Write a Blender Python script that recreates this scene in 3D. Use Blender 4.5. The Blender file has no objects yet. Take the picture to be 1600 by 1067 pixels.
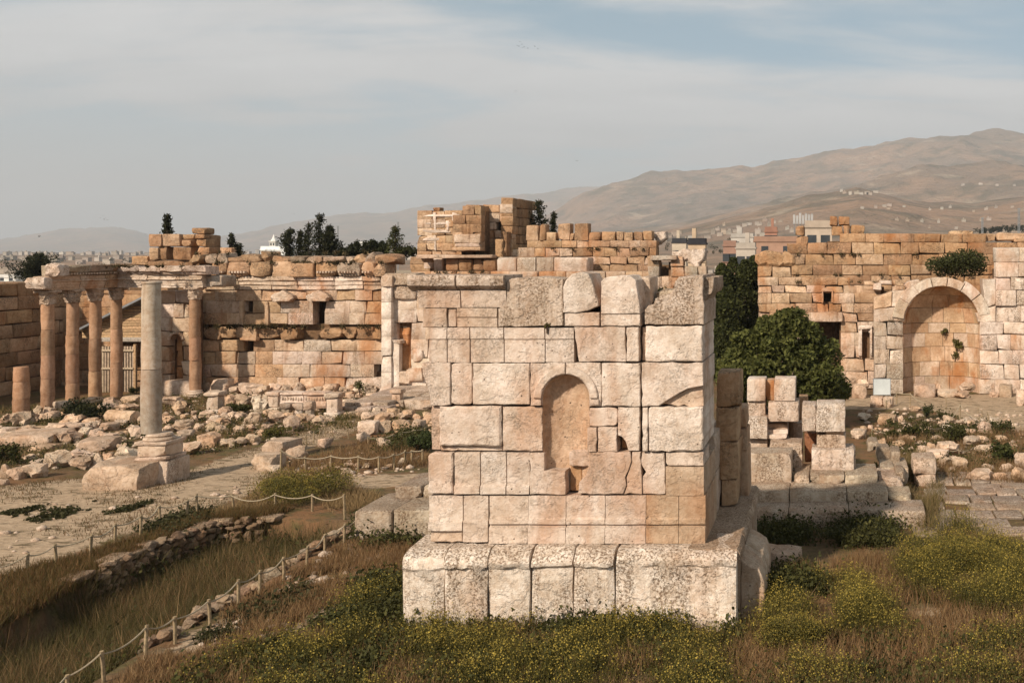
import bpy, bmesh, math, random
import numpy as np
from mathutils import Vector, noise as mnoise

rng = np.random.default_rng(7)
random.seed(7)
scn = bpy.context.scene
COL = scn.collection

# ------------------------------------------------------------------ camera
F, PX0, PY0, H = 1555.0, 1300.0, 395.0, 7.6      # focal length in photo pixels, vanishing point, eye height
cam = bpy.data.cameras.new('camera')
cam.sensor_width = 36.0
cam.lens = 36.0 * F / 1600.0
cam.shift_x = -(PX0 - 800.0) / 1600.0
cam.shift_y = -(533.5 - PY0) / 1600.0
cam.clip_start = 0.1
cam.clip_end = 40000.0
camo = bpy.data.objects.new('camera', cam)
COL.objects.link(camo)
camo.location = (0, 0, H)
camo.rotation_euler = (math.radians(90), 0, 0)
scn.camera = camo

# ------------------------------------------------------------------ light
SUN_EL, SUN_AZ = 38.0, 31.0                       # degrees; the sun stands behind the camera to the left
sun = bpy.data.lights.new('sun', 'SUN')
sun.energy = 4.8
sun.angle = math.radians(1.8)
sun.color = (1.0, 0.88, 0.73)
suno = bpy.data.objects.new('sun', sun)
COL.objects.link(suno)
el, az = math.radians(SUN_EL), math.radians(SUN_AZ)
to_sun = Vector((-math.sin(az) * math.cos(el), -math.cos(az) * math.cos(el), math.sin(el)))
suno.rotation_euler = to_sun.to_track_quat('Z', 'Y').to_euler()
suno.location = to_sun * 100

world = bpy.data.worlds.new('World')
scn.world = world
world.use_nodes = True
wt = world.node_tree
wt.nodes.clear()


def N(t, kind, **kw):
    n = t.nodes.new(kind)
    for k, v in kw.items():
        if k == 'inp':
            for a, b in v.items():
                n.inputs[a].default_value = b
        else:
            setattr(n, k, v)
    return n


def L(t, a, b):
    t.links.new(a, b)


def math_node(t, op, a, b=None, c=None, clamp=False):
    n = N(t, 'ShaderNodeMath', operation=op, use_clamp=clamp)
    for i, v in enumerate((a, b, c)):
        if v is None:
            continue
        if isinstance(v, (int, float)):
            n.inputs[i].default_value = v
        else:
            L(t, v, n.inputs[i])
    return n.outputs[0]


def mixc(t, fac, a, b, blend='MIX'):
    n = N(t, 'ShaderNodeMix', data_type='RGBA', blend_type=blend)
    for k, v in ((0, fac), (6, a), (7, b)):
        if isinstance(v, (int, float)):
            n.inputs[k].default_value = v
        elif isinstance(v, (tuple, list)):
            n.inputs[k].default_value = (*v[:3], 1)
        else:
            L(t, v, n.inputs[k])
    return n.outputs[2]


def ramp(t, v, lo, hi, a=0.0, b=1.0):
    n = N(t, 'ShaderNodeMapRange', clamp=True, interpolation_type='SMOOTHSTEP')
    L(t, v, n.inputs[0])
    for i, x in enumerate((lo, hi, a, b)):
        n.inputs[1 + i].default_value = x
    return n.outputs[0]


sky = N(wt, 'ShaderNodeTexSky', sky_type='NISHITA', sun_disc=False)
sky.sun_elevation = math.radians(SUN_EL)
sky.sun_rotation = math.radians(180 + SUN_AZ)
sky.altitude = 1100
sky.air_density = 1.0
sky.dust_density = 1.2
tc = N(wt, 'ShaderNodeTexCoord')
sep = N(wt, 'ShaderNodeSeparateXYZ')
L(wt, tc.outputs['Generated'], sep.inputs[0])
zc = math_node(wt, 'MAXIMUM', sep.outputs[2], 0.0)
zd = math_node(wt, 'ADD', zc, 0.16)
cu = math_node(wt, 'DIVIDE', sep.outputs[0], zd)
cv = math_node(wt, 'DIVIDE', sep.outputs[1], zd)
cmb = N(wt, 'ShaderNodeCombineXYZ')
L(wt, cu, cmb.inputs[0]); L(wt, cv, cmb.inputs[1])
mp = N(wt, 'ShaderNodeMapping')
mp.inputs['Scale'].default_value = (0.55, 1.15, 1.0)
mp.inputs['Rotation'].default_value = (0, 0, math.radians(-30))
mp.inputs['Location'].default_value = (8.2, 6.1, 0)
L(wt, cmb.outputs[0], mp.inputs[0])
n1 = N(wt, 'ShaderNodeTexNoise', inp={'Scale': 0.85, 'Detail': 8.0, 'Roughness': 0.52, 'Distortion': 0.6})
L(wt, mp.outputs[0], n1.inputs[0])
n2 = N(wt, 'ShaderNodeTexNoise', inp={'Scale': 3.2, 'Detail': 7.0, 'Roughness': 0.55, 'Distortion': 0.4})
L(wt, mp.outputs[0], n2.inputs[0])
cl = math_node(wt, 'MULTIPLY_ADD', n2.outputs[0], 0.22, n1.outputs[0])
cloud = ramp(wt, cl, 0.48, 0.68)
hz = ramp(wt, zc, 0.02, 0.20, 1.0, 0.0)
cf = math_node(wt, 'MAXIMUM', math_node(wt, 'MULTIPLY', cloud, 0.93), math_node(wt, 'MULTIPLY', hz, 0.97))
ccol = mixc(wt, n2.outputs[0], (3.5, 3.5, 3.5), (5.2, 5.14, 5.08))
hcol = mixc(wt, hz, ccol, (2.95, 2.95, 2.95))
skyc = mixc(wt, 0.72, sky.outputs[0], (1.9, 2.65, 2.85))
fin = mixc(wt, cf, skyc, hcol)
bg = N(wt, 'ShaderNodeBackground', inp={'Strength': 0.132})
L(wt, fin, bg.inputs[0])
wo = N(wt, 'ShaderNodeOutputWorld')
L(wt, bg.outputs[0], wo.inputs[0])

scn.view_settings.view_transform = 'Standard'
scn.view_settings.look = 'None'
scn.view_settings.exposure = 0.22
scn.view_settings.gamma = 1.0
scn.view_settings.use_curve_mapping = False
scn.render.engine = 'CYCLES'
scn.cycles.use_denoising = True
scn.cycles.use_adaptive_sampling = True
scn.cycles.adaptive_threshold = 0.015
scn.cycles.max_bounces = 5
scn.cycles.diffuse_bounces = 3
scn.cycles.glossy_bounces = 2
scn.cycles.transmission_bounces = 2
scn.cycles.transparent_max_bounces = 6
scn.cycles.volume_bounces = 0


# ------------------------------------------------------------------ helpers
def at(px, py, Y):
    """the point at depth Y (metres) that lies in line with a photo pixel"""
    return np.array(((px - PX0) * Y / F, Y, H - (py - PY0) * Y / F))


def gy(py, z=0.0):
    """depth at which ground of height z meets a photo row"""
    return F * (H - z) / (py - PY0)


def link(name, me, parent=None, mat=None, color=None, loc=None):
    o = bpy.data.objects.new(name, me)
    COL.objects.link(o)
    if parent is not None:
        o.parent = parent
    if me is not None and mat is not None and not me.materials:
        me.materials.append(mat)
    if color is not None:
        o.color = (*color[:3], 1)
    if loc is not None:
        o.location = loc
    return o


def mesh(name, verts, faces, smooth=True, mat=None):
    me = bpy.data.meshes.new(name)
    v = verts.tolist() if isinstance(verts, np.ndarray) else verts
    me.from_pydata(v, [], faces.tolist() if isinstance(faces, np.ndarray) else faces)
    if smooth:
        me.polygons.foreach_set('use_smooth', [True] * len(me.polygons))
        if smooth is not True:
            me.set_sharp_from_angle(angle=math.radians(smooth))
    if mat is not None:
        me.materials.append(mat)
    return me


def fast_mesh(name, verts, faces, mat=None, smooth=False, colors=None):
    """verts (n,3), faces (m,k) with constant k; colors per vertex"""
    me = bpy.data.meshes.new(name)
    n, (m, k) = len(verts), faces.shape
    me.vertices.add(n)
    me.vertices.foreach_set('co', verts.astype(np.float32).ravel())
    me.loops.add(m * k)
    me.polygons.add(m)
    me.loops.foreach_set('vertex_index', faces.astype(np.int32).ravel())
    me.polygons.foreach_set('loop_start', np.arange(0, m * k, k, dtype=np.int32))
    me.polygons.foreach_set('loop_total', np.full(m, k, dtype=np.int32))
    if smooth:
        me.polygons.foreach_set('use_smooth', np.ones(m, dtype=bool))
    me.update(calc_edges=True)
    if colors is not None:
        a = me.color_attributes.new('tint', 'FLOAT_COLOR', 'POINT')
        c = np.ones((n, 4), dtype=np.float32)
        c[:, :3] = colors
        a.data.foreach_set('color', c.ravel())
    if mat is not None:
        me.materials.append(mat)
    return me


def tag(o, label=None, cat=None, group=None, kind=None):
    if label: o['label'] = label
    if cat: o['category'] = cat
    if group: o['group'] = group
    if kind: o['kind'] = kind
    return o


def empty(name, loc=(0, 0, 0), label=None, cat=None, group=None, kind=None):
    o = bpy.data.objects.new(name, None)
    COL.objects.link(o)
    o.location = loc
    o.empty_display_size = 0.2
    return tag(o, label, cat, group, kind)


ORD = ['', 'first', 'second', 'third', 'fourth', 'fifth', 'sixth', 'seventh', 'eighth', 'ninth', 'tenth', 'eleventh', 'twelfth',
       'thirteenth', 'fourteenth', 'fifteenth', 'sixteenth', 'seventeenth', 'eighteenth', 'nineteenth', 'twentieth',
       'twenty-first', 'twenty-second', 'twenty-third', 'twenty-fourth', 'twenty-fifth', 'twenty-sixth', 'twenty-seventh',
       'twenty-eighth', 'twenty-ninth', 'thirtieth', 'thirty-first', 'thirty-second', 'thirty-third', 'thirty-fourth', 'thirty-fifth']

_boxes = {}


def box_template(nx, ny, nz):
    """a closed box surface of quads on an integer grid"""
    key = (nx, ny, nz)
    if key in _boxes:
        return _boxes[key]
    idx, pts, faces = {}, [], []

    def vid(i, j, k):
        if (i, j, k) not in idx:
            idx[(i, j, k)] = len(pts)
            pts.append((i, j, k))
        return idx[(i, j, k)]
    for j in range(ny):
        for k in range(nz):
            faces.append((vid(0, j, k), vid(0, j, k + 1), vid(0, j + 1, k + 1), vid(0, j + 1, k)))
            faces.append((vid(nx, j, k), vid(nx, j + 1, k), vid(nx, j + 1, k + 1), vid(nx, j, k + 1)))
    for i in range(nx):
        for k in range(nz):
            faces.append((vid(i, 0, k), vid(i + 1, 0, k), vid(i + 1, 0, k + 1), vid(i, 0, k + 1)))
            faces.append((vid(i, ny, k), vid(i, ny, k + 1), vid(i + 1, ny, k + 1), vid(i + 1, ny, k)))
    for i in range(nx):
        for j in range(ny):
            faces.append((vid(i, j, 0), vid(i, j + 1, 0), vid(i + 1, j + 1, 0), vid(i + 1, j, 0)))
            faces.append((vid(i, j, nz), vid(i + 1, j, nz), vid(i + 1, j + 1, nz), vid(i, j + 1, nz)))
    _boxes[key] = (np.array(pts), faces)
    return _boxes[key]


def wobble(p, amp, wl, r, octaves=2):
    """smooth pseudo-noise displacement field (sum of sines); p (n,3)"""
    out = np.zeros_like(p)
    for o in range(octaves):
        for ax in range(3):
            for _ in range(2):
                k = r.normal(size=3) * (2 * math.pi / wl) * (1.9 ** o) * 0.6
                out[:, ax] += amp * (0.55 ** o) * np.sin(p @ k + r.uniform(0, 6.28)) * 0.7
    return out


def rough_block(w, d, h, r, seg=(1, 1, 1), rad=0.04, amp=0.012, wl=0.5, chips=0.35, chip=0.14):
    """a worn ashlar block centred on the origin: rounded arrises, uneven faces, chipped corners"""
    hs = np.array((w, d, h)) / 2
    rad = min(rad, hs.min() * 0.45)
    axs = []
    for a in range(3):
        n = seg[a]
        inner = np.linspace(-(hs[a] - rad), hs[a] - rad, n + 1)
        axs.append(np.concatenate(([-hs[a]], inner, [hs[a]])))
    pts, faces = box_template(seg[0] + 2, seg[1] + 2, seg[2] + 2)
    p = np.stack([axs[a][pts[:, a]] for a in range(3)], 1)
    q = np.clip(p, -(hs - rad), hs - rad)
    dlt = p - q
    ln = np.linalg.norm(dlt, axis=1, keepdims=True)
    p = q + np.where(ln > 1e-9, dlt / np.maximum(ln, 1e-9) * rad, 0)
    p += wobble(p, amp, wl, r) * np.array((0.45, 1.0, 0.45))
    if chips > 0:
        for sx in (-1, 1):
            for sz in (-1, 1):
                for sy in (-1,):
                    if r.random() < chips:
                        c = np.array((sx, sy, sz)) * hs
                        R = chip * (0.5 + r.random())
                        R = min(R, hs.min() * 1.3)
                        dd = np.linalg.norm(p - c, axis=1)
                        m = dd < R
                        p[m] += (-np.array((sx, sy, sz)) * (R - dd[m])[:, None]) * 0.45
    return p, faces


def prism(poly, d, r=None, chamfer=0.03, jit=0.01, step=0.25):
    """polygon (list of (x,z), clockwise or not) extruded along +y from 0 to d with a worn, chamfered front edge"""
    P = np.array(poly, float)
    area = np.sum(P[:, 0] * np.roll(P[:, 1], -1) - np.roll(P[:, 0], -1) * P[:, 1])
    if area < 0:
        P = P[::-1]
    pts = []
    for i in range(len(P)):
        a, b = P[i], P[(i + 1) % len(P)]
        n = max(1, int(np.linalg.norm(b - a) / step))
        for k in range(n):
            q = a + (b - a) * k / n
            if r is not None and k > 0:
                q = q + r.normal(size=2) * jit
            pts.append(q)
    P = np.array(pts)
    n = len(P)
    t = np.roll(P, -1, 0) - np.roll(P, 1, 0)
    t /= np.maximum(np.linalg.norm(t, axis=1, keepdims=True), 1e-9)
    nrm = np.stack([t[:, 1], -t[:, 0]], 1)
    c = chamfer * (1 + (r.normal(size=n) * 0.3 if r is not None else 0))
    c = np.broadcast_to(c, (n,))
    inner = P - nrm * np.abs(c)[:, None]
    v = [(x, 0.0, z) for x, z in inner] + [(x, abs(cc) * 0.8, z) for (x, z), cc in zip(P, c)] + [(x, d, z) for x, z in P]
    faces = [tuple(range(n))]
    for i in range(n):
        j = (i + 1) % n
        faces.append((i, n + i, n + j, j))
        faces.append((n + i, 2 * n + i, 2 * n + j, n + j))
    faces.append(tuple(reversed(range(2 * n, 3 * n))))
    # y grows away from the viewer, so flip for outward normals
    return np.array(v), faces


def lathe(profile, seg=24, r=None, jit=0.0):
    """profile [(radius, z)] from bottom to top -> verts, faces (closed)"""
    v, f = [], []
    m = len(profile)
    for i, (rad, z) in enumerate(profile):
        for k in range(seg):
            a = 2 * math.pi * k / seg
            rr = rad * (1 + (r.normal() * jit if r is not None else 0))
            v.append((rr * math.cos(a), rr * math.sin(a), z))
    for i in range(m - 1):
        for k in range(seg):
            k2 = (k + 1) % seg
            f.append((i * seg + k, i * seg + k2, (i + 1) * seg + k2, (i + 1) * seg + k))
    f.append(tuple(reversed(range(seg))))
    f.append(tuple(range((m - 1) * seg, m * seg)))
    return np.array(v), f


def tube(points, rad, seg=6):
    P = np.array(points, float)
    n = len(P)
    v, f = [], []
    for i in range(n):
        t = P[min(i + 1, n - 1)] - P[max(i - 1, 0)]
        t /= max(np.linalg.norm(t), 1e-9)
        up = np.array((0, 0, 1.0)) if abs(t[2]) < 0.9 else np.array((1.0, 0, 0))
        a = np.cross(t, up); a /= np.linalg.norm(a)
        b = np.cross(a, t)
        rr = rad[i] if hasattr(rad, '__len__') else rad
        for k in range(seg):
            an = 2 * math.pi * k / seg
            v.append(P[i] + rr * (math.cos(an) * a + math.sin(an) * b))
    for i in range(n - 1):
        for k in range(seg):
            k2 = (k + 1) % seg
            f.append((i * seg + k, i * seg + k2, (i + 1) * seg + k2, (i + 1) * seg + k))
    f.append(tuple(reversed(range(seg))))
    f.append(tuple(range((n - 1) * seg, n * seg)))
    return np.array(v), f


def plain_box(x0, x1, y0, y1, z0, z1):
    v = np.array([(x, y, z) for x in (x0, x1) for y in (y0, y1) for z in (z0, z1)])
    f = [(0, 1, 3, 2), (4, 6, 7, 5), (0, 4, 5, 1), (2, 3, 7, 6), (0, 2, 6, 4), (1, 5, 7, 3)]
    return v, f


def join(parts):
    V, Fc, off = [], [], 0
    for v, f in parts:
        V.append(np.asarray(v))
        Fc += [tuple(i + off for i in q) for q in f]
        off += len(v)
    return np.concatenate(V), Fc


# ------------------------------------------------------------------ materials
def new_mat(name):
    m = bpy.data.materials.new(name)
    m.use_nodes = True
    t = m.node_tree
    t.nodes.clear()
    out = N(t, 'ShaderNodeOutputMaterial')
    b = N(t, 'ShaderNodeBsdfPrincipled', inp={'Roughness': 0.9, 'Specular IOR Level': 0.15})
    L(t, b.outputs[0], out.inputs[0])
    return m, t, b


def noise_n(t, vec, scale, detail=5.0, rough=0.6, dist=0.0):
    n = N(t, 'ShaderNodeTexNoise', inp={'Scale': scale, 'Detail': detail, 'Roughness': rough, 'Distortion': dist})
    L(t, vec, n.inputs[0])
    return n.outputs[0]


def stone_mat(name, stain=0.5, lichen=0.5, streak=0.4, scale=1.0, bump=0.6, stain_col=(0.50, 0.225, 0.085), lich_col=(0.10, 0.075, 0.05), top=0.5, pit=0.35, run=1.0, lt=(0.46, 0.66), mott=0.55):
    """limestone: tint from the object's colour, orange iron staining, grey-brown lichen, pits; everything fixed in the stone"""
    m, t, b = new_mat(name)
    oi = N(t, 'ShaderNodeObjectInfo')
    g = N(t, 'ShaderNodeNewGeometry')
    off = N(t, 'ShaderNodeVectorMath', operation='SCALE')
    L(t, oi.outputs['Location'], off.inputs[0]); off.inputs['Scale'].default_value = 0.37
    vec = N(t, 'ShaderNodeVectorMath', operation='ADD')
    L(t, g.outputs['Position'], vec.inputs[0]); L(t, off.outputs[0], vec.inputs[1])
    p = vec.outputs[0]
    base = oi.outputs['Color']
    rnd = oi.outputs['Random']
    # cloudy tonal variation
    a = noise_n(t, g.outputs['Position'], 1.7 * scale, 6, 0.62)
    c = mixc(t, ramp(t, a, 0.3, 0.72), mixc(t, 1.0, base, (0.82, 0.77, 0.71), 'MULTIPLY'), mixc(t, 1.0, base, (1.14, 1.14, 1.14), 'MULTIPLY'))
    a2 = noise_n(t, p, 9.0 * scale, 8, 0.72)
    c = mixc(t, ramp(t, a2, 0.56, 0.40, 0.0, mott), c, mixc(t, 1.0, c, (0.72, 0.62, 0.53), 'MULTIPLY'))
    # rust coloured staining, stretched downwards
    st = N(t, 'ShaderNodeVectorMath', operation='MULTIPLY')
    L(t, g.outputs['Position'], st.inputs[0]); st.inputs[1].default_value = (1.0, 1.0, 0.42)
    s1 = noise_n(t, st.outputs[0], 0.9 * scale, 5, 0.6, 0.5)
    sm = math_node(t, 'MULTIPLY', ramp(t, math_node(t, 'MULTIPLY_ADD', rnd, 0.05, s1), 0.47, 0.72), stain)
    c = mixc(t, sm, c, mixc(t, 0.5, mixc(t, 1.0, c, stain_col, 'MULTIPLY'), stain_col))
    # dark run-off streaks
    sv = N(t, 'ShaderNodeVectorMath', operation='MULTIPLY')
    L(t, g.outputs['Position'], sv.inputs[0]); sv.inputs[1].default_value = (3.4, 3.4, 0.28)
    s2 = noise_n(t, sv.outputs[0], 1.0 * scale, 5, 0.65, 0.2)
    c = mixc(t, math_node(t, 'MULTIPLY', ramp(t, s2, 0.56, 0.74), streak), c, mixc(t, 1.0, c, (0.42, 0.34, 0.27), 'MULTIPLY'))
    # lichen speckle within patches, more on faces that lie flat
    l1 = noise_n(t, p, 22.0 * scale, 4, 0.7)
    lv_ = N(t, 'ShaderNodeVectorMath', operation='MULTIPLY')
    L(t, p, lv_.inputs[0]); lv_.inputs[1].default_value = (1.0 + (1 - run) * 1.6, 1.0 + (1 - run) * 1.6, run)
    l2 = noise_n(t, lv_.outputs[0], 1.1 * scale, 4, 0.6)
    nz = N(t, 'ShaderNodeSeparateXYZ')
    L(t, g.outputs['Normal'], nz.inputs[0])
    up = ramp(t, nz.outputs[2], 0.35, 0.9, 0.0, top)
    lm = math_node(t, 'MULTIPLY', ramp(t, l1, 0.44, 0.62), ramp(t, math_node(t, 'ADD', l2, math_node(t, 'MULTIPLY', up, 0.4)), *lt))
    c = mixc(t, math_node(t, 'MULTIPLY', lm, lichen), c, lich_col)
    c = mixc(t, math_node(t, 'MULTIPLY', up, 0.55), c, mixc(t, 1.0, c, (0.62, 0.60, 0.60), 'MULTIPLY'))
    # pits
    vo = N(t, 'ShaderNodeTexVoronoi', inp={'Scale': 7.0 * scale, 'Randomness': 1.0})
    L(t, p, vo.inputs[0])
    pm = noise_n(t, p, 2.3 * scale, 3, 0.5)
    pits = math_node(t, 'MULTIPLY', ramp(t, vo.outputs[0], 0.15, 0.06), ramp(t, pm, 0.53, 0.6))
    c = mixc(t, math_node(t, 'MULTIPLY', pits, pit), c, (0.07, 0.045, 0.03))
    L(t, c, b.inputs['Base Color'])
    h1 = noise_n(t, p, 5.0 * scale, 9, 0.74)
    h2 = noise_n(t, p, 30.0 * scale, 5, 0.75)
    hh = math_node(t, 'MULTIPLY_ADD', h2, 0.40, h1)
    # worn patches where the dressed face has flaked away
    fl_ = ramp(t, noise_n(t, p, 2.1 * scale, 8, 0.66, 0.3), 0.50, 0.56)
    hh = math_node(t, 'MULTIPLY_ADD', fl_, 0.35, hh)
    hh = math_node(t, 'MULTIPLY_ADD', pits, -0.5, hh)
    hh = math_node(t, 'MULTIPLY_ADD', lm, -0.12, hh)
    bp = N(t, 'ShaderNodeBump', inp={'Strength': bump, 'Distance': 0.07})
    L(t, hh, bp.inputs['Height'])
    L(t, bp.outputs[0], b.inputs['Normal'])
    return m


def flat_mat(name, col, var=0.25, scale=6.0, rough=0.85, bump=0.3, objcol=False, metal=0.0):
    m, t, b = new_mat(name)
    g = N(t, 'ShaderNodeNewGeometry')
    a = noise_n(t, g.outputs['Position'], scale, 6, 0.65)
    src = col
    if objcol:
        src = N(t, 'ShaderNodeObjectInfo').outputs['Color']
    c = mixc(t, ramp(t, a, 0.3, 0.7), mixc(t, 1.0, src, (1 - var,) * 3, 'MULTIPLY'), mixc(t, 1.0, src, (1 + var * 0.5,) * 3, 'MULTIPLY'))
    L(t, c, b.inputs['Base Color'])
    b.inputs['Roughness'].default_value = rough
    b.inputs['Metallic'].default_value = metal
    if bump:
        bp = N(t, 'ShaderNodeBump', inp={'Strength': bump, 'Distance': 0.02})
        L(t, a, bp.inputs['Height']); L(t, bp.outputs[0], b.inputs['Normal'])
    return m


def leaf_mat(name, trans=0.35):
    """leaves and stalks: tint per leaf from the mesh, a little light let through"""
    m, t, b = new_mat(name)
    at_ = N(t, 'ShaderNodeAttribute', attribute_name='tint')
    L(t, at_.outputs['Color'], b.inputs['Base Color'])
    b.inputs['Roughness'].default_value = 0.7
    tr = N(t, 'ShaderNodeBsdfTranslucent')
    L(t, at_.outputs['Color'], tr.inputs[0])
    mx = N(t, 'ShaderNodeMixShader', inp={0: trans})
    L(t, b.outputs[0], mx.inputs[1]); L(t, tr.outputs[0], mx.inputs[2])
    out = [n for n in t.nodes if n.type == 'OUTPUT_MATERIAL'][0]
    L(t, mx.outputs[0], out.inputs[0])
    return m


M = {
    'altar': stone_mat('pale_limestone', stain=0.48, lichen=0.45, streak=0.32, bump=0.65, pit=0.95, mott=0.42),
    'base': stone_mat('lichen_limestone', stain=0.25, lichen=0.9, streak=0.35, bump=0.8, lich_col=(0.17, 0.105, 0.06), run=0.3, lt=(0.43, 0.56)),
    'wall': stone_mat('golden_limestone', stain=0.85, lichen=0.7, streak=0.8, scale=0.7, bump=0.8),
    'old': stone_mat('brown_limestone', stain=0.45, lichen=0.85, streak=0.65, scale=0.7, bump=0.9),
    'rock': stone_mat('rubble_limestone', stain=0.3, lichen=0.6, streak=0.1, scale=1.2, bump=0.9, top=0.25),
    'step': stone_mat('step_limestone', stain=0.3, lichen=0.9, streak=0.2, bump=0.8, top=0.9, lich_col=(0.17, 0.105, 0.06), lt=(0.42, 0.58)),
    'granite': stone_mat('pink_granite', stain=0.25, lichen=0.25, streak=0.35, bump=0.3, pit=0.5),
    'niche': stone_mat('stained_limestone', stain=0.9, lichen=0.25, streak=0.65, bump=0.5, pit=0.1),
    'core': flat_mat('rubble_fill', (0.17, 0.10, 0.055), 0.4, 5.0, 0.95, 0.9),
    'leaf': leaf_mat('leaves'),
    'grass': leaf_mat('dry_stalks', 0.25),
    'bark': flat_mat('bark', (0.09, 0.06, 0.04), 0.4, 12),
    'wood': flat_mat('weathered_wood', (0.36, 0.24, 0.14), 0.35, 9, objcol=True),
    'rope': flat_mat('rope', (0.36, 0.29, 0.20), 0.3, 40),
    'post': flat_mat('fence_wood', (0.30, 0.22, 0.13), 0.4, 15),
    'paint': flat_mat('plaster', (0.6, 0.5, 0.4), 0.15, 0.8, objcol=True, bump=0.1),
    'dark': flat_mat('dark_opening', (0.025, 0.018, 0.013), 0.3, 3, bump=0),
    'glass': flat_mat('window_glass', (0.05, 0.055, 0.06), 0.2, 1, rough=0.15, bump=0),
    'metal': flat_mat('grey_metal', (0.32, 0.33, 0.34), 0.2, 8, rough=0.45, metal=0.6, bump=0.05),
    'bird': flat_mat('bird_feathers', (0.03, 0.028, 0.027), 0.2, 20, bump=0),
}
PALE = (0.69, 0.58, 0.495)
CREAM = (0.615, 0.49, 0.39)
GOLD = (0.58, 0.41, 0.275)
OCHRE = (0.46, 0.29, 0.165)
BROWN = (0.33, 0.20, 0.115)
GREY = (0.42, 0.36, 0.30)
WHITE = (0.74, 0.645, 0.56)


def tone(cols, r, jit=0.09):
    c = np.array(cols[r.integers(len(cols))]) * 0.6 + np.mean(np.array(cols), 0) * 0.4
    c = c * (1 + r.normal() * jit)
    c = c * (1 + r.normal(size=3) * 0.012)
    return tuple(np.clip(c, 0.02, 0.8))


# ------------------------------------------------------------------ ground
def ground_pt(px, py, z=0.0):
    Y = gy(py, z)
    return ((px - PX0) * Y / F, Y)


def seg_dist(P, line):
    """distance of points P (n,2) to a polyline"""
    best = np.full(len(P), 1e9)
    A = np.array(line)
    for a, b in zip(A[:-1], A[1:]):
        ab = b - a
        t = np.clip(((P - a) @ ab) / max(ab @ ab, 1e-9), 0, 1)
        best = np.minimum(best, np.linalg.norm(P - (a + t[:, None] * ab), axis=1))
    return best


def inside(P, poly):
    A = np.array(poly)
    c = np.zeros(len(P), bool)
    for (x1, y1), (x2, y2) in zip(A, np.roll(A, -1, 0)):
        m = (y1 > P[:, 1]) != (y2 > P[:, 1])
        xi = (x2 - x1) * (P[:, 1] - y1) / (y2 - y1 + 1e-12) + x1
        c ^= m & (P[:, 0] < xi)
    return c


def sstep(x):
    x = np.clip(x, 0, 1)
    return x * x * (3 - 2 * x)


TR_FAR = [ground_pt(*p) for p in ((-160, 1050), (-60, 992), (0, 962), (100, 912), (210, 862), (330, 818), (420, 812), (515, 816))]
TR_NEAR = [ground_pt(*p) for p in ((545, 832), (505, 856), (445, 893), (372, 938), (325, 962), (230, 1016), (160, 1062), (90, 1110), (-80, 1230))]
TRENCH = TR_FAR + TR_NEAR
TR_DEPTH = 1.2


def poly_px(*pts):
    return [ground_pt(x, y) for x, y in pts]


PATHS = [
    poly_px((-200, 770), (0, 762), (120, 748), (280, 738), (345, 716), (440, 690), (495, 668), (530, 655), (568, 652), (572, 664), (520, 690), (455, 712), (432, 742), (400, 770),
            (330, 795), (250, 815), (160, 850), (60, 885), (-60, 925), (-250, 950)),
    poly_px((540, 742), (672, 738), (672, 758), (560, 765)),
    poly_px((430, 975), (500, 935), (560, 890), (640, 848), (640, 880), (585, 920), (520, 965), (440, 995)),
    poly_px((190, 1067), (300, 985), (420, 940), (470, 950), (420, 985), (350, 1010), (290, 1067)),
    poly_px((1300, 640), (1330, 618), (1900, 612), (1900, 690), (1580, 672), (1470, 645)),
    poly_px((1420, 960), (1470, 945), (1520, 965), (1495, 985), (1430, 978)),
]


def und(P):
    return np.array([mnoise.noise((x * 0.22, y * 0.22, 3.3)) * 0.09 + mnoise.noise((x * 0.8, y * 0.8, 9.1)) * 0.03 for x, y in P])


def ground_z(P):
    P = np.atleast_2d(np.asarray(P, float))
    z = np.zeros(len(P))
    near = (P[:, 1] < 75) & (P[:, 1] > 5) & (np.abs(P[:, 0]) < 80)
    if near.any():
        z[near] = und(P[near])
    ins = inside(P, TRENCH)
    if ins.any():
        d1 = sstep(seg_dist(P[ins], TR_FAR) / 0.45)
        d2 = sstep(seg_dist(P[ins], TR_NEAR) / 1.25)
        z[ins] -= TR_DEPTH * np.minimum(d1, d2)
    out = sstep((P[:, 1] - 72) / 50)
    z = z * (1 - out) - 3.0 * out
    return z


def spaced(a, b, s):
    return list(np.arange(a, b, s))


def outward(start, end, ratio=1.28, s0=1.5):
    r, s, x = [], s0, start
    while (x < end if end > start else x > end):
        r.append(x)
        x += s if end > start else -s
        s *= ratio
    r.append(end)
    return r


xs = sorted(set(outward(-46, -13000)[1:] + spaced(-46, -20, 0.5) + spaced(-20, 6, 0.24) + spaced(6, 14, 0.5) + outward(14, 9000)))
ys = sorted(set(outward(12, -80)[1:] + spaced(12, 40, 0.24) + spaced(40, 62, 0.5) + outward(62, 12500)))
XX, YY = np.meshgrid(xs, ys)
P2 = np.stack([XX.ravel(), YY.ravel()], 1)
ZZ = ground_z(P2)
nxg, nyg = len(xs), len(ys)
ii = (np.arange(nyg - 1)[:, None] * nxg + np.arange(nxg - 1)[None, :]).ravel()
gfaces = np.stack([ii, ii + 1, ii + nxg + 1, ii + nxg], 1)
pm = np.zeros(len(P2))
for poly in PATHS:
    inn = inside(P2, poly)
    dd = seg_dist(P2, poly + [poly[0]])
    pm = np.maximum(pm, np.clip(0.5 + np.where(inn, dd, -dd) / 1.1, 0, 1))
far = sstep((P2[:, 1] - 66) / 30)
cover = np.stack([pm, far, np.zeros(len(P2))], 1)


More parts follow.
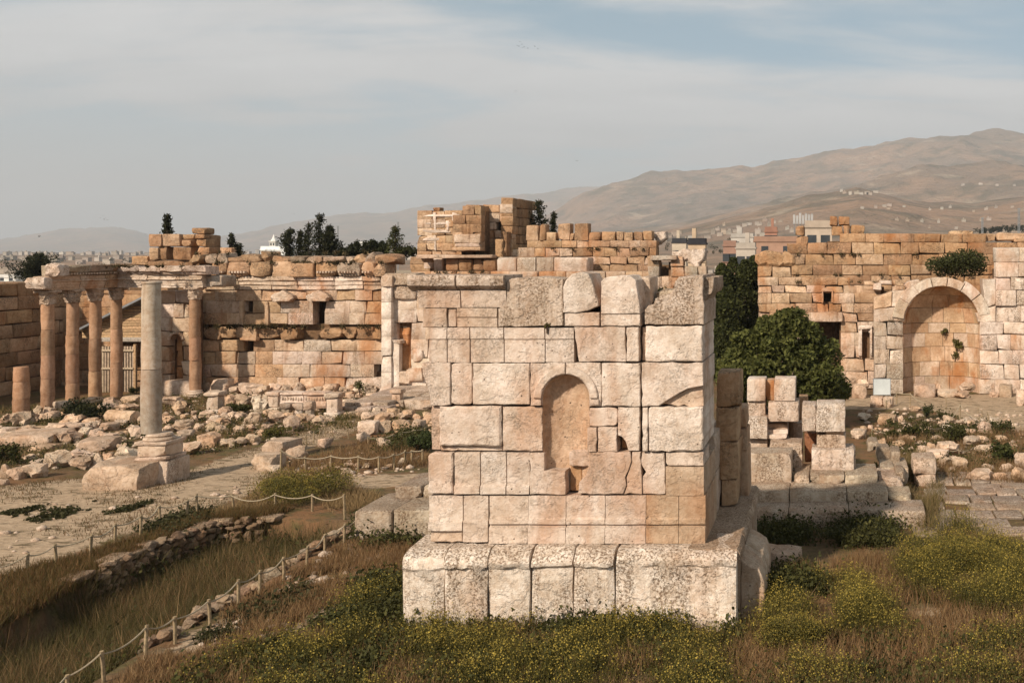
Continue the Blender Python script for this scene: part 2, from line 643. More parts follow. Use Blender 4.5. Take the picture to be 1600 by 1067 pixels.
def ground_mat():
    m, t, b = new_mat('dry_earth')
    g = N(t, 'ShaderNodeNewGeometry')
    p = g.outputs['Position']
    cv_ = N(t, 'ShaderNodeAttribute', attribute_name='tint')
    sp = N(t, 'ShaderNodeSeparateColor')
    L(t, cv_.outputs['Color'], sp.inputs[0])
    n_a = noise_n(t, p, 0.9, 6, 0.65)
    n_b = noise_n(t, p, 5.5, 6, 0.7)
    n_c = noise_n(t, p, 0.35, 4, 0.6)
    flat = N(t, 'ShaderNodeVectorMath', operation='MULTIPLY')
    L(t, p, flat.inputs[0]); flat.inputs[1].default_value = (1.0, 2.2, 1.0)
    n_d = noise_n(t, flat.outputs[0], 1.6, 6, 0.7, 0.4)
    soil = mixc(t, ramp(t, n_b, 0.35, 0.7), (0.085, 0.05, 0.026), (0.165, 0.10, 0.052))
    soil = mixc(t, ramp(t, n_c, 0.42, 0.62), soil, (0.165, 0.085, 0.04))
    green = mixc(t, ramp(t, n_b, 0.35, 0.7), (0.045, 0.042, 0.014), (0.11, 0.095, 0.032))
    soil = mixc(t, math_node(t, 'MULTIPLY', ramp(t, n_a, 0.45, 0.62), 0.8), soil, green)
    pale = mixc(t, ramp(t, n_b, 0.3, 0.75), (0.27, 0.19, 0.12), (0.42, 0.31, 0.21))
    pf = math_node(t, 'MULTIPLY_ADD', math_node(t, 'SUBTRACT', n_d, 0.5), 1.5, sp.outputs[0])
    c = mixc(t, ramp(t, pf, 0.40, 0.62), soil, pale)
    # trampled weeds and litter on the path
    wv = ramp(t, math_node(t, 'MULTIPLY_ADD', n_b, 0.35, n_d), 0.68, 0.80)
    c = mixc(t, math_node(t, 'MULTIPLY', wv, 0.85), c, (0.085, 0.06, 0.03))
    fl = N(t, 'ShaderNodeVectorMath', operation='MULTIPLY')
    L(t, p, fl.inputs[0]); fl.inputs[1].default_value = (0.01, 0.004, 1.0)
    n_f = noise_n(t, fl.outputs[0], 1.0, 5, 0.6)
    plain = mixc(t, ramp(t, n_f, 0.4, 0.6), (0.30, 0.225, 0.15), (0.13, 0.12, 0.065))
    c = mixc(t, sp.outputs[1], c, plain)
    L(t, c, b.inputs['Base Color'])
    hh = math_node(t, 'MULTIPLY_ADD', n_b, 0.5, n_d)
    bp = N(t, 'ShaderNodeBump', inp={'Strength': 0.8, 'Distance': 0.09})
    L(t, hh, bp.inputs['Height']); L(t, bp.outputs[0], b.inputs['Normal'])
    return m


M['ground'] = ground_mat()
gme = fast_mesh('ground', np.column_stack([P2, ZZ]), gfaces, M['ground'], True, cover)
tag(link('ground', gme), kind='structure')


# ------------------------------------------------------------------ hills
def prof(pairs, q):
    a = np.array(pairs, float)
    return np.interp(q, a[:, 0], a[:, 1])


PXS = np.linspace(-420, 2100, 620)
R_FAR = [(-420, 384), (-200, 388), (0, 376), (40, 369), (75, 363), (110, 359), (150, 358), (180, 356), (215, 363), (240, 373), (290, 381), (330, 374), (400, 360), (450, 351), (500, 343), (560, 334),
         (620, 329), (700, 321), (780, 309), (850, 299), (900, 293), (1000, 290), (1200, 300), (2100, 300)]
R_NEAR = [(-420, 398), (720, 396), (800, 372), (860, 335), (910, 300), (950, 288), (1000, 277), (1060, 270), (1150, 264), (1175, 266), (1220, 258), (1270, 246), (1300, 240), (1360, 232), (1400, 226),
          (1440, 223), (1470, 219), (1500, 215), (1530, 211), (1555, 207), (1575, 209), (1600, 211), (1680, 205), (2100, 240)]
R_B = [(-420, 398), (820, 396), (900, 372), (1000, 356), (1100, 340), (1200, 322), (1290, 305), (1350, 292), (1400, 278), (1450, 270), (1500, 265), (1600, 254), (1800, 240), (2100, 260)]
R_A = [(-420, 398), (860, 396), (930, 376), (1000, 366), (1100, 353), (1190, 336), (1260, 317), (1340, 304), (1390, 312), (1450, 322), (1520, 326), (1600, 318), (1800, 300), (2100, 310)]
DA, DB, DN, DF = 1900.0, 3200.0, 5600.0, 10000.0


def hgt(r, D):
    return H + (PY0 - prof(r, PXS)) * D / F


ctrl_d = np.array([150, 330, 700, DA, 2350, DB, 3800, DN, 7000, DF, 12000])
hA, hB, hN, hF = hgt(R_A, DA), hgt(R_B, DB), hgt(R_NEAR, DN), hgt(R_FAR, DF)
low = np.full_like(PXS, -6.0)
ctrl_h = np.stack([low, low, np.maximum(low, hA * 0.14 - 3), hA, np.minimum(hA * 0.93, hA), hB, hB * 0.95, hN, hN * 0.55, hF, hF * 0.4])
dist = np.concatenate([np.linspace(150, 1900, 60), np.linspace(1920, 5600, 150), np.linspace(5650, 12000, 60)])
hz_ = np.zeros((len(dist), len(PXS)))
for i, d in enumerate(dist):
    k = np.clip(np.searchsorted(ctrl_d, d) - 1, 0, len(ctrl_d) - 2)
    tt = (d - ctrl_d[k]) / (ctrl_d[k + 1] - ctrl_d[k])
    tt = tt * tt * (3 - 2 * tt) * 0.5 + tt * 0.5
    hz_[i] = ctrl_h[k] * (1 - tt) + ctrl_h[k + 1] * tt
hv = np.zeros((len(dist), len(PXS), 3))
for i, d in enumerate(dist):
    X = (PXS - PX0) * d / F
    for j in range(len(PXS)):
        x, h0 = X[j], hz_[i, j]
        if h0 > 4:
            nn = mnoise.ridged_multi_fractal((x / 900, d / 900, 1.7), 0.9, 2.1, 5, 1.0, 2.0) - 1.1
            h0 += nn * min(h0, 260) * 0.15
            h0 += (mnoise.ridged_multi_fractal((x / 330, d / 520, 4.2), 0.9, 2.1, 4, 1.0, 2.0) - 1.1) * min(h0, 170) * 0.11
        hv[i, j] = (x, d, h0)
nd, npx = len(dist), len(PXS)
ii = (np.arange(nd - 1)[:, None] * npx + np.arange(npx - 1)[None, :]).ravel()
hfaces = np.stack([ii, ii + 1, ii + npx + 1, ii + npx], 1)


def hill_mat():
    m, t, b = new_mat('bare_hillside')
    g = N(t, 'ShaderNodeNewGeometry')
    p = g.outputs['Position']
    n_a = noise_n(t, p, 0.0016, 7, 0.6, 0.4)
    n_b = noise_n(t, p, 0.007, 6, 0.65)
    st = N(t, 'ShaderNodeVectorMath', operation='MULTIPLY')
    L(t, p, st.inputs[0]); st.inputs[1].default_value = (0.5, 0.5, 3.0)
    n_c = noise_n(t, st.outputs[0], 0.010, 6, 0.65, 0.5)
    c = mixc(t, ramp(t, n_a, 0.4, 0.62), (0.25, 0.16, 0.105), (0.17, 0.125, 0.092))
    c = mixc(t, math_node(t, 'MULTIPLY', ramp(t, n_b, 0.46, 0.62), 0.7), c, (0.085, 0.075, 0.05))
    c = mixc(t, math_node(t, 'MULTIPLY', ramp(t, n_c, 0.56, 0.68), 0.6), c, (0.36, 0.28, 0.205))
    n_d = noise_n(t, p, 0.045, 5, 0.7)
    c = mixc(t, math_node(t, 'MULTIPLY', ramp(t, n_d, 0.55, 0.68), 0.55), c, (0.06, 0.058, 0.035))
    L(t, c, b.inputs['Base Color'])
    bp = N(t, 'ShaderNodeBump', inp={'Strength': 0.9, 'Distance': 40.0})
    L(t, n_b, bp.inputs['Height']); L(t, bp.outputs[0], b.inputs['Normal'])
    return m


tag(link('hills', fast_mesh('hills', hv.reshape(-1, 3), hfaces, hill_mat(), True)), kind='structure')


def hill_z(x, y):
    """height of the hillside at a point"""
    px = PX0 + x * F / y
    j = np.clip((px - PXS[0]) / (PXS[1] - PXS[0]), 0, npx - 1.001)
    i = np.clip(np.searchsorted(dist, y) - 1, 0, nd - 2)
    u = (y - dist[i]) / (dist[i + 1] - dist[i])
    j0 = int(j); v = j - j0
    Z = hv[:, :, 2]
    return max(-3.0, (Z[i, j0] * (1 - v) + Z[i, j0 + 1] * v) * (1 - u) + (Z[i + 1, j0] * (1 - v) + Z[i + 1, j0 + 1] * v) * u)


# ------------------------------------------------------------------ haze
hm = bpy.data.materials.new('pale_haze')
hm.use_nodes = True
hm.node_tree.nodes.clear()
ho = N(hm.node_tree, 'ShaderNodeOutputMaterial')
hp = N(hm.node_tree, 'ShaderNodeVolumePrincipled', inp={'Density': 0.00012})
hp.inputs['Color'].default_value = (0.84, 0.87, 0.91, 1)
L(hm.node_tree, hp.outputs[0], ho.inputs['Volume'])
v, f = plain_box(-13500, 9500, -90, 12600, -9, float(hv[:, :, 2].max()) + 40)
tag(link('haze', mesh('haze', v, f, False, hm)), kind='stuff')


# ------------------------------------------------------------------ block builders
def prof_block(x0, x1, y0, prof, depth, r, amp=0.012, step=0.22, wear=0.02):
    """a block with a moulded front: prof [(protrusion, z)] bottom to top, extruded along x, back at y0+depth"""
    nx = max(2, int((x1 - x0) / step))
    pr = [(depth, prof[0][1])] + [(-a, z) for a, z in prof] + [(depth, prof[-1][1])]
    m = len(pr)
    V, Fc = [], []
    for i in range(nx + 1):
        x = x0 + (x1 - x0) * i / nx
        e = 1.0 if i in (0, nx) else 0.0
        for k, (dy, z) in enumerate(pr):
            back = k in (0, m - 1)
            V.append((x, y0 + dy + (0 if back else e * wear), z))
    V = np.array(V)
    V += wobble(V, amp, 0.45, r) * np.array((0.25 if False else 0.6, 1, 0.8))
    for i in range(nx):
        for k in range(m):
            k2 = (k + 1) % m
            Fc.append((i * m + k, i * m + k2, (i + 1) * m + k2, (i + 1) * m + k)[::-1])
    Fc.append(tuple(range(m)))
    Fc.append(tuple(reversed(range(nx * m, (nx + 1) * m))))
    return V, Fc


def put(name, vf, parent, mat, color, smooth=28, origin=None):
    v, f = vf
    v = np.asarray(v)
    c = v.mean(0) if origin is None else np.asarray(origin)
    o = link(name, mesh(name, v - c, f, smooth, mat), parent, None, color)
    o.location = Vector(c) - (parent.location if parent is not None else Vector((0, 0, 0)))
    return o


def px_block(name, parent, x0, y0, x1, y1, Y, depth, mat, color, r, seg=(1, 1, 1), push=0.0, rad=0.035, amp=0.012, wl=0.5, chips=0.3, chip=0.14, gap=0.006):
    """a worn block whose front face fills a photo rectangle at depth Y"""
    a, b = at(x0, y1, Y), at(x1, y0, Y)
    w, h = b[0] - a[0] - 2 * gap, b[2] - a[2] - 2 * gap
    v, f = rough_block(w, depth, h, r, seg, rad, amp, wl, chips, chip)
    v = v + np.array(((a[0] + b[0]) / 2, Y + depth / 2 - push, (a[2] + b[2]) / 2))
    return put(name, (v, f), parent, mat, color)


def px_poly(name, parent, pts, Y, depth, mat, color, r, push=0.0, chamfer=0.03, jit=0.012, step=0.2):
    w = [(at(x, y, Y)[0], at(x, y, Y)[2]) for x, y in pts]
    v, f = prism(w, depth, r, chamfer, jit, step)
    v[:, 1] += Y - push
    return put(name, (v, f), parent, mat, color, smooth=False)


# ------------------------------------------------------------------ the altar tower
YA = 20.6
ra = np.random.default_rng(21)
ALT = empty('altar_tower', (at(886, 0, YA)[0], YA, 0.0), 'tall pale limestone altar tower with an arched niche standing in the foreground', 'ruined tower')
C1, C2, C3, C4_ = PALE, CREAM, WHITE, (0.56, 0.40, 0.27)


def acol(col):
    return tuple((np.array(col) * 0.5 + np.array(PALE) * 0.5 if np.mean(col) > 0.4 else np.array(col)) * (1 + ra.normal() * 0.035))


def ab(x0, y0, x1, y1, col=C1, push=0.0, depth=1.0, rad=0.012, chips=0.3, **kw):
    """a dressed block with a flat face, ragged arrises and now and then a broken corner"""
    w, h = x1 - x0, y1 - y0
    e = 0.55
    pts = []
    for cx, cy, sx, sy in ((x0 + e, y1 - e, 1, -1), (x1 - e, y1 - e, -1, -1), (x1 - e, y0 + e, -1, 1), (x0 + e, y0 + e, 1, 1)):
        b = ra.uniform(2.5, 7.0) if ra.random() < chips and min(w, h) > 18 else 0
        if b == 0:
            pts.append((cx, cy))
        else:
            a_, c_ = (cx + sx * b, cy), (cx, cy + sy * b * ra.uniform(0.4, 1.0))
            m_ = (cx + sx * b * 0.35, cy + sy * b * 0.3)
            pts += [c_, m_, a_] if (sx > 0) == (sy < 0) else [a_, m_, c_]
    return px_poly('stone_block', ALT, pts, YA, depth, M['altar'], acol(col), ra, push + ra.normal() * 0.009, rad * 1.2, 0.0075, 0.11)


def apol(pts, col=C1, push=0.0, depth=1.0, **kw):
    return px_poly('stone_block', ALT, pts, YA, depth, M['altar'], acol(col), ra, push, **dict(dict(chamfer=0.014, jit=0.008, step=0.12), **kw))


def amould(x0, x1, prof_px, col=C1, depth=1.0, gap=0.005):
    """a moulded block: prof_px [(protrusion, photo row)] from the bottom up"""
    pr = [(a, at(0, y, YA)[2]) for a, y in prof_px]
    a, b = at(x0, 0, YA)[0] + gap, at(x1, 0, YA)[0] - gap
    return put('stone_block', prof_block(a, b, YA, pr, depth, ra, 0.004, wear=0.008), ALT, M['altar'], acol(col))


# course A: broken cornice
for x0, x1 in ((641, 715), (717, 791)):
    o = amould(x0, x1, [(0.0, 456), (0.02, 453), (0.10, 450), (0.17, 446), (0.19, 436), (0.16, 430)], (0.50, 0.41, 0.33), 1.1)
    o.data.materials[0] = M['base']
amould(654, 720, [(0.02, 481), (0.03, 470), (0.05, 457), (0.06, 454)], CREAM)
amould(721, 792, [(0.02, 480), (0.03, 470), (0.05, 457), (0.06, 454)], CREAM)
ab(660, 481, 699, 512, (0.52, 0.40, 0.30), 0.03, amp=0.01)
ab(700, 482, 713, 511, CREAM)
amould(714, 777, [(0.0, 511), (0.0, 497), (0.025, 495), (0.025, 481)], (0.53, 0.40, 0.29))
o = apol([(779, 511), (779, 482), (791, 476), (792, 440), (800, 435), (840, 433), (880, 436), (880, 509)], (0.52, 0.41, 0.31), 0.02)
o.data.materials[0] = M['base']
o = apol([(881, 488), (881, 448), (885, 438), (895, 428), (908, 425), (920, 428), (924, 436), (930, 458), (935, 470), (936, 478), (920, 485), (900, 489)], WHITE, 0.05)
ab(882, 488, 937, 510, PALE, 0.02)
apol([(940, 470), (940, 440), (946, 434), (955, 432), (985, 431), (994, 438), (997, 460), (1000, 480), (1001, 490), (940, 491)], PALE, 0.05)
ab(939, 490, 1001, 510, PALE, 0.02)
px_block('stone_block', ALT, 996, 432, 1017, 506, YA + 0.75, 0.9, M['altar'], CREAM, ra, (1, 2, 4), amp=0.01)
o = apol([(1008, 507), (1008, 484), (1014, 477), (1022, 476), (1024, 467), (1036, 461), (1047, 460), (1053, 452), (1055, 440), (1061, 433), (1099, 430), (1100, 507)], (0.53, 0.42, 0.33), 0.02, 2.1)
o.data.materials[0] = M['base']
# return of the cornice on the right flank, two moulded stones
for y0, y1 in ((20.75, 21.6), (21.63, 22.5)):
    rr = [(0.0, 470), (0.03, 463), (0.14, 459), (0.19, 452), (0.20, 434)]
    v, f = prof_block(0, y1 - y0, 0, [(a, at(0, y, YA)[2]) for a, y in rr], 0.25, ra, 0.008)
    xr = at(1100, 0, YA)[0]
    v = np.stack([xr - v[:, 1] + 0.012, y0 + v[:, 0], v[:, 2]], 1)
    put('stone_block', (v, f), ALT, M['base'], (0.50, 0.41, 0.33))
# course B
for x0, x1 in ((670, 698), (699, 734), (735, 787), (788, 851), (852, 897)):
    amould(x0, x1, [(0.0, 566), (0.0, 531), (0.022, 529), (0.022, 512)], PALE)
apol([(897, 511), (977, 511), (978, 565), (905, 565)], PALE, 0.01)
ab(979, 511, 999, 565, PALE, 0.03)
ab(1001, 512, 1011, 565, GOLD, -0.14)
ab(1009, 509, 1098, 565, WHITE, 0.03, 2.0, rad=0.02, chips=0.4)
# course C
apol([(660, 567), (704, 567), (704, 632), (690, 634), (673, 633), (671, 610), (661, 585)], PALE, 0.02)
ab(705, 567, 738, 632, PALE)
ab(739, 567, 828, 632, WHITE, 0.015, amp=0.007)
NX, NSP, NR = 884.5, 622.0, 36.5


def arc(r, a0, a1, n=12):
    return [(NX + r * math.cos(math.radians(a)), NSP - r * math.sin(math.radians(a))) for a in np.linspace(a0, a1, n)]


apol([(829, 567), (883, 567)] + arc(NR, 92, 180) + [(848, 634), (829, 634)], PALE, 0.0)
apol([(884, 567), (938, 567), (940, 600), (938, 635), (921, 635)] + arc(NR, 0, 88), PALE, 0.0)
ab(940, 567, 1001, 635, WHITE, 0.01, amp=0.007)
apol([(1003, 567), (1099, 567), (1099, 602), (1075, 607), (1052, 620), (1030, 634), (1004, 635)], PALE, 0.03, 2.0)
apol([(1028, 635), (1051, 619), (1074, 606), (1099, 601), (1099, 635)], (0.56, 0.40, 0.27), -0.07, 1.8, chamfer=0.015, jit=0.02)
# course D
ab(687, 634, 784, 697, PALE, 0.05, rad=0.035, amp=0.009)
ab(672, 635, 687, 704, CREAM, -0.06)
ab(687, 697, 784, 705, CREAM, -0.07)
ab(785, 635, 848, 705, CREAM, 0.01)
ab(921, 637, 965, 666, PALE, 0.0)
ab(918, 667, 933, 706, WHITE, 0.05, rad=0.012, chips=0)
ab(934, 667, 965, 706, WHITE, 0.05, rad=0.012, chips=0)
apol([(966, 636), (999, 636), (999, 704), (982, 704), (978, 690), (972, 682), (966, 680)], WHITE, 0.01)
ab(966, 678, 982, 705, OCHRE, -0.3)
ab(1001, 637, 1004, 705, GOLD, -0.1)
ab(1004, 636, 1013, 705, WHITE, 0.04, chips=0)
ab(1014, 635, 1099, 705, WHITE, 0.03, 2.0, rad=0.02, amp=0.008, chips=0.5)
# course E
ab(670, 706, 709, 771, WHITE, 0.06, rad=0.02)
for x0, x1, c in ((710, 750, CREAM), (751, 791, WHITE), (792, 828, PALE)):
    amould(x0, x1, [(0.05, 771), (0.05, 760), (0.0, 757), (0.0, 728), (0.012, 726), (0.012, 707)], c)
apol([(829, 707), (851, 707), (851, 735), (884, 735), (884, 772), (829, 772)], PALE, 0.03)
ab(886, 706, 920, 731, PALE, -0.12)
ab(886, 731, 904, 771, OCHRE, -0.25)
apol([(922, 706), (985, 705), (987, 720), (977, 745), (979, 758), (974, 771), (904, 771), (906, 752), (916, 742), (921, 725)], PALE, 0.03)
apol([(988, 706), (1001, 706), (1003, 772), (975, 772), (980, 757), (979, 746), (987, 722)], CREAM, 0.0)
apol([(1003, 707), (1038, 707), (1039, 772), (1004, 772), (1004, 745), (1009, 738), (1001, 725)], PALE, -0.03)
ab(1040, 706, 1100, 728, CREAM, -0.005)
amould(1040, 1100, [(0.012, 774), (0.012, 729)], (0.52, 0.39, 0.28), 2.0)
# course F
amould(670, 723, [(0.05, 828), (0.05, 815), (0.0, 813), (-0.01, 790), (0.0, 774)], WHITE)
ab(672, 828, 723, 847, GOLD, -0.02)
amould(724, 763, [(0.04, 846), (0.04, 815), (0.0, 812), (0.0, 774)], CREAM)
for x0, x1, c in ((765, 825, CREAM), (826, 884, PALE), (885, 945, WHITE), (946, 1009, PALE), (1010, 1060, (0.52, 0.38, 0.265)), (1061, 1102, (0.52, 0.38, 0.265))):
    amould(x0, x1, [(0.05, 848), (0.05, 824), (-0.01, 822), (-0.01, 819), (0.035, 818), (0.035, 811), (0.0, 808), (0.0, 774)], c, 2.0 if x1 > 1060 else 1.0, -0.002)
# right flank: stones behind the corner
xr = at(1101, 0, YA)[0]
for zi, (t0, t1) in enumerate(((510, 566), (567, 635), (636, 705), (706, 773), (774, 848))):
    z0, z1 = at(0, t1, YA)[2], at(0, t0, YA)[2]
    ys_ = [22.62, 23.5 + 0.3 * (zi % 2), 24.6]
    for ya_, yb_ in zip(ys_[:-1], ys_[1:]):
        v, f = rough_block(1.0, yb_ - ya_ - 0.012, z1 - z0 - 0.012, ra, (2, 4, 3), 0.03, 0.014)
        v += np.array((xr - 0.5 - 0.02 * ra.random(), (ya_ + yb_) / 2, (z0 + z1) / 2))
        if zi > 2:
            put('stone_block', (v, f), ALT, M['altar'], tuple(np.array(CREAM) * 0.95))
# separate stack at the rear right corner
for x0, y0, x1, y1, dx in ((1119, 581, 1156, 636, 0), (1118, 637, 1154, 690, 0), (1124, 690, 1154, 749, 0), (1127, 750, 1151, 791, 0)):
    px_block('stone_block', ALT, x0, y0, x1, y1, 23.5, 0.9, M['old'], (0.50, 0.345, 0.215), ra, (2, 2, 3), 0, 0.035, 0.025)
for x0, y0, x1, y1 in ((1150, 636, 1167, 668), (1152, 669, 1168, 706), (1150, 700, 1170, 790)):
    px_block('stone_block', ALT, x0, y0, x1, y1, 24.6, 0.8, M['altar'], (0.50, 0.36, 0.25), ra, (2, 2, 3), 0, 0.05, 0.02)
# rear courses and fill
xa, xb = at(672, 0, YA)[0], at(1098, 0, YA)[0]
v, f = rough_block(xb - xa - 0.5, 0.55, 4.9, ra, (8, 3, 8), 0.1, 0.04, 0.9)
put('rubble_core', (v + np.array(((xa + xb) / 2, 21.75, 1.62 + 2.45)), f), ALT, M['core'], None)
for zi, (t0, t1) in enumerate(((512, 566), (567, 635), (636, 705), (706, 773), (774, 848))):
    z0, z1 = at(0, t1, YA)[2], at(0, t0, YA)[2]
    x = xa
    while x < xb - 1.2:
        w = ra.uniform(0.9, 1.7)
        v, f = rough_block(min(w, xb - 1.1 - x) - 0.012, 0.8, z1 - z0 - 0.012, ra, (2, 1, 2), 0.04, 0.02)
        put('stone_block', (v + np.array((x + w / 2, 22.4, (z0 + z1) / 2)), f), ALT, M['altar'], tone((CREAM, GOLD), ra))
        x += w
x = xa + 0.3
while x < xb - 0.9:
    w = ra.uniform(0.6, 1.1)
    hgt_ = ra.uniform(0.25, 0.75)
    v, f = rough_block(w, 0.8, hgt_, ra, (2, 2, 2), 0.06, 0.04)
    put('stone_block', (v + np.array((x + w / 2, 22.1 + ra.normal() * 0.1, 6.2 + hgt_ / 2 - 0.1)), f), ALT, M['base'], tone((CREAM, GREY), ra))
    x += w + 0.02

# niche shell with its half dome
zb, zs, Rn = at(0, 771, YA)[2], at(0, NSP, YA)[2], NR * YA / F
xc = at(NX, 0, YA)[0]
V, Fc = [], []
na = 20
rows = [zb + (zs - zb) * i / 8 for i in range(9)]
for z in rows:
    for k in range(na + 1):
        a = math.pi * k / na
        V.append((xc - Rn * math.cos(a), YA + 0.015 + 0.62 * Rn * math.sin(a), z))
for e in np.linspace(0, 90, 9)[1:]:
    ce, se = math.cos(math.radians(e)), math.sin(math.radians(e))
    for k in range(na + 1):
        a = math.pi * k / na
        V.append((xc - Rn * ce * math.cos(a), YA + 0.015 + 0.62 * Rn * ce * math.sin(a), zs + Rn * se))
nr_ = len(V) // (na + 1)
for i in range(nr_ - 1):
    for k in range(na):
        q = i * (na + 1) + k
        Fc.append((q, q + 1, q + na + 2, q + na + 1))
V = np.array(V)
V += wobble(V, 0.006, 0.4, ra) * np.array((1, 1, 0.3))
put('niche', (V, Fc), ALT, M['altar'], (0.60, 0.43, 0.305))
# raised arch band and its imposts
band = arc(50, 0, 180, 26) + [(x, y) for x, y in reversed(arc(NR + 1.5, 0, 180, 26))]
for half in (arc(50, 0, 89, 14) + list(reversed(arc(NR + 1.5, 0, 89, 14))), arc(50, 91, 180, 14) + list(reversed(arc(NR + 1.5, 91, 180, 14)))):
    px_poly('arch_moulding', ALT, half, YA, 0.1, M['altar'], PALE, ra, 0.055, 0.022, 0.004, 0.3)
for x0, x1 in ((832, 847), (922, 937)):
    px_block('impost', ALT, x0, 623, x1, 633, YA, 0.2, M['altar'], PALE, ra, (1, 1, 1), 0.07, 0.015, 0.004, chips=0)
# base of upright slabs with a worn moulded lip
YB = 20.05
for x0, x1 in ((628, 693), (695, 761), (763, 827), (829, 894), (896, 960)):
    q = ra.uniform(0.6, 1.25)
    d_ = ra.normal() * 0.03
    pr = [(0.0, -0.3), (0.0, 0.4), (0.012 * q, 0.8), (0.01, 1.22 + d_), (0.07 * q, 1.28 + d_), (0.08 * q, 1.36 + d_ * 0.5), (0.0, 1.46), (-0.22, 1.585 + ra.normal() * 0.01)]
    v, f = prof_block(at(x0, 0, YB)[0] + 0.012 * ra.random(), at(x1, 0, YB)[0] - 0.014 * ra.random(), YB + ra.normal() * 0.02, pr, 1.2, ra, 0.022, 0.12, 0.025 + 0.03 * ra.random())
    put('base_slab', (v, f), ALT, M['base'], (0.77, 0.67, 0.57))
xl, xrb = at(962, 0, YB)[0], at(1155, 0, YB)[0]
pr = [(0.08, -0.3), (0.09, 0.24), (0.03, 0.29), (0.0, 0.36), (0.0, 1.28), (0.03, 1.33), (0.03, 1.42), (-0.05, 1.52), (-0.2, 1.585)]
v, f = prof_block(xl, xrb - 0.06, YB - 0.03, pr, 1.3, ra, 0.02, 0.16, 0.03)
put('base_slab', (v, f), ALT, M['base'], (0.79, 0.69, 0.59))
# right flank of the base
yy = YB + 0.15
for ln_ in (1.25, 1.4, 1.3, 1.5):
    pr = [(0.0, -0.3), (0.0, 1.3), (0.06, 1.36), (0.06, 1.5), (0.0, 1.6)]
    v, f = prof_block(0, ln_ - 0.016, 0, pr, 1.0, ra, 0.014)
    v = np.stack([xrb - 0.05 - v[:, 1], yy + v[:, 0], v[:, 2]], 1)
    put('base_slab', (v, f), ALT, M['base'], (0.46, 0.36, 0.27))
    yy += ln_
v, f = plain_box(at(640, 0, YB)[0], xrb - 0.6, YB + 0.9, 25.4, 0, 1.55)
put('base_core', (v, f), ALT, M['core'], None)
x = at(640, 0, YB)[0]
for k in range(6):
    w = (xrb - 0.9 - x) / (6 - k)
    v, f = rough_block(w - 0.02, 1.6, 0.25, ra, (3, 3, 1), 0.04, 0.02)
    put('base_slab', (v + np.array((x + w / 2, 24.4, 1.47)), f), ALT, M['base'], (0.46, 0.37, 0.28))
    x += w
# worn sloping plinth stones along the right flank
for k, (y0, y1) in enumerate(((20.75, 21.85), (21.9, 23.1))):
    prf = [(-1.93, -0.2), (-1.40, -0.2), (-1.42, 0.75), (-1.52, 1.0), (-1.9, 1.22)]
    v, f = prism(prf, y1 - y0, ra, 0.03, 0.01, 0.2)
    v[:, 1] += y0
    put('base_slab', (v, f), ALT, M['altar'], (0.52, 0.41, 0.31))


# ------------------------------------------------------------------ coursed walls
def wall_core(parent, x0, x1, Y, top, ybot, holes, d0, d1, cell=14, name='rubble_core', drop=9):
    """the fill behind the facing stones: boxes of one mesh, open where the wall has openings"""
    parts = []
    n = max(1, int((x1 - x0) / cell))
    for i in range(n):
        a, b = x0 + (x1 - x0) * i / n, x0 + (x1 - x0) * (i + 1) / n
        t = max(top(a + 1), top(b - 1), top((a + b) / 2)) + drop
        cuts = [(t, ybot)]
        for hx0, hy0, hx1, hy1 in holes:
            if hx0 < (a + b) / 2 < hx1:
                nc = []
                for c0, c1 in cuts:
                    if hy1 <= c0 or hy0 >= c1:
                        nc.append((c0, c1))
                    else:
                        if hy0 > c0: nc.append((c0, hy0))
                        if hy1 < c1: nc.append((hy1, c1))
                cuts = nc
        for c0, c1 in cuts:
            if c1 - c0 > 1:
                p0, p1 = at(a, c1, Y), at(b, c0, Y)
                parts.append(plain_box(p0[0], p1[0], Y + d0, Y + d1, p0[2], p1[2]))
    if parts:
        put(name, join(parts), parent, M['core'], None, smooth=False)


def course_wall(parent, x0, x1, Y, courses, top, pal, r, mat='wall', w=(24, 46), holes=(), depth=0.7, proud=0.02, rad=0.016, amp=0.012, chips=0.25, keep=None, coref=True, thick=1.4, name='stone_block', jit=0.07):
    if not callable(top):
        tp = np.array(top, float)
        top = lambda q: float(np.interp(q, tp[:, 0], tp[:, 1]))
    k = 0
    for ci, (c0, c1) in enumerate(courses):
        # free stretches of this course between openings
        free = [(x0, x1)]
        for hx0, hy0, hx1, hy1 in holes:
            if min(hy1, c1) - max(hy0, c0) > 0.4 * (c1 - c0):
                nf = []
                for a, b in free:
                    if hx1 <= a or hx0 >= b:
                        nf.append((a, b))
                    else:
                        if hx0 - a > 3: nf.append((a, hx0))
                        if b - hx1 > 3: nf.append((hx1, b))
                free = nf
        for a, b in free:
            x = a
            while x < b - 2:
                ww = r.uniform(*w)
                if b - (x + ww) < w[0] * 0.6:
                    ww = b - x
                xa, xb = x, min(x + ww, b)
                x = xb
                t = top((xa + xb) / 2)
                if t > c1 - 5:
                    continue
                ya = c0
                if t > c0 + 3:
                    ya = t + r.uniform(-3, 3)
                    if c1 - ya < 5:
                        continue
                cc = pal(xa, ya, r) if callable(pal) else tone(pal, r, jit)
                topmost = ya > c0 or t > c0 - 6
                px_block(name, parent, xa, ya, xb, c1, Y, depth * (1.3 if topmost else 1), M[mat] if isinstance(mat, str) else M[mat[r.integers(len(mat))]], cc, r,
                         (1, 1, 1), r.normal() * proud * 0.6, rad * r.uniform(0.5, 1.5) * (1.8 if topmost else 1), amp * (2.0 if topmost else 1), 0.7, chips, 0.14, 0.0015)
                k += 1
    if coref:
        wall_core(parent, x0 + 2, x1 - 2, Y, top, courses[-1][1], holes, depth * 0.55, thick)
        if holes:
            wall_core(parent, x0 + 2, x1 - 2, Y, top, courses[-1][1], (), thick + 0.3, thick + 0.6, name='rear_fill', drop=14)
    return k


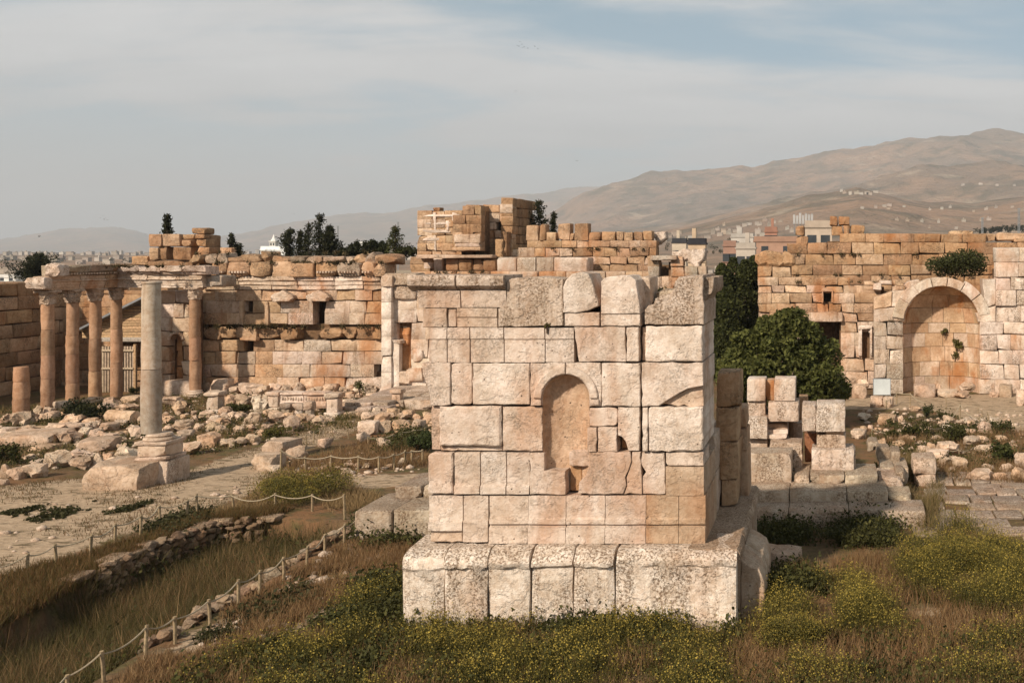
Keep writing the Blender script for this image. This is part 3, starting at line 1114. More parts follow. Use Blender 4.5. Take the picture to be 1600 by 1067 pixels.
def rows(y0, *hs):
    out, y = [], y0
    for h in hs:
        out.append((y, y + h))
        y += h
    return out


rw = np.random.default_rng(5)
GO = (GOLD, CREAM, GOLD, OCHRE)

Y1, Y2 = 54.6, 53.4
# --- recessed wall of the hall behind the rubble field
W1 = empty('hall_wall', (at(450, 0, Y1)[0], Y1, 0), 'long golden stone wall behind the rubble field with a projecting string course and narrow window', 'ruined wall')


def pal1(x, y, r):
    if y < 430: return tone((BROWN, OCHRE, GREY), r)
    if y < 470: return tone((GOLD, OCHRE, CREAM), r)
    if 505 < y < 530: return tone((BROWN, OCHRE), r)
    return tone((CREAM, GOLD, PALE) if 420 < x < 560 else (GOLD, CREAM, OCHRE), r, 0.09)


H1 = [(489, 470, 507, 507), (381, 531, 396, 549), (383, 468, 395, 488), (478, 509, 488, 529), (584, 566, 597, 582)]
course_wall(W1, 296, 598, Y1, rows(452, 18, 19, 18), [(296, 452), (600, 452)], pal1, rw, w=(22, 44), holes=H1, proud=0.015, coref=False)
course_wall(W1, 296, 598, Y1, rows(531, 18, 20, 20, 20), [(296, 500), (600, 500)], pal1, rw, w=(26, 46), holes=H1, proud=0.012, rad=0.02, coref=False)
wall_core(W1, 298, 596, Y1, lambda q: 420, 606, H1, 0.4, 1.5)
wall_core(W1, 298, 596, Y1, lambda q: 425, 606, (), 1.9, 2.2, name='rear_fill')
# entablature band, with a moulded face
x = 318
while x < 597:
    w_ = rw.uniform(38, 68)
    x2 = min(x + w_, 597)
    pr = [(0.10, at(0, 452, Y1)[2]), (0.10, at(0, 446, Y1)[2]), (0.16, at(0, 445, Y1)[2]), (0.16, at(0, 440, Y1)[2]), (0.24, at(0, 438, Y1)[2]), (0.24, at(0, 432, Y1)[2])]
    put('architrave_stone', prof_block(at(x, 0, Y1)[0] + 0.02, at(x2, 0, Y1)[0] - 0.02, Y1, pr, 0.8, rw, 0.03, 0.5), W1, M['wall'], tone((CREAM, GOLD, PALE), rw))
    x = x2
# ragged cornice stones, some with a dentil strip
x = 330
while x < 600:
    w_ = rw.uniform(20, 36)
    x2 = min(x + w_, 602)
    px_block('cornice_stone', W1, x, rw.uniform(408, 412), x2 + 1, 433, Y1 - 0.3, 1.2, M['old'], tone((OCHRE, BROWN, GREY, GOLD), rw), rw, (2, 1, 2), rw.normal() * 0.06, 0.05, 0.04, 0.6, 0.6, 0.25)
    if rw.random() < 0.45:
        for d in range(int((x2 - x - 4) / 4.5)):
            px_block('dentil', W1, x + 2 + d * 4.5, 423.5, x + 4.8 + d * 4.5, 427, Y1 - 0.5, 0.3, M['old'], CREAM, rw, (1, 1, 1), 0.05, 0.01, 0.003, chips=0)
    x = x2 + rw.uniform(0, 2)
x = 300
while x < 605:
    w_ = rw.uniform(13, 32)
    px_block('coping_stone', W1, x, rw.uniform(393, 401), x + w_ + 2, 413, Y1, 1.1, M['old'], tone((OCHRE, BROWN, GREY), rw), rw, (2, 1, 2), rw.normal() * 0.1, 0.08, 0.07, 0.6, 0.8, 0.3)
    x += w_ + rw.uniform(-1, 1)
# string course, broken into lumps
x = 318
while x < 594:
    w_ = rw.uniform(16, 40)
    if not (476 < x + w_ / 2 < 490):
        px_block('string_course', W1, x, 511 + rw.uniform(-2, 2), min(x + w_, 596), 530 + rw.uniform(-3, 1), Y1 - 0.15, 0.7, M['old'], tone((BROWN, OCHRE, GOLD), rw), rw, (2, 1, 2), rw.uniform(-0.05, 0.12), 0.04, 0.035, 0.5, 0.5, 0.22)
    x += w_
# two small carved pediments and their sills
for xm, y0, y1 in ((442, 453, 470), (497, 453, 469)):
    px_poly('pediment', W1, [(xm - 19, y1 - 4), (xm - 17, y1 - 8), (xm, y0), (xm + 16, y1 - 8), (xm + 18, y1 - 4), (xm + 14, y1), (xm - 15, y1)], Y1 - 0.25, 0.5, M['old'], CREAM, rw, 0.12, 0.08, 0.03)
    px_block('sill', W1, xm - 16, y1 - 3, xm + 13, y1 + 2, Y1 - 0.4, 0.4, M['wall'], CREAM, rw, (1, 1, 1), 0.08, 0.03)
px_block('sill', W1, 374, 527, 401, 533, Y1 - 0.4, 0.4, M['wall'], GOLD, rw, (1, 1, 1), 0.08, 0.03)
for xm in (374, 414):
    px_block('pilaster_strip', W1, xm, 470, xm + 6, 508, Y1 - 0.05, 0.3, M['wall'], GOLD, rw, (1, 1, 3), 0.05, 0.02)

# --- wall with a white pilaster, running on behind the altar
W2 = empty('pilaster_wall', (at(640, 0, Y2)[0], Y2, 0), 'pale wall with a tall white pilaster, standing just left of the altar tower', 'ruined wall')
H2 = [(621, 512, 642, 600)]
course_wall(W2, 613, 1004, Y2, rows(446, 18, 20, 20, 26, 30, 30, 26), [(613, 446), (1004, 446)], (PALE, WHITE, CREAM), rw, w=(20, 40), holes=H2, proud=0.03, mat='altar')
px_block('cornice_stone', W2, 600, 427, 652, 446, Y2 - 0.2, 1.2, M['base'], (0.52, 0.42, 0.33), rw, (3, 2, 2), 0.1, 0.12, 0.05)
px_block('stone_block', W2, 613, 446, 650, 468, Y2 - 0.1, 1.0, M['base'], CREAM, rw, (3, 2, 2), 0.08, 0.09, 0.04)
yy = 612
for hh in (30, 26, 30, 28, 26, 24):
    px_block('pilaster_drum', W2, 595.5, yy - hh, 611.5, yy, Y2 - 0.35, 0.8, M['altar'], WHITE, rw, (1, 1, 2), 0, 0.02, 0.005, chips=0.1)
    yy -= hh
px_block('pilaster_capital', W2, 593.5, yy - 18, 613.5, yy, Y2 - 0.45, 1.0, M['altar'], CREAM, rw, (2, 2, 2), 0, 0.06, 0.04)
px_block('pilaster_base', W2, 592, 606, 616, 614, Y2 - 0.5, 0.9, M['altar'], WHITE, rw, (1, 1, 1), 0, 0.04, 0.01)
px_block('pilaster_strip', W2, 613, 532, 624, 606, Y2 - 0.2, 0.4, M['altar'], WHITE, rw, (1, 1, 3), 0, 0.02)
px_block('impost', W2, 612, 531, 626, 538, Y2 - 0.3, 0.5, M['altar'], WHITE, rw, (1, 1, 1), 0, 0.02)
for x0, y0, x1, y1, c, d in ((625, 538, 642, 600, (0.52, 0.30, 0.16), 0.35), (622, 512, 640, 540, (0.50, 0.28, 0.15), 0.25), (644, 545, 660, 566, PALE, -0.1), (632, 575, 660, 596, CREAM, -0.15), (622, 580, 640, 600, CREAM, -0.2)):
    px_block('stone_block', W2, x0, y0, x1, y1, Y2 + d, 0.5, M['niche'], c, rw, (2, 1, 3), 0, 0.08, 0.05)

# --- rampart with battlements and the square tower
W3 = empty('rampart', (at(900, 0, 66)[0], 66, 0), 'brown stone rampart with battlements running right from the square tower', 'rampart')
course_wall(W3, 640, 1026, 66, rows(376, 11, 14, 12, 13, 14, 14), [(640, 399), (690, 402), (700, 391), (815, 391), (822, 376), (1026, 377)], (OCHRE, GOLD, BROWN, CREAM), rw, w=(16, 34), proud=0.06, mat=('old', 'wall'), rad=0.025)
course_wall(W3, 775, 920, 64.2, rows(402, 24), [(775, 402), (920, 404)], (PALE, GREY, CREAM, GREY), rw, w=(28, 42), proud=0.1, mat=('base', 'altar'), rad=0.09, coref=False, depth=1.1)
course_wall(W3, 696, 776, 64.6, rows(404, 20), [(690, 404), (780, 404)], (BROWN, BROWN), rw, w=(16, 24), proud=0.15, mat='old', rad=0.1, coref=False, depth=1.0)  # shade on this row of blocks is put into the brown colour
course_wall(W3, 640, 1030, 63.5, rows(424, 14, 20, 20), [(640, 424), (1030, 426)], (CREAM, OCHRE, GOLD), rw, w=(26, 52), proud=0.1, mat='wall', rad=0.05, depth=1.0)
for x0, y0, x1, y1 in ((822, 352, 841, 376), (843, 350, 853, 376), (871, 349, 891, 376), (897, 349, 919, 376), (919, 362, 938, 376), (940, 362, 961, 376), (963, 362, 974, 376), (975, 363, 988, 376), (990, 362, 1004, 376), (1005, 361, 1019, 376),
                       (853, 363, 868, 376), (890, 364, 897, 376)):
    ym = (y0 + y1) / 2
    px_block('merlon', W3, x0, y0, x1, y1, 66, 0.9, M['old'], tone((OCHRE, BROWN, GOLD), rw), rw, (2, 1, 2), rw.normal() * 0.03, 0.05, 0.03)

W4 = empty('square_tower', (at(735, 0, 64)[0], 64, 0), 'tall square brown stone tower with a pale patched face rising behind the altar', 'ruined tower')
H4 = [(775, 346, 789, 360)]
course_wall(W4, 652, 722, 65.5, rows(329, 14, 13, 12, 12, 12, 12), [(651, 331), (720, 331)], (OCHRE, GOLD, OCHRE, CREAM), rw, w=(13, 26), proud=0.03, mat=('wall', 'old'), thick=5)
course_wall(W4, 707, 752, 64.2, rows(322, 14, 14, 13, 14, 16), [(707, 336), (719, 336), (720, 321), (752, 319)], (OCHRE, GOLD, BROWN), rw, w=(14, 28), proud=0.04, mat='old', thick=6)
course_wall(W4, 752, 801, 66.0, rows(310, 9, 14, 14, 13, 13, 14, 14), [(748, 318), (770, 318), (790, 316), (792, 309), (801, 309)], (GOLD, OCHRE, CREAM), rw, w=(14, 30), holes=H4, proud=0.03, mat='wall', thick=4.4)
# pale mortar repairs on the left face, each a proud strip of lighter stone
for x0, y0, x1, y1 in ((658, 335, 718, 339), (664, 347, 704, 351), (660, 359, 704, 364), (660, 371, 690, 376), (676, 332, 681, 360), (696, 345, 702, 362), (676, 366, 682, 392), (676, 397, 692, 424), (662, 410, 676, 420), (706, 332, 714, 345)):
    px_block('repair_strip', W4, x0, y0, x1, y1, 65.47, 0.3, M['altar'], PALE, rw, (3, 1, 1), 0.0, 0.02, 0.02)
for x0, x1, y0, y1, p in ((708, 752, 386, 392, 0.22), (711, 751, 380, 386, 0.12), (709, 751, 366, 380, 0.05), (650, 770, 398, 404, 0.02)):
    px_block('string_course', W4, x0, y0, x1, y1, 64.2, 1.0, M['old'], tone((OCHRE, CREAM), rw), rw, (3, 1, 1), p, 0.06, 0.03)
px_block('coping_stone', W4, 676, 324, 687, 332, 66, 0.8, M['old'], BROWN, rw, (1, 1, 1), 0, 0.08, 0.05)
px_block('coping_stone', W4, 727, 320, 751, 327, 65.0, 0.8, M['old'], OCHRE, rw, (1, 1, 1), 0, 0.08, 0.05)
# right flank of the tower
xr_ = at(801, 0, 66)[0]
zz = [at(0, y, 66)[2] for y in (309, 324, 339, 353, 367, 381, 395)]
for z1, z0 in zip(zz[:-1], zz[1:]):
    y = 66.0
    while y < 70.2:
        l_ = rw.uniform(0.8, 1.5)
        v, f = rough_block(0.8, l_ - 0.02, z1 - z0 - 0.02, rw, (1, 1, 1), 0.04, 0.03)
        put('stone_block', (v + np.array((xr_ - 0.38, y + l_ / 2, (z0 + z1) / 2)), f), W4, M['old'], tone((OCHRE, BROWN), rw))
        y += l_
# recessed flank left of the deep buttress, in its own shade
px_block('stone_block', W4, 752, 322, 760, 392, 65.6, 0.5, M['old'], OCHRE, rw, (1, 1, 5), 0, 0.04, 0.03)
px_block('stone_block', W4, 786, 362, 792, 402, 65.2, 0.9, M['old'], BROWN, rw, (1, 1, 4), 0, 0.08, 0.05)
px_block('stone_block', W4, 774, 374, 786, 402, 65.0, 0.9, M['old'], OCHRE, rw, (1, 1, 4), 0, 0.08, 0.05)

# --- fragment with a dark doorway right of the rampart
W5 = empty('doorway_fragment', (at(1060, 0, 62)[0], 62, 0), 'small ruined wall with a dark square doorway beyond the top of the altar', 'ruined wall')
H5 = [(1030, 407, 1048, 431)]
course_wall(W5, 1012, 1104, 62, rows(400, 16, 16, 16, 18, 18), [(1012, 401), (1060, 400), (1062, 412), (1104, 416)], (CREAM, GOLD, GREY), rw, w=(14, 26), holes=H5, proud=0.06, mat='wall', rad=0.03)
px_block('lintel', W5, 1016, 399, 1058, 407, 61.8, 0.9, M['old'], GREY, rw, (2, 1, 1), 0.1, 0.06, 0.03)
px_poly('fallen_lintel', W5, [(1050, 392), (1100, 388), (1101, 398), (1092, 417), (1086, 420), (1074, 406), (1052, 404)], 62.3, 1.2, M['base'], PALE, rw, 0, 0.1, 0.05)
px_poly('stone_block', W5, [(1022, 364), (1040, 362), (1041, 372), (1030, 382), (1022, 384)], 67, 1.0, M['base'], PALE, rw, 0, 0.1, 0.05)

# --- right: hall front with openings
W6 = empty('hall_front', (at(1270, 0, 56)[0], 56, 0), 'golden stone hall front with a wide dark opening behind the round fig tree', 'ruined wall')
H6 = [(1268, 503, 1314, 575), (1286, 456, 1300, 472), (1376, 443, 1394, 478), (1347, 517, 1359, 553)]


def pal6(x, y, r):
    return tone((GOLD, CREAM, OCHRE) if y < 500 else (GOLD, CREAM, PALE), r, 0.1)


course_wall(W6, 1184, 1412, 56, rows(416, 17, 13, 12, 16, 15, 14, 17, 20, 20, 20, 20, 18), [(1184, 416), (1236, 416), (1240, 430), (1330, 430), (1340, 440), (1412, 440)], pal6, rw, w=(18, 38), holes=H6, proud=0.03, thick=1.6)
px_block('lintel', W6, 1262, 487, 1318, 503, 55.85, 1.2, M['wall'], CREAM, rw, (3, 1, 1), 0.12, 0.05, 0.03)
px_poly('coping_stone', W6, [(1180, 398), (1190, 393), (1226, 392), (1240, 400), (1242, 412), (1225, 416), (1186, 416), (1179, 408)], 55.9, 1.2, M['old'], OCHRE, rw, 0, 0.15, 0.06)
# arched window surround and narrow door frame
for x0, y0, x1, y1, p in ((1284, 455, 1287, 474, 0.06), (1299, 455, 1302, 474, 0.06), (1341, 512, 1347, 556, 0.1), (1359, 512, 1363, 556, 0.1), (1341, 508, 1363, 515, 0.14), (1374, 438, 1396, 444, 0.1)):
    px_block('frame_stone', W6, x0, y0, x1, y1, 55.95, 0.5, M['wall'], PALE, rw, (1, 1, 2), p, 0.02, 0.01)
v = [(1283 + 9.5 - 10 * math.cos(a), 456 - 7 * math.sin(a)) for a in np.linspace(0, math.pi, 9)]
px_poly('window_arch', W6, v + [(1300, 456), (1286, 456)], 55.95, 0.5, M['wall'], CREAM, rw, 0.06, 0.03, 0.01)
px_block('corbel', W6, 1364, 442, 1378, 455, 55.7, 1.0, M['altar'], WHITE, rw, (1, 1, 1), 0.1, 0.1, 0.05)
# dark grille and posts inside the wide opening
for x0 in (1300, 1304.5, 1309):
    px_block('grille_bar', W6, x0, 503, x0 + 1.6, 575, 57.0, 0.08, M['bark'], None, rw, (1, 1, 1), 0, 0.01, 0)

# --- right: upper wall behind
W7 = empty('upper_wall', (at(1400, 0, 60)[0], 60, 0), 'weathered brown upper wall crossing behind the arched recess, with a stepped stack on top', 'ruined wall')
TOP7 = [(1190, 412), (1236, 410), (1240, 383), (1262, 383), (1264, 380), (1290, 380), (1292, 368), (1350, 368), (1352, 368), (1400, 368), (1402, 366), (1462, 366), (1464, 377), (1482, 377), (1484, 362), (1522, 362), (1524, 378), (1536, 377), (1700, 368)]
course_wall(W7, 1190, 1640, 60, rows(365, 14, 18, 17, 16, 15, 13, 15, 18), TOP7, (OCHRE, BROWN, OCHRE, GOLD), rw, mat=('old', 'old', 'wall'), w=(24, 50), proud=0.06, rad=0.03, thick=1.6)
for x0, y0, x1, y1 in ((1296, 338, 1309, 353), (1310, 338, 1328, 352), (1299, 353, 1317, 368), (1318, 352, 1328, 368), (1329, 352, 1351, 368), (1243, 353, 1257, 368), (1244, 369, 1262, 383)):
    px_block('stone_block', W7, x0, y0, x1, y1, 60.1, 1.0, M['old'], tone((OCHRE, BROWN), rw), rw, (2, 1, 2), rw.normal() * 0.05, 0.08, 0.05)
for x0, y0, x1, y1 in ((1538, 365, 1556, 377), (1558, 364, 1602, 377), (1484, 361, 1521, 377)):
    px_block('coping_stone', W7, x0, y0, x1, y1, 60.2, 1.0, M['old'], tone((OCHRE, GOLD), rw), rw, (2, 1, 2), rw.normal() * 0.05, 0.1, 0.05)

# --- right: frontage with the arched recess
YE = 53.7
W8 = empty('arched_frontage', (at(1472, 0, YE)[0], YE, 0), 'pale stone frontage with a tall round arched recess at the right', 'ruined wall')
AX, AS, AR = 1471.0, 507.0, 60.0
DEPTH = 0.64


def arch_hole_fill(x0, y0, x1, y1):
    pass


re_ = np.random.default_rng(12)
crs = rows(434, 16, 18, 20, 18, 22, 21, 22, 20, 22, 21)
pal8 = (PALE, CREAM, WHITE, PALE)
# left pier, right pier
course_wall(W8, 1366, 1411, YE, rows(503, 22, 21, 22, 24, 23), [(1366, 503), (1411, 503)], (CREAM, PALE, GREY), re_, mat=('base', 'altar'), w=(18, 26), proud=0.05, thick=2.6)
course_wall(W8, 1531, 1640, YE, rows(503, 20, 24, 22, 24, 22), [(1531, 503), (1640, 503)], pal8, re_, mat=('altar', 'wall'), w=(20, 42), proud=0.02, thick=2.6, rad=0.025)
course_wall(W8, 1556, 1640, YE, rows(387, 23, 23, 20, 25, 25), [(1556, 412), (1570, 410), (1571, 389), (1640, 388)], pal8, re_, mat=('altar', 'base'), w=(22, 40), proud=0.05, thick=1.6, rad=0.03)
# haunches beside the arch
for pts, c in (([(1396, 480), (1419, 480), (1413, 503), (1366, 503), (1366, 484)], CREAM), ([(1395, 456), (1421, 453), (1428, 466), (1420, 479), (1394, 479)], PALE), ([(1412, 446), (1420, 440), (1436, 437), (1445, 452), (1430, 464)], CREAM),
               ([(1366, 484), (1366, 466), (1394, 456), (1394, 479)], GOLD),
               ([(1529, 503), (1525, 490), (1540, 482), (1556, 478), (1556, 503)], PALE), ([(1536, 436), (1556, 436), (1556, 476), (1544, 480), (1538, 466)], PALE)):
    px_poly('stone_block', W8, pts, YE, 1.2, M['altar'], tone((c,), re_, 0.06), re_, re_.normal() * 0.02, 0.05, 0.02, 0.3)
# voussoirs
edges = [172, 148, 126, 103, 82, 60, 38, 12]
for a0, a1 in zip(edges[:-1], edges[1:]):
    ro = 74 if 50 < (a0 + a1) / 2 < 130 else 78
    pts = [(AX + ro * math.cos(math.radians(a)), AS - ro * 0.995 * math.sin(math.radians(a))) for a in np.linspace(a0 - 0.5, a1 + 0.5, 5)]
    pts += [(AX + AR * math.cos(math.radians(a)), AS - AR * math.sin(math.radians(a))) for a in np.linspace(a1 + 0.5, a0 - 0.5, 5)]
    px_poly('voussoir', W8, pts, YE, 1.0, M['altar'], tone((WHITE, PALE) if a0 < 100 else (CREAM, PALE), re_, 0.06), re_, 0.06, 0.03, 0.008, 0.4)
# curved back of the recess: courses of stones, then the half dome
Re, xe, zsp = AR * YE / F, at(AX, 0, YE)[0], at(0, AS, YE)[2]


def curved_stone(a0, a1, z0, z1, dome=None, proud=0.0):
    n = 4
    V = []
    for j in range(3):
        for i in range(n + 1):
            a = math.radians(a0 + (a1 - a0) * i / n)
            t = j / 2
            for off in (0.0, 0.35):
                R = Re + off - proud
                if dome is None:
                    V.append((xe - R * math.cos(a), YE + 0.1 + R * DEPTH * math.sin(a), z0 + (z1 - z0) * t))
                else:
                    e = math.radians(dome[0] + (dome[1] - dome[0]) * t)
                    V.append((xe - R * math.cos(e) * math.cos(a), YE + 0.1 + R * DEPTH * math.cos(e) * math.sin(a), zsp + R * math.sin(e)))
    V = np.array(V)
    w2 = 2 * (n + 1)
    Fc = []
    for j in range(2):
        for i in range(n):
            q = j * w2 + 2 * i
            Fc.append((q, q + 2, q + w2 + 2, q + w2))
            Fc.append((q + 1, q + w2 + 1, q + w2 + 3, q + 3))
        q = j * w2
        Fc.append((q, q + w2, q + w2 + 1, q + 1))
        q = j * w2 + 2 * n
        Fc.append((q, q + 1, q + w2 + 1, q + w2))
    for i in range(n):
        Fc.append((2 * i, 2 * i + 1, 2 * i + 3, 2 * i + 2))
        q = 2 * w2 + 2 * i
        Fc.append((q, q + 2, q + 3, q + 1))
    return V, Fc


ylev = [616, 592, 569, 545, 523, AS]
for k in range(5):
    z0, z1 = at(0, ylev[k], YE)[2], at(0, ylev[k + 1], YE)[2]
    cuts = np.sort(np.concatenate(([0, 180], np.linspace(18, 162, 6 + k % 2) + re_.normal(size=6 + k % 2) * 5)))
    for a0, a1 in zip(cuts[:-1], cuts[1:]):
        put('stone_block', curved_stone(a0 + 0.35, a1 - 0.35, z0 + 0.012, z1 - 0.012, None, re_.uniform(-0.02, 0.03)), W8, M['niche'], tone((GOLD, CREAM, OCHRE), re_, 0.08), smooth=28)
for k, (e0, e1) in enumerate(((0, 24), (24, 48), (48, 72))):
    cuts = np.linspace(0, 180, 8 - 2 * k) + np.array([0] + list(re_.normal(size=6 - 2 * k) * 4) + [0])
    for a0, a1 in zip(cuts[:-1], cuts[1:]):
        put('stone_block', curved_stone(a0 + 0.35, a1 - 0.35, 0, 0, (e0 + 0.4, e1 - 0.4), re_.uniform(-0.02, 0.03)), W8, M['niche'], tone((OCHRE, GOLD), re_, 0.08), smooth=28)
put('stone_block', curved_stone(0, 180, 0, 0, (72.4, 90), 0), W8, M['niche'], OCHRE, smooth=28)
# backing so that no light leaks round the recess
V, Fc = [], []
nb = 18
for z in (at(0, 625, YE)[2], zsp):
    for k in range(nb + 1):
        a = math.pi * k / nb
        V.append((xe - (Re + 0.5) * math.cos(a), YE + 0.2 + (Re + 0.5) * DEPTH * math.sin(a), z))
for e in (30, 60, 89):
    for k in range(nb + 1):
        a = math.pi * k / nb
        c_ = (Re + 0.5) * math.cos(math.radians(e))
        V.append((xe - c_ * math.cos(a), YE + 0.2 + c_ * DEPTH * math.sin(a), zsp + (Re + 0.5) * math.sin(math.radians(e))))
for i in range(4):
    for k in range(nb):
        q = i * (nb + 1) + k
        Fc.append((q, q + 1, q + nb + 2, q + nb + 1))
put('rubble_core', (np.array(V), Fc), W8, M['core'], None)
for x0, y0, x1, y1 in ((1395, 437, 1412, 447), (1556, 434, 1572, 470)):
    px_block('stone_block', W8, x0, y0, x1, y1, YE + 0.3, 1.0, M['wall'], GOLD, re_, (2, 1, 2), 0, 0.06, 0.04)

# --- left: shaded walls of the side court
WL = empty('side_court_wall', (at(120, 0, 57)[0], 57, 0), 'shaded brown stone wall behind the row of columns at the far left', 'ruined wall')
rl = np.random.default_rng(33)
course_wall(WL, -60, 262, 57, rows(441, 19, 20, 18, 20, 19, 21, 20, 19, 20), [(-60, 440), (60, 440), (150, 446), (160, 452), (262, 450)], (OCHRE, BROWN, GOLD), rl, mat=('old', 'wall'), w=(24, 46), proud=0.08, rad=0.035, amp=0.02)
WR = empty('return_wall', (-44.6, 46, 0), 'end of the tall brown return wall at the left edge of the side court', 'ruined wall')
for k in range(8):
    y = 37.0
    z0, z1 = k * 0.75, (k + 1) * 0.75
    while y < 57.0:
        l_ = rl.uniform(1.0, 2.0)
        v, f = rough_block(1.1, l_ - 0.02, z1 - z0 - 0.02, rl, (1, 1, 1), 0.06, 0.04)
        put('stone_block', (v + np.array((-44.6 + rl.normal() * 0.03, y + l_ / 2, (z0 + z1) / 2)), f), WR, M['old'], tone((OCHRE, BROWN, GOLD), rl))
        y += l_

# --- pier with a small niche between the column row and the hall
WP = empty('niche_pier', (at(275, 0, 53.2)[0], 53.2, 0), 'pale ruined pier with a small orange stained round headed niche beside the grey column', 'ruined wall')
HP = [(266, 521, 285, 597)]
course_wall(WP, 250, 297, 53.2, rows(454, 20, 22, 22, 22, 24, 22, 20), [(250, 454), (297, 454)], (CREAM, PALE, GOLD), rl, mat=('wall', 'altar'), w=(14, 26), holes=HP, proud=0.06, rad=0.03, thick=1.2)
px_block('plinth', WP, 248, 594, 299, 619, 53.0, 1.0, M['altar'], CREAM, rl, (3, 1, 1), 0.05, 0.1, 0.04)
for k, (y0, y1) in enumerate(((597, 572), (572, 548), (548, 530))):
    px_block('niche_stone', WP, 265, y1, 286, y0, 53.75, 0.3, M['niche'], (0.48, 0.25, 0.12), rl, (2, 1, 2), 0, 0.03, 0.04)
an = np.linspace(0, math.pi, 11)
ring = [(275.5 - 13 * math.cos(a), 531 - 13 * math.sin(a)) for a in an] + [(275.5 + 9 * math.cos(a), 531 - 9 * math.sin(a)) for a in an]
px_poly('niche_arch', WP, ring, 53.2, 0.6, M['wall'], CREAM, rl, 0.1, 0.03, 0.01)
px_poly('niche_stone', WP, [(264, 533)] + [(275.5 - 10 * math.cos(a), 532 - 10.5 * math.sin(a)) for a in an] + [(287, 533)], 53.75, 0.3, M['niche'], (0.40, 0.20, 0.10), rl)

# passage behind the wide opening of the hall front
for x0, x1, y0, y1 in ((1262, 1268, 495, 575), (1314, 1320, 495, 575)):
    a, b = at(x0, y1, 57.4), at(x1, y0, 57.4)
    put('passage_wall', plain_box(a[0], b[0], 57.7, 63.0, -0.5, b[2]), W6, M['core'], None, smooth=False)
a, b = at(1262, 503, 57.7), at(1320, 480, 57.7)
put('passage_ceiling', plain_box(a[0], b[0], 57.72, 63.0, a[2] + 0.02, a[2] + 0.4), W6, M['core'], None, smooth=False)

# ------------------------------------------------------------------ columns
rc = np.random.default_rng(8)
PINK = (0.41, 0.255, 0.165)


def capital(parent, z0, z1, r0, r1, r, col):
    """worn Corinthian capital: flaring bell with rows of leaf lumps and a square abacus"""
    h = z1 - z0
    pr = [(r0 * 1.02, z0), (r0 * 1.14, z0 + 0.05 * h), (r0 * 1.05, z0 + 0.10 * h), (r0 * 1.2, z0 + 0.32 * h), (r0 * 1.12, z0 + 0.36 * h), (r0 * 1.32, z0 + 0.62 * h), (r0 * 1.2, z0 + 0.66 * h), (r1, z0 + 0.85 * h)]
    seg = 24
    v, f = lathe(pr, seg)
    ang = np.arctan2(v[:, 1], v[:, 0])
    tz = (v[:, 2] - z0) / h
    lump = 1 + 0.10 * np.cos(ang * 8 + np.where(tz > 0.34, math.pi, 0)) * np.where((tz > 0.12) & (tz < 0.7), 1, 0.2)
    v[:, :2] *= lump[:, None]
    v += wobble(v, 0.025, 0.25, r)
    o = link('capital', mesh('capital', v, f, 40, M['base']), parent, None, col)
    w = r1 * 1.95
    bv, bf = rough_block(w, w, h * 0.16, r, (2, 2, 1), 0.03, 0.02)
    link('abacus', mesh('abacus', bv + np.array((0, 0, z1 - 0.08 * h)), bf, 28, M['base']), parent, None, col)
    return o


def column(name, px, Y, ztop, rad, label, drums, cap=True, base=True, col=PINK, mat='granite', z0=0.0, group='columns of the side court', capcol=CREAM):
    X = (px - PX0) * Y / F
    c = empty(name, (X, Y, z0), label, 'column', group)
    ztop -= z0
    zb_ = 0.0
    if base:
        v, f = rough_block(rad * 2.9, rad * 2.9, 0.16, rc, (1, 1, 1), 0.02, 0.008)
        link('plinth', mesh('plinth', v + np.array((0, 0, 0.08)), f, 28, M['altar']), c, None, CREAM)
        pr = [(rad * 1.36, 0.16), (rad * 1.42, 0.20), (rad * 1.36, 0.26), (rad * 1.15, 0.30), (rad * 1.22, 0.34), (rad * 1.1, 0.38)]
        v, f = lathe(pr, 24)
        link('column_base', mesh('column_base', v, f, 30, M['altar']), c, None, CREAM)
        zb_ = 0.38
    zc_ = ztop - (rad * 2.3 if cap else 0)
    cuts = [zb_] + [zb_ + (zc_ - zb_) * d for d in drums] + [zc_]
    for k, (a, b) in enumerate(zip(cuts[:-1], cuts[1:])):
        n = 6
        pr = []
        for i in range(n + 1):
            t = i / n
            z = a + 0.004 + (b - a - 0.008) * t
            rr = rad * (1 - 0.10 * ((z - zb_) / max(zc_ - zb_, 0.1)) ** 1.3)
            if i in (0, n): rr *= 0.955
            pr.append((rr, z))
        v, f = lathe(pr, 26)
        v += wobble(v, 0.010, 0.4, rc) * np.array((1, 1, 0.15))
        shift = rc.normal(size=2) * 0.012
        v[:, :2] += shift
        link('shaft_drum', mesh('shaft_drum', v, f, 40, M[mat]), c, None, tone((col,), rc, 0.13))
    if not cap and name == 'column':
        pr = [(rad * 0.93, zc_), (rad * 1.0, zc_ + 0.03), (rad * 1.0, zc_ + 0.08), (rad * 0.9, zc_ + 0.1)]
        v, f = lathe(pr, 26)
        link('astragal', mesh('astragal', v, f, 30, M[mat]), c, None, col)
    if cap:
        capital(c, zc_, ztop, rad * 0.92, rad * 1.38, rc, capcol)
    return c


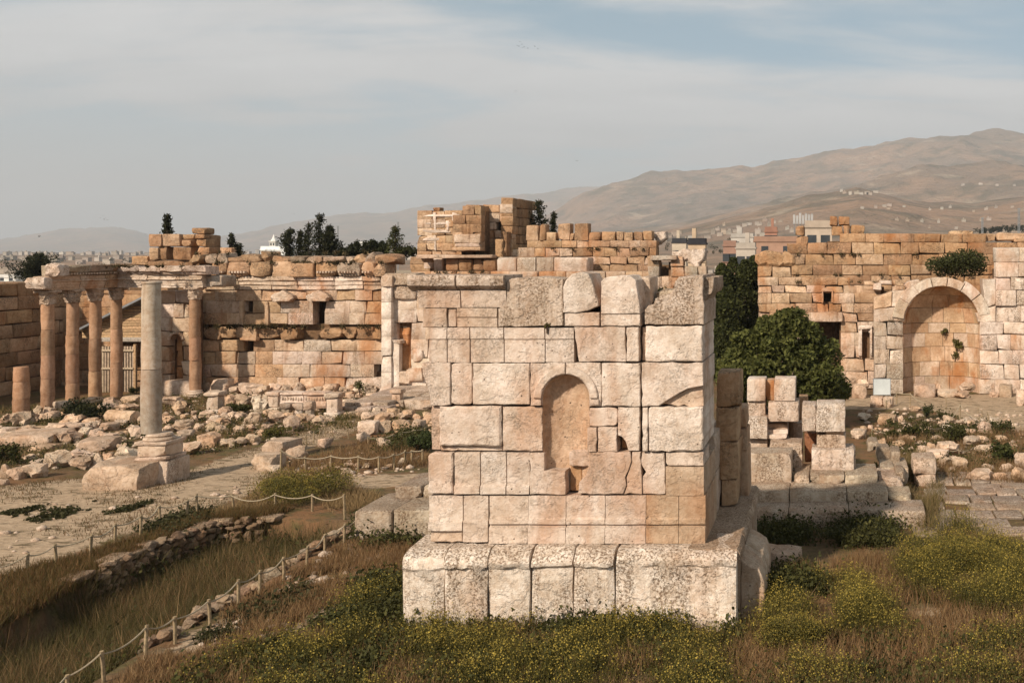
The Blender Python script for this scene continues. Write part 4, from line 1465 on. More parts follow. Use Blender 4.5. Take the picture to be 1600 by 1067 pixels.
ZC = 5.78
XA = (75 - PX0) * 48.0 / F
for px, Y, dr, lab in ((75, 48.0, (0.3, 0.52, 0.76), 'leftmost tall pink granite column with a carved capital at the end of the stone beam'),
                       (113, None, (0.22, 0.5, 0.68), 'second tall pink granite column from the left under the stone beam'),
                       (149, None, (0.3, 0.62), 'third tall column from the left, its shaft badly flaked below the capital'),
                       (182, None, (0.35, 0.7), 'fourth tall granite column from the left, in front of the wooden gate')):
    if Y is None:
        Y = F * XA / (px - PX0)
    column('granite_column', px, Y, ZC, 0.285, lab, dr, base=False, z0=0.0)
column('granite_column', 305, 52.5, ZC, 0.28, 'tall pink granite column right of the small niche, carrying the right end of the beam', (0.33, 0.58, 0.8))
column('broken_column', 33, 46.5, at(0, 573, 46.5)[2], 0.33, 'short broken stump of a granite column at the far left', (0.35, 0.7), cap=False, base=False)

# entablature: an L of carved beams; the side run's shade is painted as browner stone
EN = empty('entablature', (XA, 48, ZC), 'carved stone beam with a dentilled cornice resting on the row of granite columns', 'entablature')


def along_y(vf, x, y0):
    v, f = vf
    return np.stack([x - v[:, 1], y0 + v[:, 0], v[:, 2]], 1), f


rb = np.random.default_rng(4)
yend = 53.1
for k, (y0, y1) in enumerate(((47.6, 49.6), (49.6, 51.3), (51.3, yend))):
    pr = [(0.0, 5.78), (0.0, 5.90), (0.03, 5.91), (0.03, 6.03), (0.06, 6.04), (0.06, 6.16), (0.14, 6.20), (0.12, 6.26), (0.05, 6.28), (0.05, 6.46)]
    put('architrave', along_y(prof_block(0.012, y1 - y0 - 0.012, 0, pr, 0.75, rb, 0.012, 0.3), XA + 0.32, y0), EN, M['wall'], tone((GOLD, CREAM), rb))
for k, (y0, y1) in enumerate(((48.3, 50.0), (50.0, 51.6), (51.6, yend + 0.2))):
    pr = [(0.0, 6.46), (0.06, 6.5), (0.06, 6.6), (0.22, 6.66), (0.25, 6.78 + 0.05 * (k == 1)), (0.30, 6.9 + 0.06 * (k == 1)), (0.24, 6.97)]
    put('cornice', along_y(prof_block(0.012, y1 - y0 - 0.012, 0, pr, 0.9, rb, 0.025, 0.25), XA + 0.35, y0), EN, M['old'], tone((BROWN, OCHRE, GREY), rb))
    y = y0 + 0.08
    while y < y1 - 0.1:
        put('dentil', plain_box(XA + 0.37, XA + 0.53, y, y + 0.10, 6.52, 6.61), EN, M['old'], CREAM, smooth=False)
        y += 0.19
v, f = rough_block(0.75, 0.7, 0.62, rb, (3, 3, 3), 0.2, 0.06)
put('cornice', (v + np.array((XA + 0.45, 48.0, 6.76)), f), EN, M['base'], PALE)
v, f = rough_block(1.0, 0.6, 0.6, rb, (3, 3, 3), 0.14, 0.05)
put('architrave', (v + np.array((XA + 0.0, 47.45, 6.14)), f), EN, M['base'], PALE)  # end block facing the sun, its brightness put into the pale colour
# front run, its sunlit look put into paler stone colours
xd, xe_ = XA + 0.33, (322 - PX0) * 52.5 / F
for k, (t0, t1) in enumerate(((0.0, 0.36), (0.36, 0.7), (0.7, 1.0))):
    pr = [(0.0, 5.78), (0.0, 5.90), (0.03, 5.91), (0.03, 6.03), (0.06, 6.04), (0.06, 6.16), (0.14, 6.20), (0.12, 6.26), (0.05, 6.28), (0.07, 6.46)]
    put('architrave', prof_block(xd + (xe_ - xd) * t0 + 0.012, xd + (xe_ - xd) * t1 - 0.012, 52.2, pr, 0.75, rb, 0.015, 0.3), EN, M['wall'], tone((PALE, CREAM), rb))
for k, (t0, t1) in enumerate(((0.0, 0.3), (0.3, 0.55), (0.55, 0.8), (0.82, 1.08))):
    pr = [(0.0, 6.46), (0.08, 6.5), (0.08, 6.58), (0.22, 6.64), (0.26, 6.78), (0.26, 6.90)]
    put('cornice', prof_block(xd + (xe_ - xd) * t0 + 0.012, xd + (xe_ - xd) * t1 - 0.012, 52.1, pr, 0.9, rb, 0.04, 0.25), EN, M['base'], tone((PALE, CREAM, GREY), rb))
v, f = rough_block(0.9, 1.4, 0.6, rb, (2, 3, 2), 0.08, 0.04)
put('architrave', (v + np.array((xe_ + 0.35, 53.2, 6.1)), f), EN, M['old'], GREY)

# free-standing column with its pedestal
YF = 32.8
XF = (240 - PX0) * YF / F
GR = (0.47, 0.40, 0.325)
fc = column('column', 237, 33.1, 6.55, 0.30, 'tall grey column standing alone on a square pedestal beside the earth path', (0.43,), cap=False, base=False, col=GR, z0=1.62, group=None)
pd = empty('pedestal', (XF, YF, 0), 'square moulded stone pedestal under the lone grey column', 'pedestal')
for w, h0, h1, r_, m_ in ((1.18, -0.1, 0.78, 0.03, 'base'), (1.05, 0.78, 0.9, 0.03, 'base'), (0.92, 0.9, 1.28, 0.03, 'altar'), (1.06, 1.28, 1.40, 0.04, 'altar')):
    v, f = rough_block(w, w, h1 - h0, rb, (3, 3, 2), r_, 0.015)
    put('pedestal_block', (v + np.array((XF, YF + 0.35, (h0 + h1) / 2)), f), pd, M[m_], tone((CREAM,), rb, 0.04))
v, f = lathe([(0.46, 1.40), (0.48, 1.44), (0.45, 1.49), (0.37, 1.52), (0.4, 1.56), (0.36, 1.62)], 28)
put('column_base', (v + np.array((XF, YF + 0.3, 0)), f), pd, M['altar'], CREAM, smooth=30)

# ------------------------------------------------------------------ wooden shed behind the columns
SH = empty('wooden_shed', (at(185, 0, 55)[0], 55, 0), 'plank lean-to shed with a sloping roof behind the granite columns', 'shed')
TAN = (0.50, 0.33, 0.185)
k = 0
y = 478.0
while y < 526:
    x0 = 128 + (526 - y) * 0.0 + max(0, (513 - y)) * 1.62
    px_block('plank', SH, x0, y, 236, y + 4.4, 55, 0.06, M['wood'], tone((TAN, (0.46, 0.30, 0.17)), rb, 0.1), rb, (1, 1, 1), rb.normal() * 0.01, 0.01, 0.004, chips=0, gap=0.006)
    y += 4.6
a0, a1 = at(120, 515, 54.6), at(232, 459, 54.6)
v = np.array([(a0[0], 54.5, a0[2]), (a1[0], 54.5, a1[2]), (a1[0], 57.0, a1[2]), (a0[0], 57.0, a0[2])])
v = np.concatenate([v, v + np.array((0, 0, -0.12))])
put('roof', (v, [(0, 1, 2, 3), (7, 6, 5, 4), (0, 4, 5, 1), (1, 5, 6, 2), (2, 6, 7, 3), (3, 7, 4, 0)]), SH, M['metal'], None, smooth=False)
px_block('beam', SH, 158, 527, 236, 534, 54.8, 0.3, M['wood'], GREY, rb, (1, 1, 1), 0.05, 0.02, 0.01, chips=0)
GT = empty('slatted_gate', (at(184, 0, 54.4)[0], 54.4, 0), 'gate of upright weathered wooden slats between two columns, under the shed', 'gate')
x = 159.0
while x < 208:
    px_block('slat', GT, x, 541, x + 3.1, 618, 54.4, 0.04, M['wood'], tone(((0.42, 0.33, 0.24), (0.36, 0.27, 0.19)), rb, 0.1), rb, (1, 1, 1), rb.normal() * 0.01, 0.008, 0.004, chips=0)
    x += 4.3
for y in (546, 574):
    px_block('rail', GT, 158, y, 209, y + 3.4, 54.35, 0.06, M['wood'], (0.46, 0.36, 0.25), rb, (1, 1, 1), 0.03, 0.01, 0.003, chips=0)
px_block('gate_post', GT, 208, 538, 212, 618, 54.35, 0.14, M['wood'], (0.42, 0.27, 0.15), rb, (1, 1, 1), 0, 0.01, 0.003, chips=0)
px_block('backing_board', GT, 156, 541, 209, 618, 54.8, 0.1, M['bark'], None, rb, (1, 1, 1), 0, 0.01, 0.0, chips=0)

# ------------------------------------------------------------------ stack of blocks on the hall roofline
ST = empty('block_stack', (at(282, 0, 60)[0], 60, 0), 'ruined stack of big brown blocks with a dark gap above the left wall', 'ruined wall')
rs = np.random.default_rng(77)
for x0, y0, x1, y1, d in ((232, 366, 252, 386, 0), (253, 366, 281, 385, 0.1), (281, 366, 305, 375, 0.3), (299, 356, 320, 366, 0), (304, 366, 319, 373, -0.1), (283, 375, 298, 386, 0), (307, 373, 322, 386, 0), (322, 367, 330, 386, 0.5), (233, 387, 247, 407, 0), (247, 386, 260, 407, 0.15),
                          (270, 386, 298, 407, 0), (308, 386, 327, 400, 0), (327, 386, 334, 397, 0.5), (205, 400, 231, 414, 0.2), (300, 398, 316, 412, -0.2), (316, 398, 345, 412, -0.3), (340, 408, 362, 420, -0.3), (343, 387, 362, 407, 0), (230, 407, 300, 422, 0.1), (372, 400, 386, 418, -0.2), (388, 398, 404, 416, -0.1)):
    px_block('stone_block', ST, x0, y0, x1, y1, 60 + d, 1.0, M['old'], tone((OCHRE, BROWN, GOLD), rs), rs, (2, 2, 2), 0, 0.06, 0.03)
px_block('rubble_core', ST, 200, 412, 410, 470, 60.4, 1.2, M['core'], None, rs, (4, 1, 2), 0, 0.1, 0.05)

# ------------------------------------------------------------------ steps and platform
SP = empty('stone_steps', (at(565, 0, 47)[0], 47, 0), 'short flight of worn stone steps at the end of the earth path', 'steps')
for k, (Y, z) in enumerate(((46.3, 0.17), (46.75, 0.34), (47.2, 0.5))):
    for j, (x0, x1) in enumerate(((528, 553), (554, 580), (581, 606))):
        a, b = at(x0, 0, Y)[0], at(x1, 0, Y)[0]
        v, f = rough_block(b - a - 0.01, 0.9, 0.19, rs, (2, 1, 1), 0.03, 0.012)
        put('step', (v + np.array(((a + b) / 2, Y + 0.45, z - 0.09)), f), SP, M['step'], tone((PALE, CREAM), rs))
PL = empty('platform', (at(600, 0, 50)[0], 50, 0), kind='structure')
a = at(545, 0, 48)[0]
for i in range(9):
    for j in range(4):
        v, f = rough_block(1.28, 1.55, 0.5, rs, (1, 1, 1), 0.03, 0.012)
        put('paving_slab', (v + np.array((a + 1.3 * i + 0.65 + rs.normal() * 0.01, 48.1 + 1.58 * j + 0.8, 0.24 + rs.normal() * 0.006)), f), PL, M['step'], tone((PALE, CREAM), rs))

# ------------------------------------------------------------------ rubble
_ico = {}


def ico(n):
    if n not in _ico:
        bm = bmesh.new()
        bmesh.ops.create_icosphere(bm, subdivisions=n, radius=1.0)
        v = np.array([x.co[:] for x in bm.verts])
        f = [tuple(x.index for x in q.verts) for q in bm.faces]
        bm.free()
        _ico[n] = (v, f)
    return _ico[n]


def boulder(w, d, h, r, n=3, cuts=14, rough=0.13):
    v, f = ico(n)
    p = v.copy()
    p = p * (np.abs(p).max(1, keepdims=True) ** -0.8)
    p += wobble(p, 0.10, 1.5, r)
    for _ in range(cuts):
        q = r.normal(size=3)
        q /= np.linalg.norm(q)
        lim = r.uniform(0.58, 0.92)
        s = p @ q
        m = s > lim
        p[m] -= np.outer(s[m] - lim, q)
    p += wobble(p, rough * 0.55, 0.45, r, 3)
    lo, hi = p.min(0), p.max(0)
    p = (p - (lo + hi) / 2) / (hi - lo)
    return p * np.array((w, d, h)), f


rk = np.random.default_rng(99)
SHAPES = {'b': ('stone_boulder', 'boulder'), 'k': ('stone_block', 'stone block'), 'd': ('column_drum', 'column drum'), 's': ('stone_slab', 'stone slab'), 'c': ('capital_fragment', 'capital fragment')}
N_ROCK = 0


def rock(x0, y0, x1, y1, kind='b', label=None, group=None, col=None, z=None, mat='rock'):
    global N_ROCK
    zz_ = 0.0 if z is None else z
    Y = gy(y1, zz_)
    cx = (x0 + x1) / 2
    w = (x1 - x0) * Y / F
    h = (y1 - y0) * Y / F * 0.90
    d = w * rk.uniform(0.75, 1.0)
    X = (cx - PX0) * (Y + d * 0.4) / F
    c = col if col is not None else tuple(np.array(tone((PALE, CREAM, WHITE, GOLD, CREAM), rk, 0.1)) * np.array((1.0, 0.94, 0.87)))
    ang = rk.uniform(-0.5, 0.5)
    if kind == 'b':
        v, f = boulder(w * 1.06, d, h * 1.18, rk)
        v[:, 2] += h * 0.45
        sm = 24
    elif kind == 'c':
        v, f = boulder(w * 1.06, d, h * 1.1, rk, 3, 5)
        v += wobble(v, 0.05, 0.22, rk)
        v[:, 2] += h * 0.47
        sm = 50
    elif kind == 'd':
        r_ = h * 0.55
        v, f = lathe([(r_ * 0.97, -w / 2), (r_, -w * 0.46), (r_, w * 0.46), (r_ * 0.96, w / 2)], 20)
        v = np.stack([v[:, 2], v[:, 0], v[:, 1] + r_ * 0.95], 1)
        v += wobble(v, 0.015, 0.4, rk)
        ang = rk.uniform(-0.35, 0.1)
        sm = 40
    else:
        v, f = rough_block(w * 0.96, d if kind == 'k' else d * 1.1, h * 1.08, rk, (3, 3, 3), 0.05, 0.03, 0.5, 0.8, 0.25)
        v[:, 2] += h * 0.47
        ang *= 0.7
        sm = 28
    ca, sa = math.cos(ang), math.sin(ang)
    v = np.stack([v[:, 0] * ca - v[:, 1] * sa, v[:, 0] * sa + v[:, 1] * ca, v[:, 2]], 1)
    gz = float(ground_z([(X, Y + d * 0.4)])[0]) if z is None else z
    nm = SHAPES[kind][0]
    o = link(nm, mesh(nm, v, f, sm, M[mat]), None, None, c)
    o.location = (X, Y + d * 0.4, gz)
    tag(o, label, SHAPES[kind][1], group)
    N_ROCK += 1
    return o


def zone(rocks, where, group, sx=1.0, ox=0.0, oy=0.0, col=None, z=None, mat='rock'):
    """rocks [(x0,y0,x1,y1,kind)] in a zoomed frame; labels by size, kind and order from the left"""
    rocks = [(*(ox + q * sx if i % 2 == 0 else oy + q * sx for i, q in enumerate(t[:4])), t[4] if len(t) > 4 else 'b') for t in rocks]
    rocks.sort(key=lambda t: t[0] + t[2])
    word = {'b': 'boulder', 'k': 'block', 'd': 'column drum', 's': 'slab', 'c': 'capital fragment'}
    cnt = {}
    for t in rocks:
        big = (t[2] - t[0]) * (t[3] - t[1])
        size = 'big' if big > 560 else 'small' if big < 210 else 'medium'
        key = (size, t[4])
        cnt[key] = cnt.get(key, 0) + 1
        lab = (f"{ORD[cnt[key]]} {size} {word[t[4]]} from left {where}" if len(rocks) > 1 else f"{size} pale {word[t[4]]} {where}")
        rock(*t[:4], t[4], lab, group, col, z, mat)


Q = 0.253
zone([(285, 810, 418, 918), (438, 850, 568, 925), (420, 795, 580, 865), (575, 810, 640, 910), (640, 815, 700, 880), (655, 840, 770, 905), (690, 775, 845, 870), (165, 895, 268, 985, 'k'), (65, 918, 150, 992, 'k'), (0, 890, 68, 985), (0, 990, 45, 1030, 's'), (150, 830, 230, 870),
      (200, 865, 285, 890, 's'), (720, 760, 800, 800), (-90, 900, -10, 975)], 'in the front rubble row left of the pedestal', 'rubble in front of the column row', Q, 0, 500)
zone([(520, 735, 710, 810, 's'), (705, 715, 790, 765), (550, 680, 655, 750), (490, 665, 555, 735, 'k'), (335, 640, 520, 720), (340, 690, 485, 770), (65, 710, 380, 780, 's'), (220, 780, 350, 810, 's'), (85, 655, 215, 720, 'c'), (0, 660, 100, 720, 's'),
      (620, 640, 720, 690, 'k'), (540, 625, 610, 690), (800, 640, 890, 730), (230, 660, 335, 705, 's'), (0, 720, 70, 770)], 'in the middle rubble row left of the grey column', 'rubble in front of the column row', Q, 0, 500)
zone([(380, 585, 510, 665, 'c'), (90, 555, 200, 660, 'c'), (265, 530, 330, 600), (655, 565, 860, 650, 'd'), (600, 505, 720, 560), (720, 515, 850, 575), (760, 470, 880, 515, 'k'), (630, 470, 740, 530), (500, 470, 620, 520), (340, 500, 430, 560, 'k'), (0, 570, 90, 640), (200, 520, 260, 610)],
     'at the foot of the granite columns', 'rubble at the foot of the columns', Q, 0, 500)
zone([(1110, 750, 1240, 835), (1230, 700, 1355, 795), (1410, 730, 1450, 790), (1450, 730, 1520, 780), (1520, 720, 1581, 770), (1070, 700, 1115, 790, 'k'), (1355, 745, 1405, 785), (1000, 720, 1065, 800, 'k')], 'along the earth path right of the pedestal', 'rubble along the path', Q, 0, 500)
zone([(1265, 625, 1350, 690), (1330, 650, 1395, 700), (1235, 560, 1325, 610), (1310, 605, 1420, 650), (1440, 655, 1505, 700), (1070, 615, 1180, 690), (1180, 585, 1220, 620), (1110, 680, 1190, 740, 'k'), (1010, 470, 1140, 540), (1070, 490, 1145, 580), (1010, 590, 1070, 640), (1000, 650, 1060, 700), (1200, 640, 1260, 690),
      (1350, 530, 1415, 590), (1470, 575, 1520, 615), (1520, 600, 1581, 640)], 'in the weeds right of the grey column', 'rubble behind the path', Q, 0, 500)
Q4 = dict(sx=0.253, ox=300, oy=540)
zone([(170, 575, 260, 630), (255, 570, 335, 625), (330, 550, 410, 615), (140, 445, 235, 500), (45, 405, 145, 455), (0, 430, 40, 470), (165, 370, 240, 430), (270, 415, 340, 460), (340, 405, 425, 490), (340, 485, 400, 525), (260, 495, 320, 545), (465, 400, 570, 475), (570, 425, 660, 530), (630, 480, 690, 520), (500, 515, 560, 560),
      (410, 520, 470, 560), (430, 480, 500, 520), (90, 450, 140, 490)], 'in the rubble before the carved frieze', 'rubble before the frieze', **Q4)
zone([(200, 290, 265, 375), (262, 290, 380, 380), (380, 295, 465, 410, 'c'), (715, 420, 770, 470), (745, 425, 835, 490)], 'standing between the small pedestals', 'stones between the pedestals', **Q4)
zone([(240, 225, 310, 290), (310, 225, 470, 300), (545, 225, 620, 295), (625, 215, 690, 290), (790, 205, 880, 280), (700, 235, 790, 285), (930, 280, 1010, 325), (955, 170, 1040, 240), (965, 235, 1035, 285), (1030, 225, 1130, 300), (1110, 285, 1175, 325), (900, 320, 940, 370), (935, 330, 985, 385, 'k'), (470, 220, 545, 290), (135, 205, 235, 300, 'k'),
      (880, 215, 950, 275), (60, 225, 130, 290), (1060, 120, 1130, 225, 'k')], 'in the heap along the foot of the golden wall', 'stones along the golden wall', **Q4)
zone([(480, 585, 640, 670, 's'), (590, 615, 710, 720), (390, 670, 545, 770, 'k'), (780, 570, 870, 640), (540, 660, 600, 720)], 'where the rope fence meets the path', 'stones by the rope fence', **Q4)
zone([(790, 745, 845, 775), (940, 730, 1000, 760), (1000, 732, 1050, 762), (1050, 735, 1100, 760), (920, 760, 975, 800), (720, 755, 790, 780), (870, 745, 930, 780), (620, 775, 660, 800), (1270, 685, 1330, 740), (1200, 730, 1250, 752), (470, 745, 545, 785, 's')], 'in the low line behind the rope fence', 'stones behind the rope fence', **Q4)
zone([(1010, 530, 1095, 600), (1030, 465, 1150, 550, 'k'), (1045, 405, 1130, 470), (1120, 410, 1230, 500), (1150, 460, 1230, 540), (1230, 450, 1340, 535), (1275, 420, 1370, 460), (1350, 455, 1435, 530, 'k'), (1430, 415, 1525, 480, 'k'), (1140, 575, 1235, 645), (1195, 385, 1290, 440), (1310, 305, 1400, 380, 'k'), (1160, 335, 1220, 385),
      (1450, 500, 1530, 560)], 'in the heap between steps and altar tower', 'stones between the steps and the altar', **Q4)
QR = dict(sx=0.2344, ox=1330, oy=600)
zone([(670, 480, 775, 580), (580, 490, 670, 560), (575, 385, 730, 480), (440, 410, 530, 480), (500, 390, 570, 450), (500, 450, 650, 500, 's'), (740, 345, 865, 415), (830, 345, 930, 400), (830, 400, 960, 460), (645, 555, 690, 590), (870, 530, 960, 580), (995, 530, 1090, 590), (960, 350, 1040, 390), (1040, 400, 1110, 450)],
     'in the rubble beyond the paved floor', 'rubble beyond the paved floor', **QR)
zone([(760, 575, 940, 670), (935, 590, 1040, 660), (1090, 450, 1200, 570), (1060, 560, 1170, 650)], 'at the edge of the paved floor', 'boulders at the paved floor', **QR)
zone([(610, 210, 690, 265), (730, 220, 830, 270), (835, 245, 940, 330), (610, 270, 690, 330), (790, 300, 830, 335), (150, 360, 230, 415), (340, 330, 410, 375), (280, 370, 360, 420), (305, 340, 350, 375), (440, 370, 500, 410), (0, 300, 100, 360, 's'), (180, 205, 300, 270, 's'), (380, 155, 470, 190), (40, 200, 130, 250), (530, 330, 600, 375)],
     'among the bushes before the arched recess', 'rubble before the arched recess', **QR)
zone([(415, 0, 565, 85, 'k'), (570, 40, 710, 85, 's'), (680, 45, 795, 95), (920, 50, 985, 90), (985, 5, 1075, 90, 'k'), (125, 85, 215, 160, 'k'), (215, 90, 280, 165, 'k'), (10, -2, 100, 95, 'k'), (1100, 35, 1170, 150, 'k'), (480, -30, 605, 40), (720, -20, 850, 55)], 'at the foot of the arched recess', 'stones at the arched recess', **QR)
zone([(1292, 535, 1319, 560), (1316, 547, 1338, 566, 'd'), (1324, 558, 1356, 580, 'k'), (1296, 560, 1318, 578), (1345, 578, 1362, 590), (1318, 580, 1340, 600), (1340, 592, 1358, 610)], 'below the wide dark opening of the hall front', 'stones below the hall opening')
zone([(155, 724, 252, 765, 'k')], 'lying against the foot of the pedestal', None)
zone([(817, 961, 830, 976, 'k')], 'half hidden in the grass at the altar foot', None)
zone([(1185, 862, 1250, 884, 's')], 'in the shade right of the altar base', None)

rz = np.random.default_rng(71)


def filler(n, x0, x1, y0, y1, w, where, group):
    out = []
    for i in range(n):
        px = x0 + (x1 - x0) * (i + rz.uniform(0.1, 0.9)) / n
        py = rz.uniform(y0, y1)
        ww = rz.uniform(*w)
        out.append((px - ww / 2, py - ww * rz.uniform(0.6, 0.9), px + ww / 2, py, 'k' if rz.random() < 0.5 else 'b'))
    zone(out, where, group)


filler(26, 330, 600, 612, 618, (9, 18), 'of the rubble strip touching the golden wall', 'rubble touching the golden wall')
filler(24, 325, 600, 620, 632, (9, 17), 'of the strip behind the carved frieze', 'rubble behind the frieze')
filler(26, 240, 520, 646, 662, (8, 16), 'of the strip in front of the frieze', 'rubble strip in front of the frieze')
filler(24, 0, 230, 650, 668, (9, 19), 'of the strip nearest the granite columns', 'rubble strip nearest the columns')
filler(22, 0, 215, 676, 694, (10, 20), 'of the middle strip left of the pedestal', 'rubble middle strip')
filler(18, 560, 680, 640, 672, (10, 19), 'of the strip left of the altar flank', 'rubble left of the altar flank')
filler(20, 1345, 1600, 662, 690, (8, 16), 'of the strip below the pale court floor', 'rubble below the court floor')

# small pedestals, carved frieze, little stands
rp = np.random.default_rng(61)


def small_pedestal(x0, y0, x1, y1, label):
    Y = gy(y1)
    a, b = at(x0, y1, Y), at(x1, y0, Y)
    w, h = b[0] - a[0], (b[2] - a[2]) * 0.95
    X = (a[0] + b[0]) / 2
    e = empty('small_pedestal', (X, Y, 0), label, 'pedestal', 'small carved pedestals before the wall')
    for nm, ww, z0, z1 in (('plinth', 1.1, -0.05, 0.2), ('shaft', 0.82, 0.2, 0.8), ('cap', 1.1, 0.8, 1.0)):
        v, f = rough_block(w * ww, w * ww, h * (z1 - z0), rp, (2, 2, 2), 0.03, 0.012)
        o = link(nm, mesh(nm, v + np.array((0, w * 0.5, h * (z0 + z1) / 2)), f, 28, M['altar']), e, None, tone((PALE, CREAM), rp, 0.05))
    # carved relief on the front
    v, f = boulder(w * 0.2, 0.08, h * 0.34, rp, 2, 4)
    link('relief', mesh('relief', v + np.array((0, w * 0.5 - w * 0.41, h * 0.52)), f, 50, M['altar']), e, None, CREAM)


small_pedestal(319, 611, 341, 646, 'small carved pedestal just right of the granite column beside the hall')
small_pedestal(416, 611, 435, 643, 'small carved pedestal touching the left end of the carved frieze')
small_pedestal(507, 613, 528, 652, 'taller pedestal with a broad cap at the right end of the carved frieze')
small_pedestal(610, 607, 626, 640, 'small pedestal standing right of the stone steps')
Yf = gy(646)
fz = empty('carved_frieze', (at(474, 0, Yf)[0], Yf, 0), 'long carved frieze block laid on supports between two pedestals', 'carved block')
for k, (x0, x1) in enumerate(((438, 474), (475, 510))):
    pr = [(0.0, at(0, 638, Yf)[2]), (0.06, at(0, 634, Yf)[2]), (0.06, at(0, 630, Yf)[2]), (0.0, at(0, 628, Yf)[2]), (0.0, at(0, 618, Yf)[2]), (0.1, at(0, 616, Yf)[2]), (0.1, at(0, 613, Yf)[2])]
    put('frieze_stone', prof_block(at(x0, 0, Yf)[0] + 0.01, at(x1, 0, Yf)[0] - 0.01, Yf, pr, 0.6, rp, 0.015, 0.2), fz, M['altar'], tone((PALE, CREAM), rp))
    for j in range(8):
        c = at(x0 + 3 + j * 4.2, 623 + rp.normal() * 0.6, Yf)
        v, f = boulder(0.09, 0.07, 0.2, rp, 1, 3)
        put('carving', (v + c + np.array((0, -0.01, 0)), f), fz, M['altar'], CREAM, smooth=50)
for x0, y0, x1, y1, lb in ((436, 631, 453, 650, 'left of three squat stone supports under the carved frieze'), (455, 631, 472, 651, 'middle of three squat stone supports under the carved frieze'), (473, 628, 487, 655, 'right one of three squat supports, on a round foot, before the frieze')):
    Y = gy(y1)
    a, b = at(x0, y1, Y), at(x1, y0, Y)
    e = empty('stone_support', ((a[0] + b[0]) / 2, Y, 0), lb, 'stone support', 'stone supports of the frieze')
    w, h = b[0] - a[0], b[2] - a[2]
    v, f = rough_block(w, w * 0.9, h * 0.5, rp, (2, 2, 2), 0.03, 0.015)
    link('head', mesh('head', v + np.array((0, w * 0.5, h * 0.75)), f, 28, M['base']), e, None, tone((CREAM, GREY), rp))
    v, f = rough_block(w * 0.75, w * 0.7, h * 0.54, rp, (2, 2, 2), 0.04, 0.02)
    link('foot', mesh('foot', v + np.array((0, w * 0.5, h * 0.25)), f, 28, M['base']), e, None, tone((CREAM, GREY), rp))

# ------------------------------------------------------------------ altar stairs and block ruins at the right
SR = empty('altar_stairs', (at(1300, 0, 28)[0], 28, 0), 'broad worn altar stairs of long weathered blocks to the right of the tower', 'steps')
ry_ = np.random.default_rng(14)


def stair(Y, z0, z1, d, xs_):
    for x0, x1 in zip(xs_[:-1], xs_[1:]):
        a, b = at(x0, 0, Y)[0], at(x1, 0, Y)[0]
        v, f = rough_block(b - a - 0.02, d, z1 - z0, ry_, (5, 4, 2), 0.03, 0.014, 0.5, 0.6, 0.15)
        put('step_block', (v + np.array(((a + b) / 2, Y + d / 2 + ry_.normal() * 0.015, (z0 + z1) / 2 + ry_.normal() * 0.01)), f), SR, M['step'], tone(((0.60, 0.49, 0.385), (0.55, 0.45, 0.35)), ry_, 0.05))


stair(27.5, -0.1, 0.48, 1.3, (1150, 1232, 1326, 1447))
stair(28.45, 0.35, 0.78, 1.3, (1150, 1233, 1323, 1388))
stair(28.6, 0.35, 0.62, 1.2, (1388, 1426))
stair(29.5, 0.7, 1.02, 1.6, (1240, 1265, 1320, 1372))
stair(30.4, 0.3, 0.72, 1.5, (1372, 1412))
stair(31.6, 0.2, 0.8, 1.6, (1376, 1398, 1420))
for x0, y0, x1, y1, z, Y in ((1400, 640 + 95, 1415, 755, 0, 30.6), (1370, 700, 1392, 722, 0.6, 33), (1355, 690, 1372, 706, 0.9, 34), (1392, 705, 1408, 730, 0.3, 32.5)):
    px_block('step_block', SR, x0, y0, x1, y1, Y, 1.0, M['step'], (0.42, 0.34, 0.26), ry_, (2, 2, 2), 0, 0.1, 0.04)

BR = empty('block_ruin', (at(1205, 0, 30.5)[0], 30.5, 0), 'ruined wall stub of stacked pale blocks standing on the altar stairs behind the tower', 'ruined wall')
for x0, y0, x1, y1, Y, d, c, m_ in ((1167, 592, 1196, 627, 31.5, 0.8, WHITE, 'altar'), (1196, 594, 1210, 626, 31.75, 0.6, GOLD, 'niche'), (1209, 592, 1243, 627, 31.5, 0.9, WHITE, 'altar'), (1168, 627, 1196, 652, 31.6, 0.8, PALE, 'base'), (1200, 628, 1248, 659, 31.4, 1.0, PALE, 'base'),
                                   (1166, 652, 1199, 686, 31.2, 0.9, WHITE, 'base'), (1199, 662, 1231, 671, 31.7, 0.8, CREAM, 'altar'), (1199, 671, 1231, 679, 31.5, 0.8, PALE, 'altar'), (1198, 679, 1230, 686, 31.3, 0.9, PALE, 'altar'), (1166, 687, 1199, 706, 31.4, 0.8, CREAM, 'altar'),
                                   (1232, 660, 1254, 700, 32.4, 0.7, CREAM, 'old'), (1202, 692, 1253, 712, 30.7, 0.9, CREAM, 'base'), (1238, 710, 1254, 736, 30.6, 0.9, CREAM, 'base'), (1248, 620, 1262, 660, 33.0, 0.7, OCHRE, 'old'), (1199, 686, 1232, 694, 31.6, 0.8, GREY, 'base')):
    px_block('stone_block', BR, x0, y0, x1, y1, Y, d, M[m_], c, ry_, (3, 2, 3), 0, 0.018, 0.012, chips=0.15, chip=0.1)
px_block('rubble_core', BR, 1172, 640, 1240, 730, 32.3, 0.6, M['core'], None, ry_, (3, 1, 3), 0, 0.1, 0.04)
bb = px_block('stone_block', None, 1158, 708, 1237, 764, 29.6, 1.0, M['base'], (0.55, 0.46, 0.37), ry_, (6, 4, 5), 0, 0.03, 0.02)
tag(bb, 'massive pitted block with a notch, lying on the stairs right of the tower', 'stone block')
BP = empty('block_pillar', (at(1298, 0, 30.2)[0], 30.2, 0), 'free pillar of three stacked blocks with an overhanging top, on the altar stairs', 'ruined pillar')
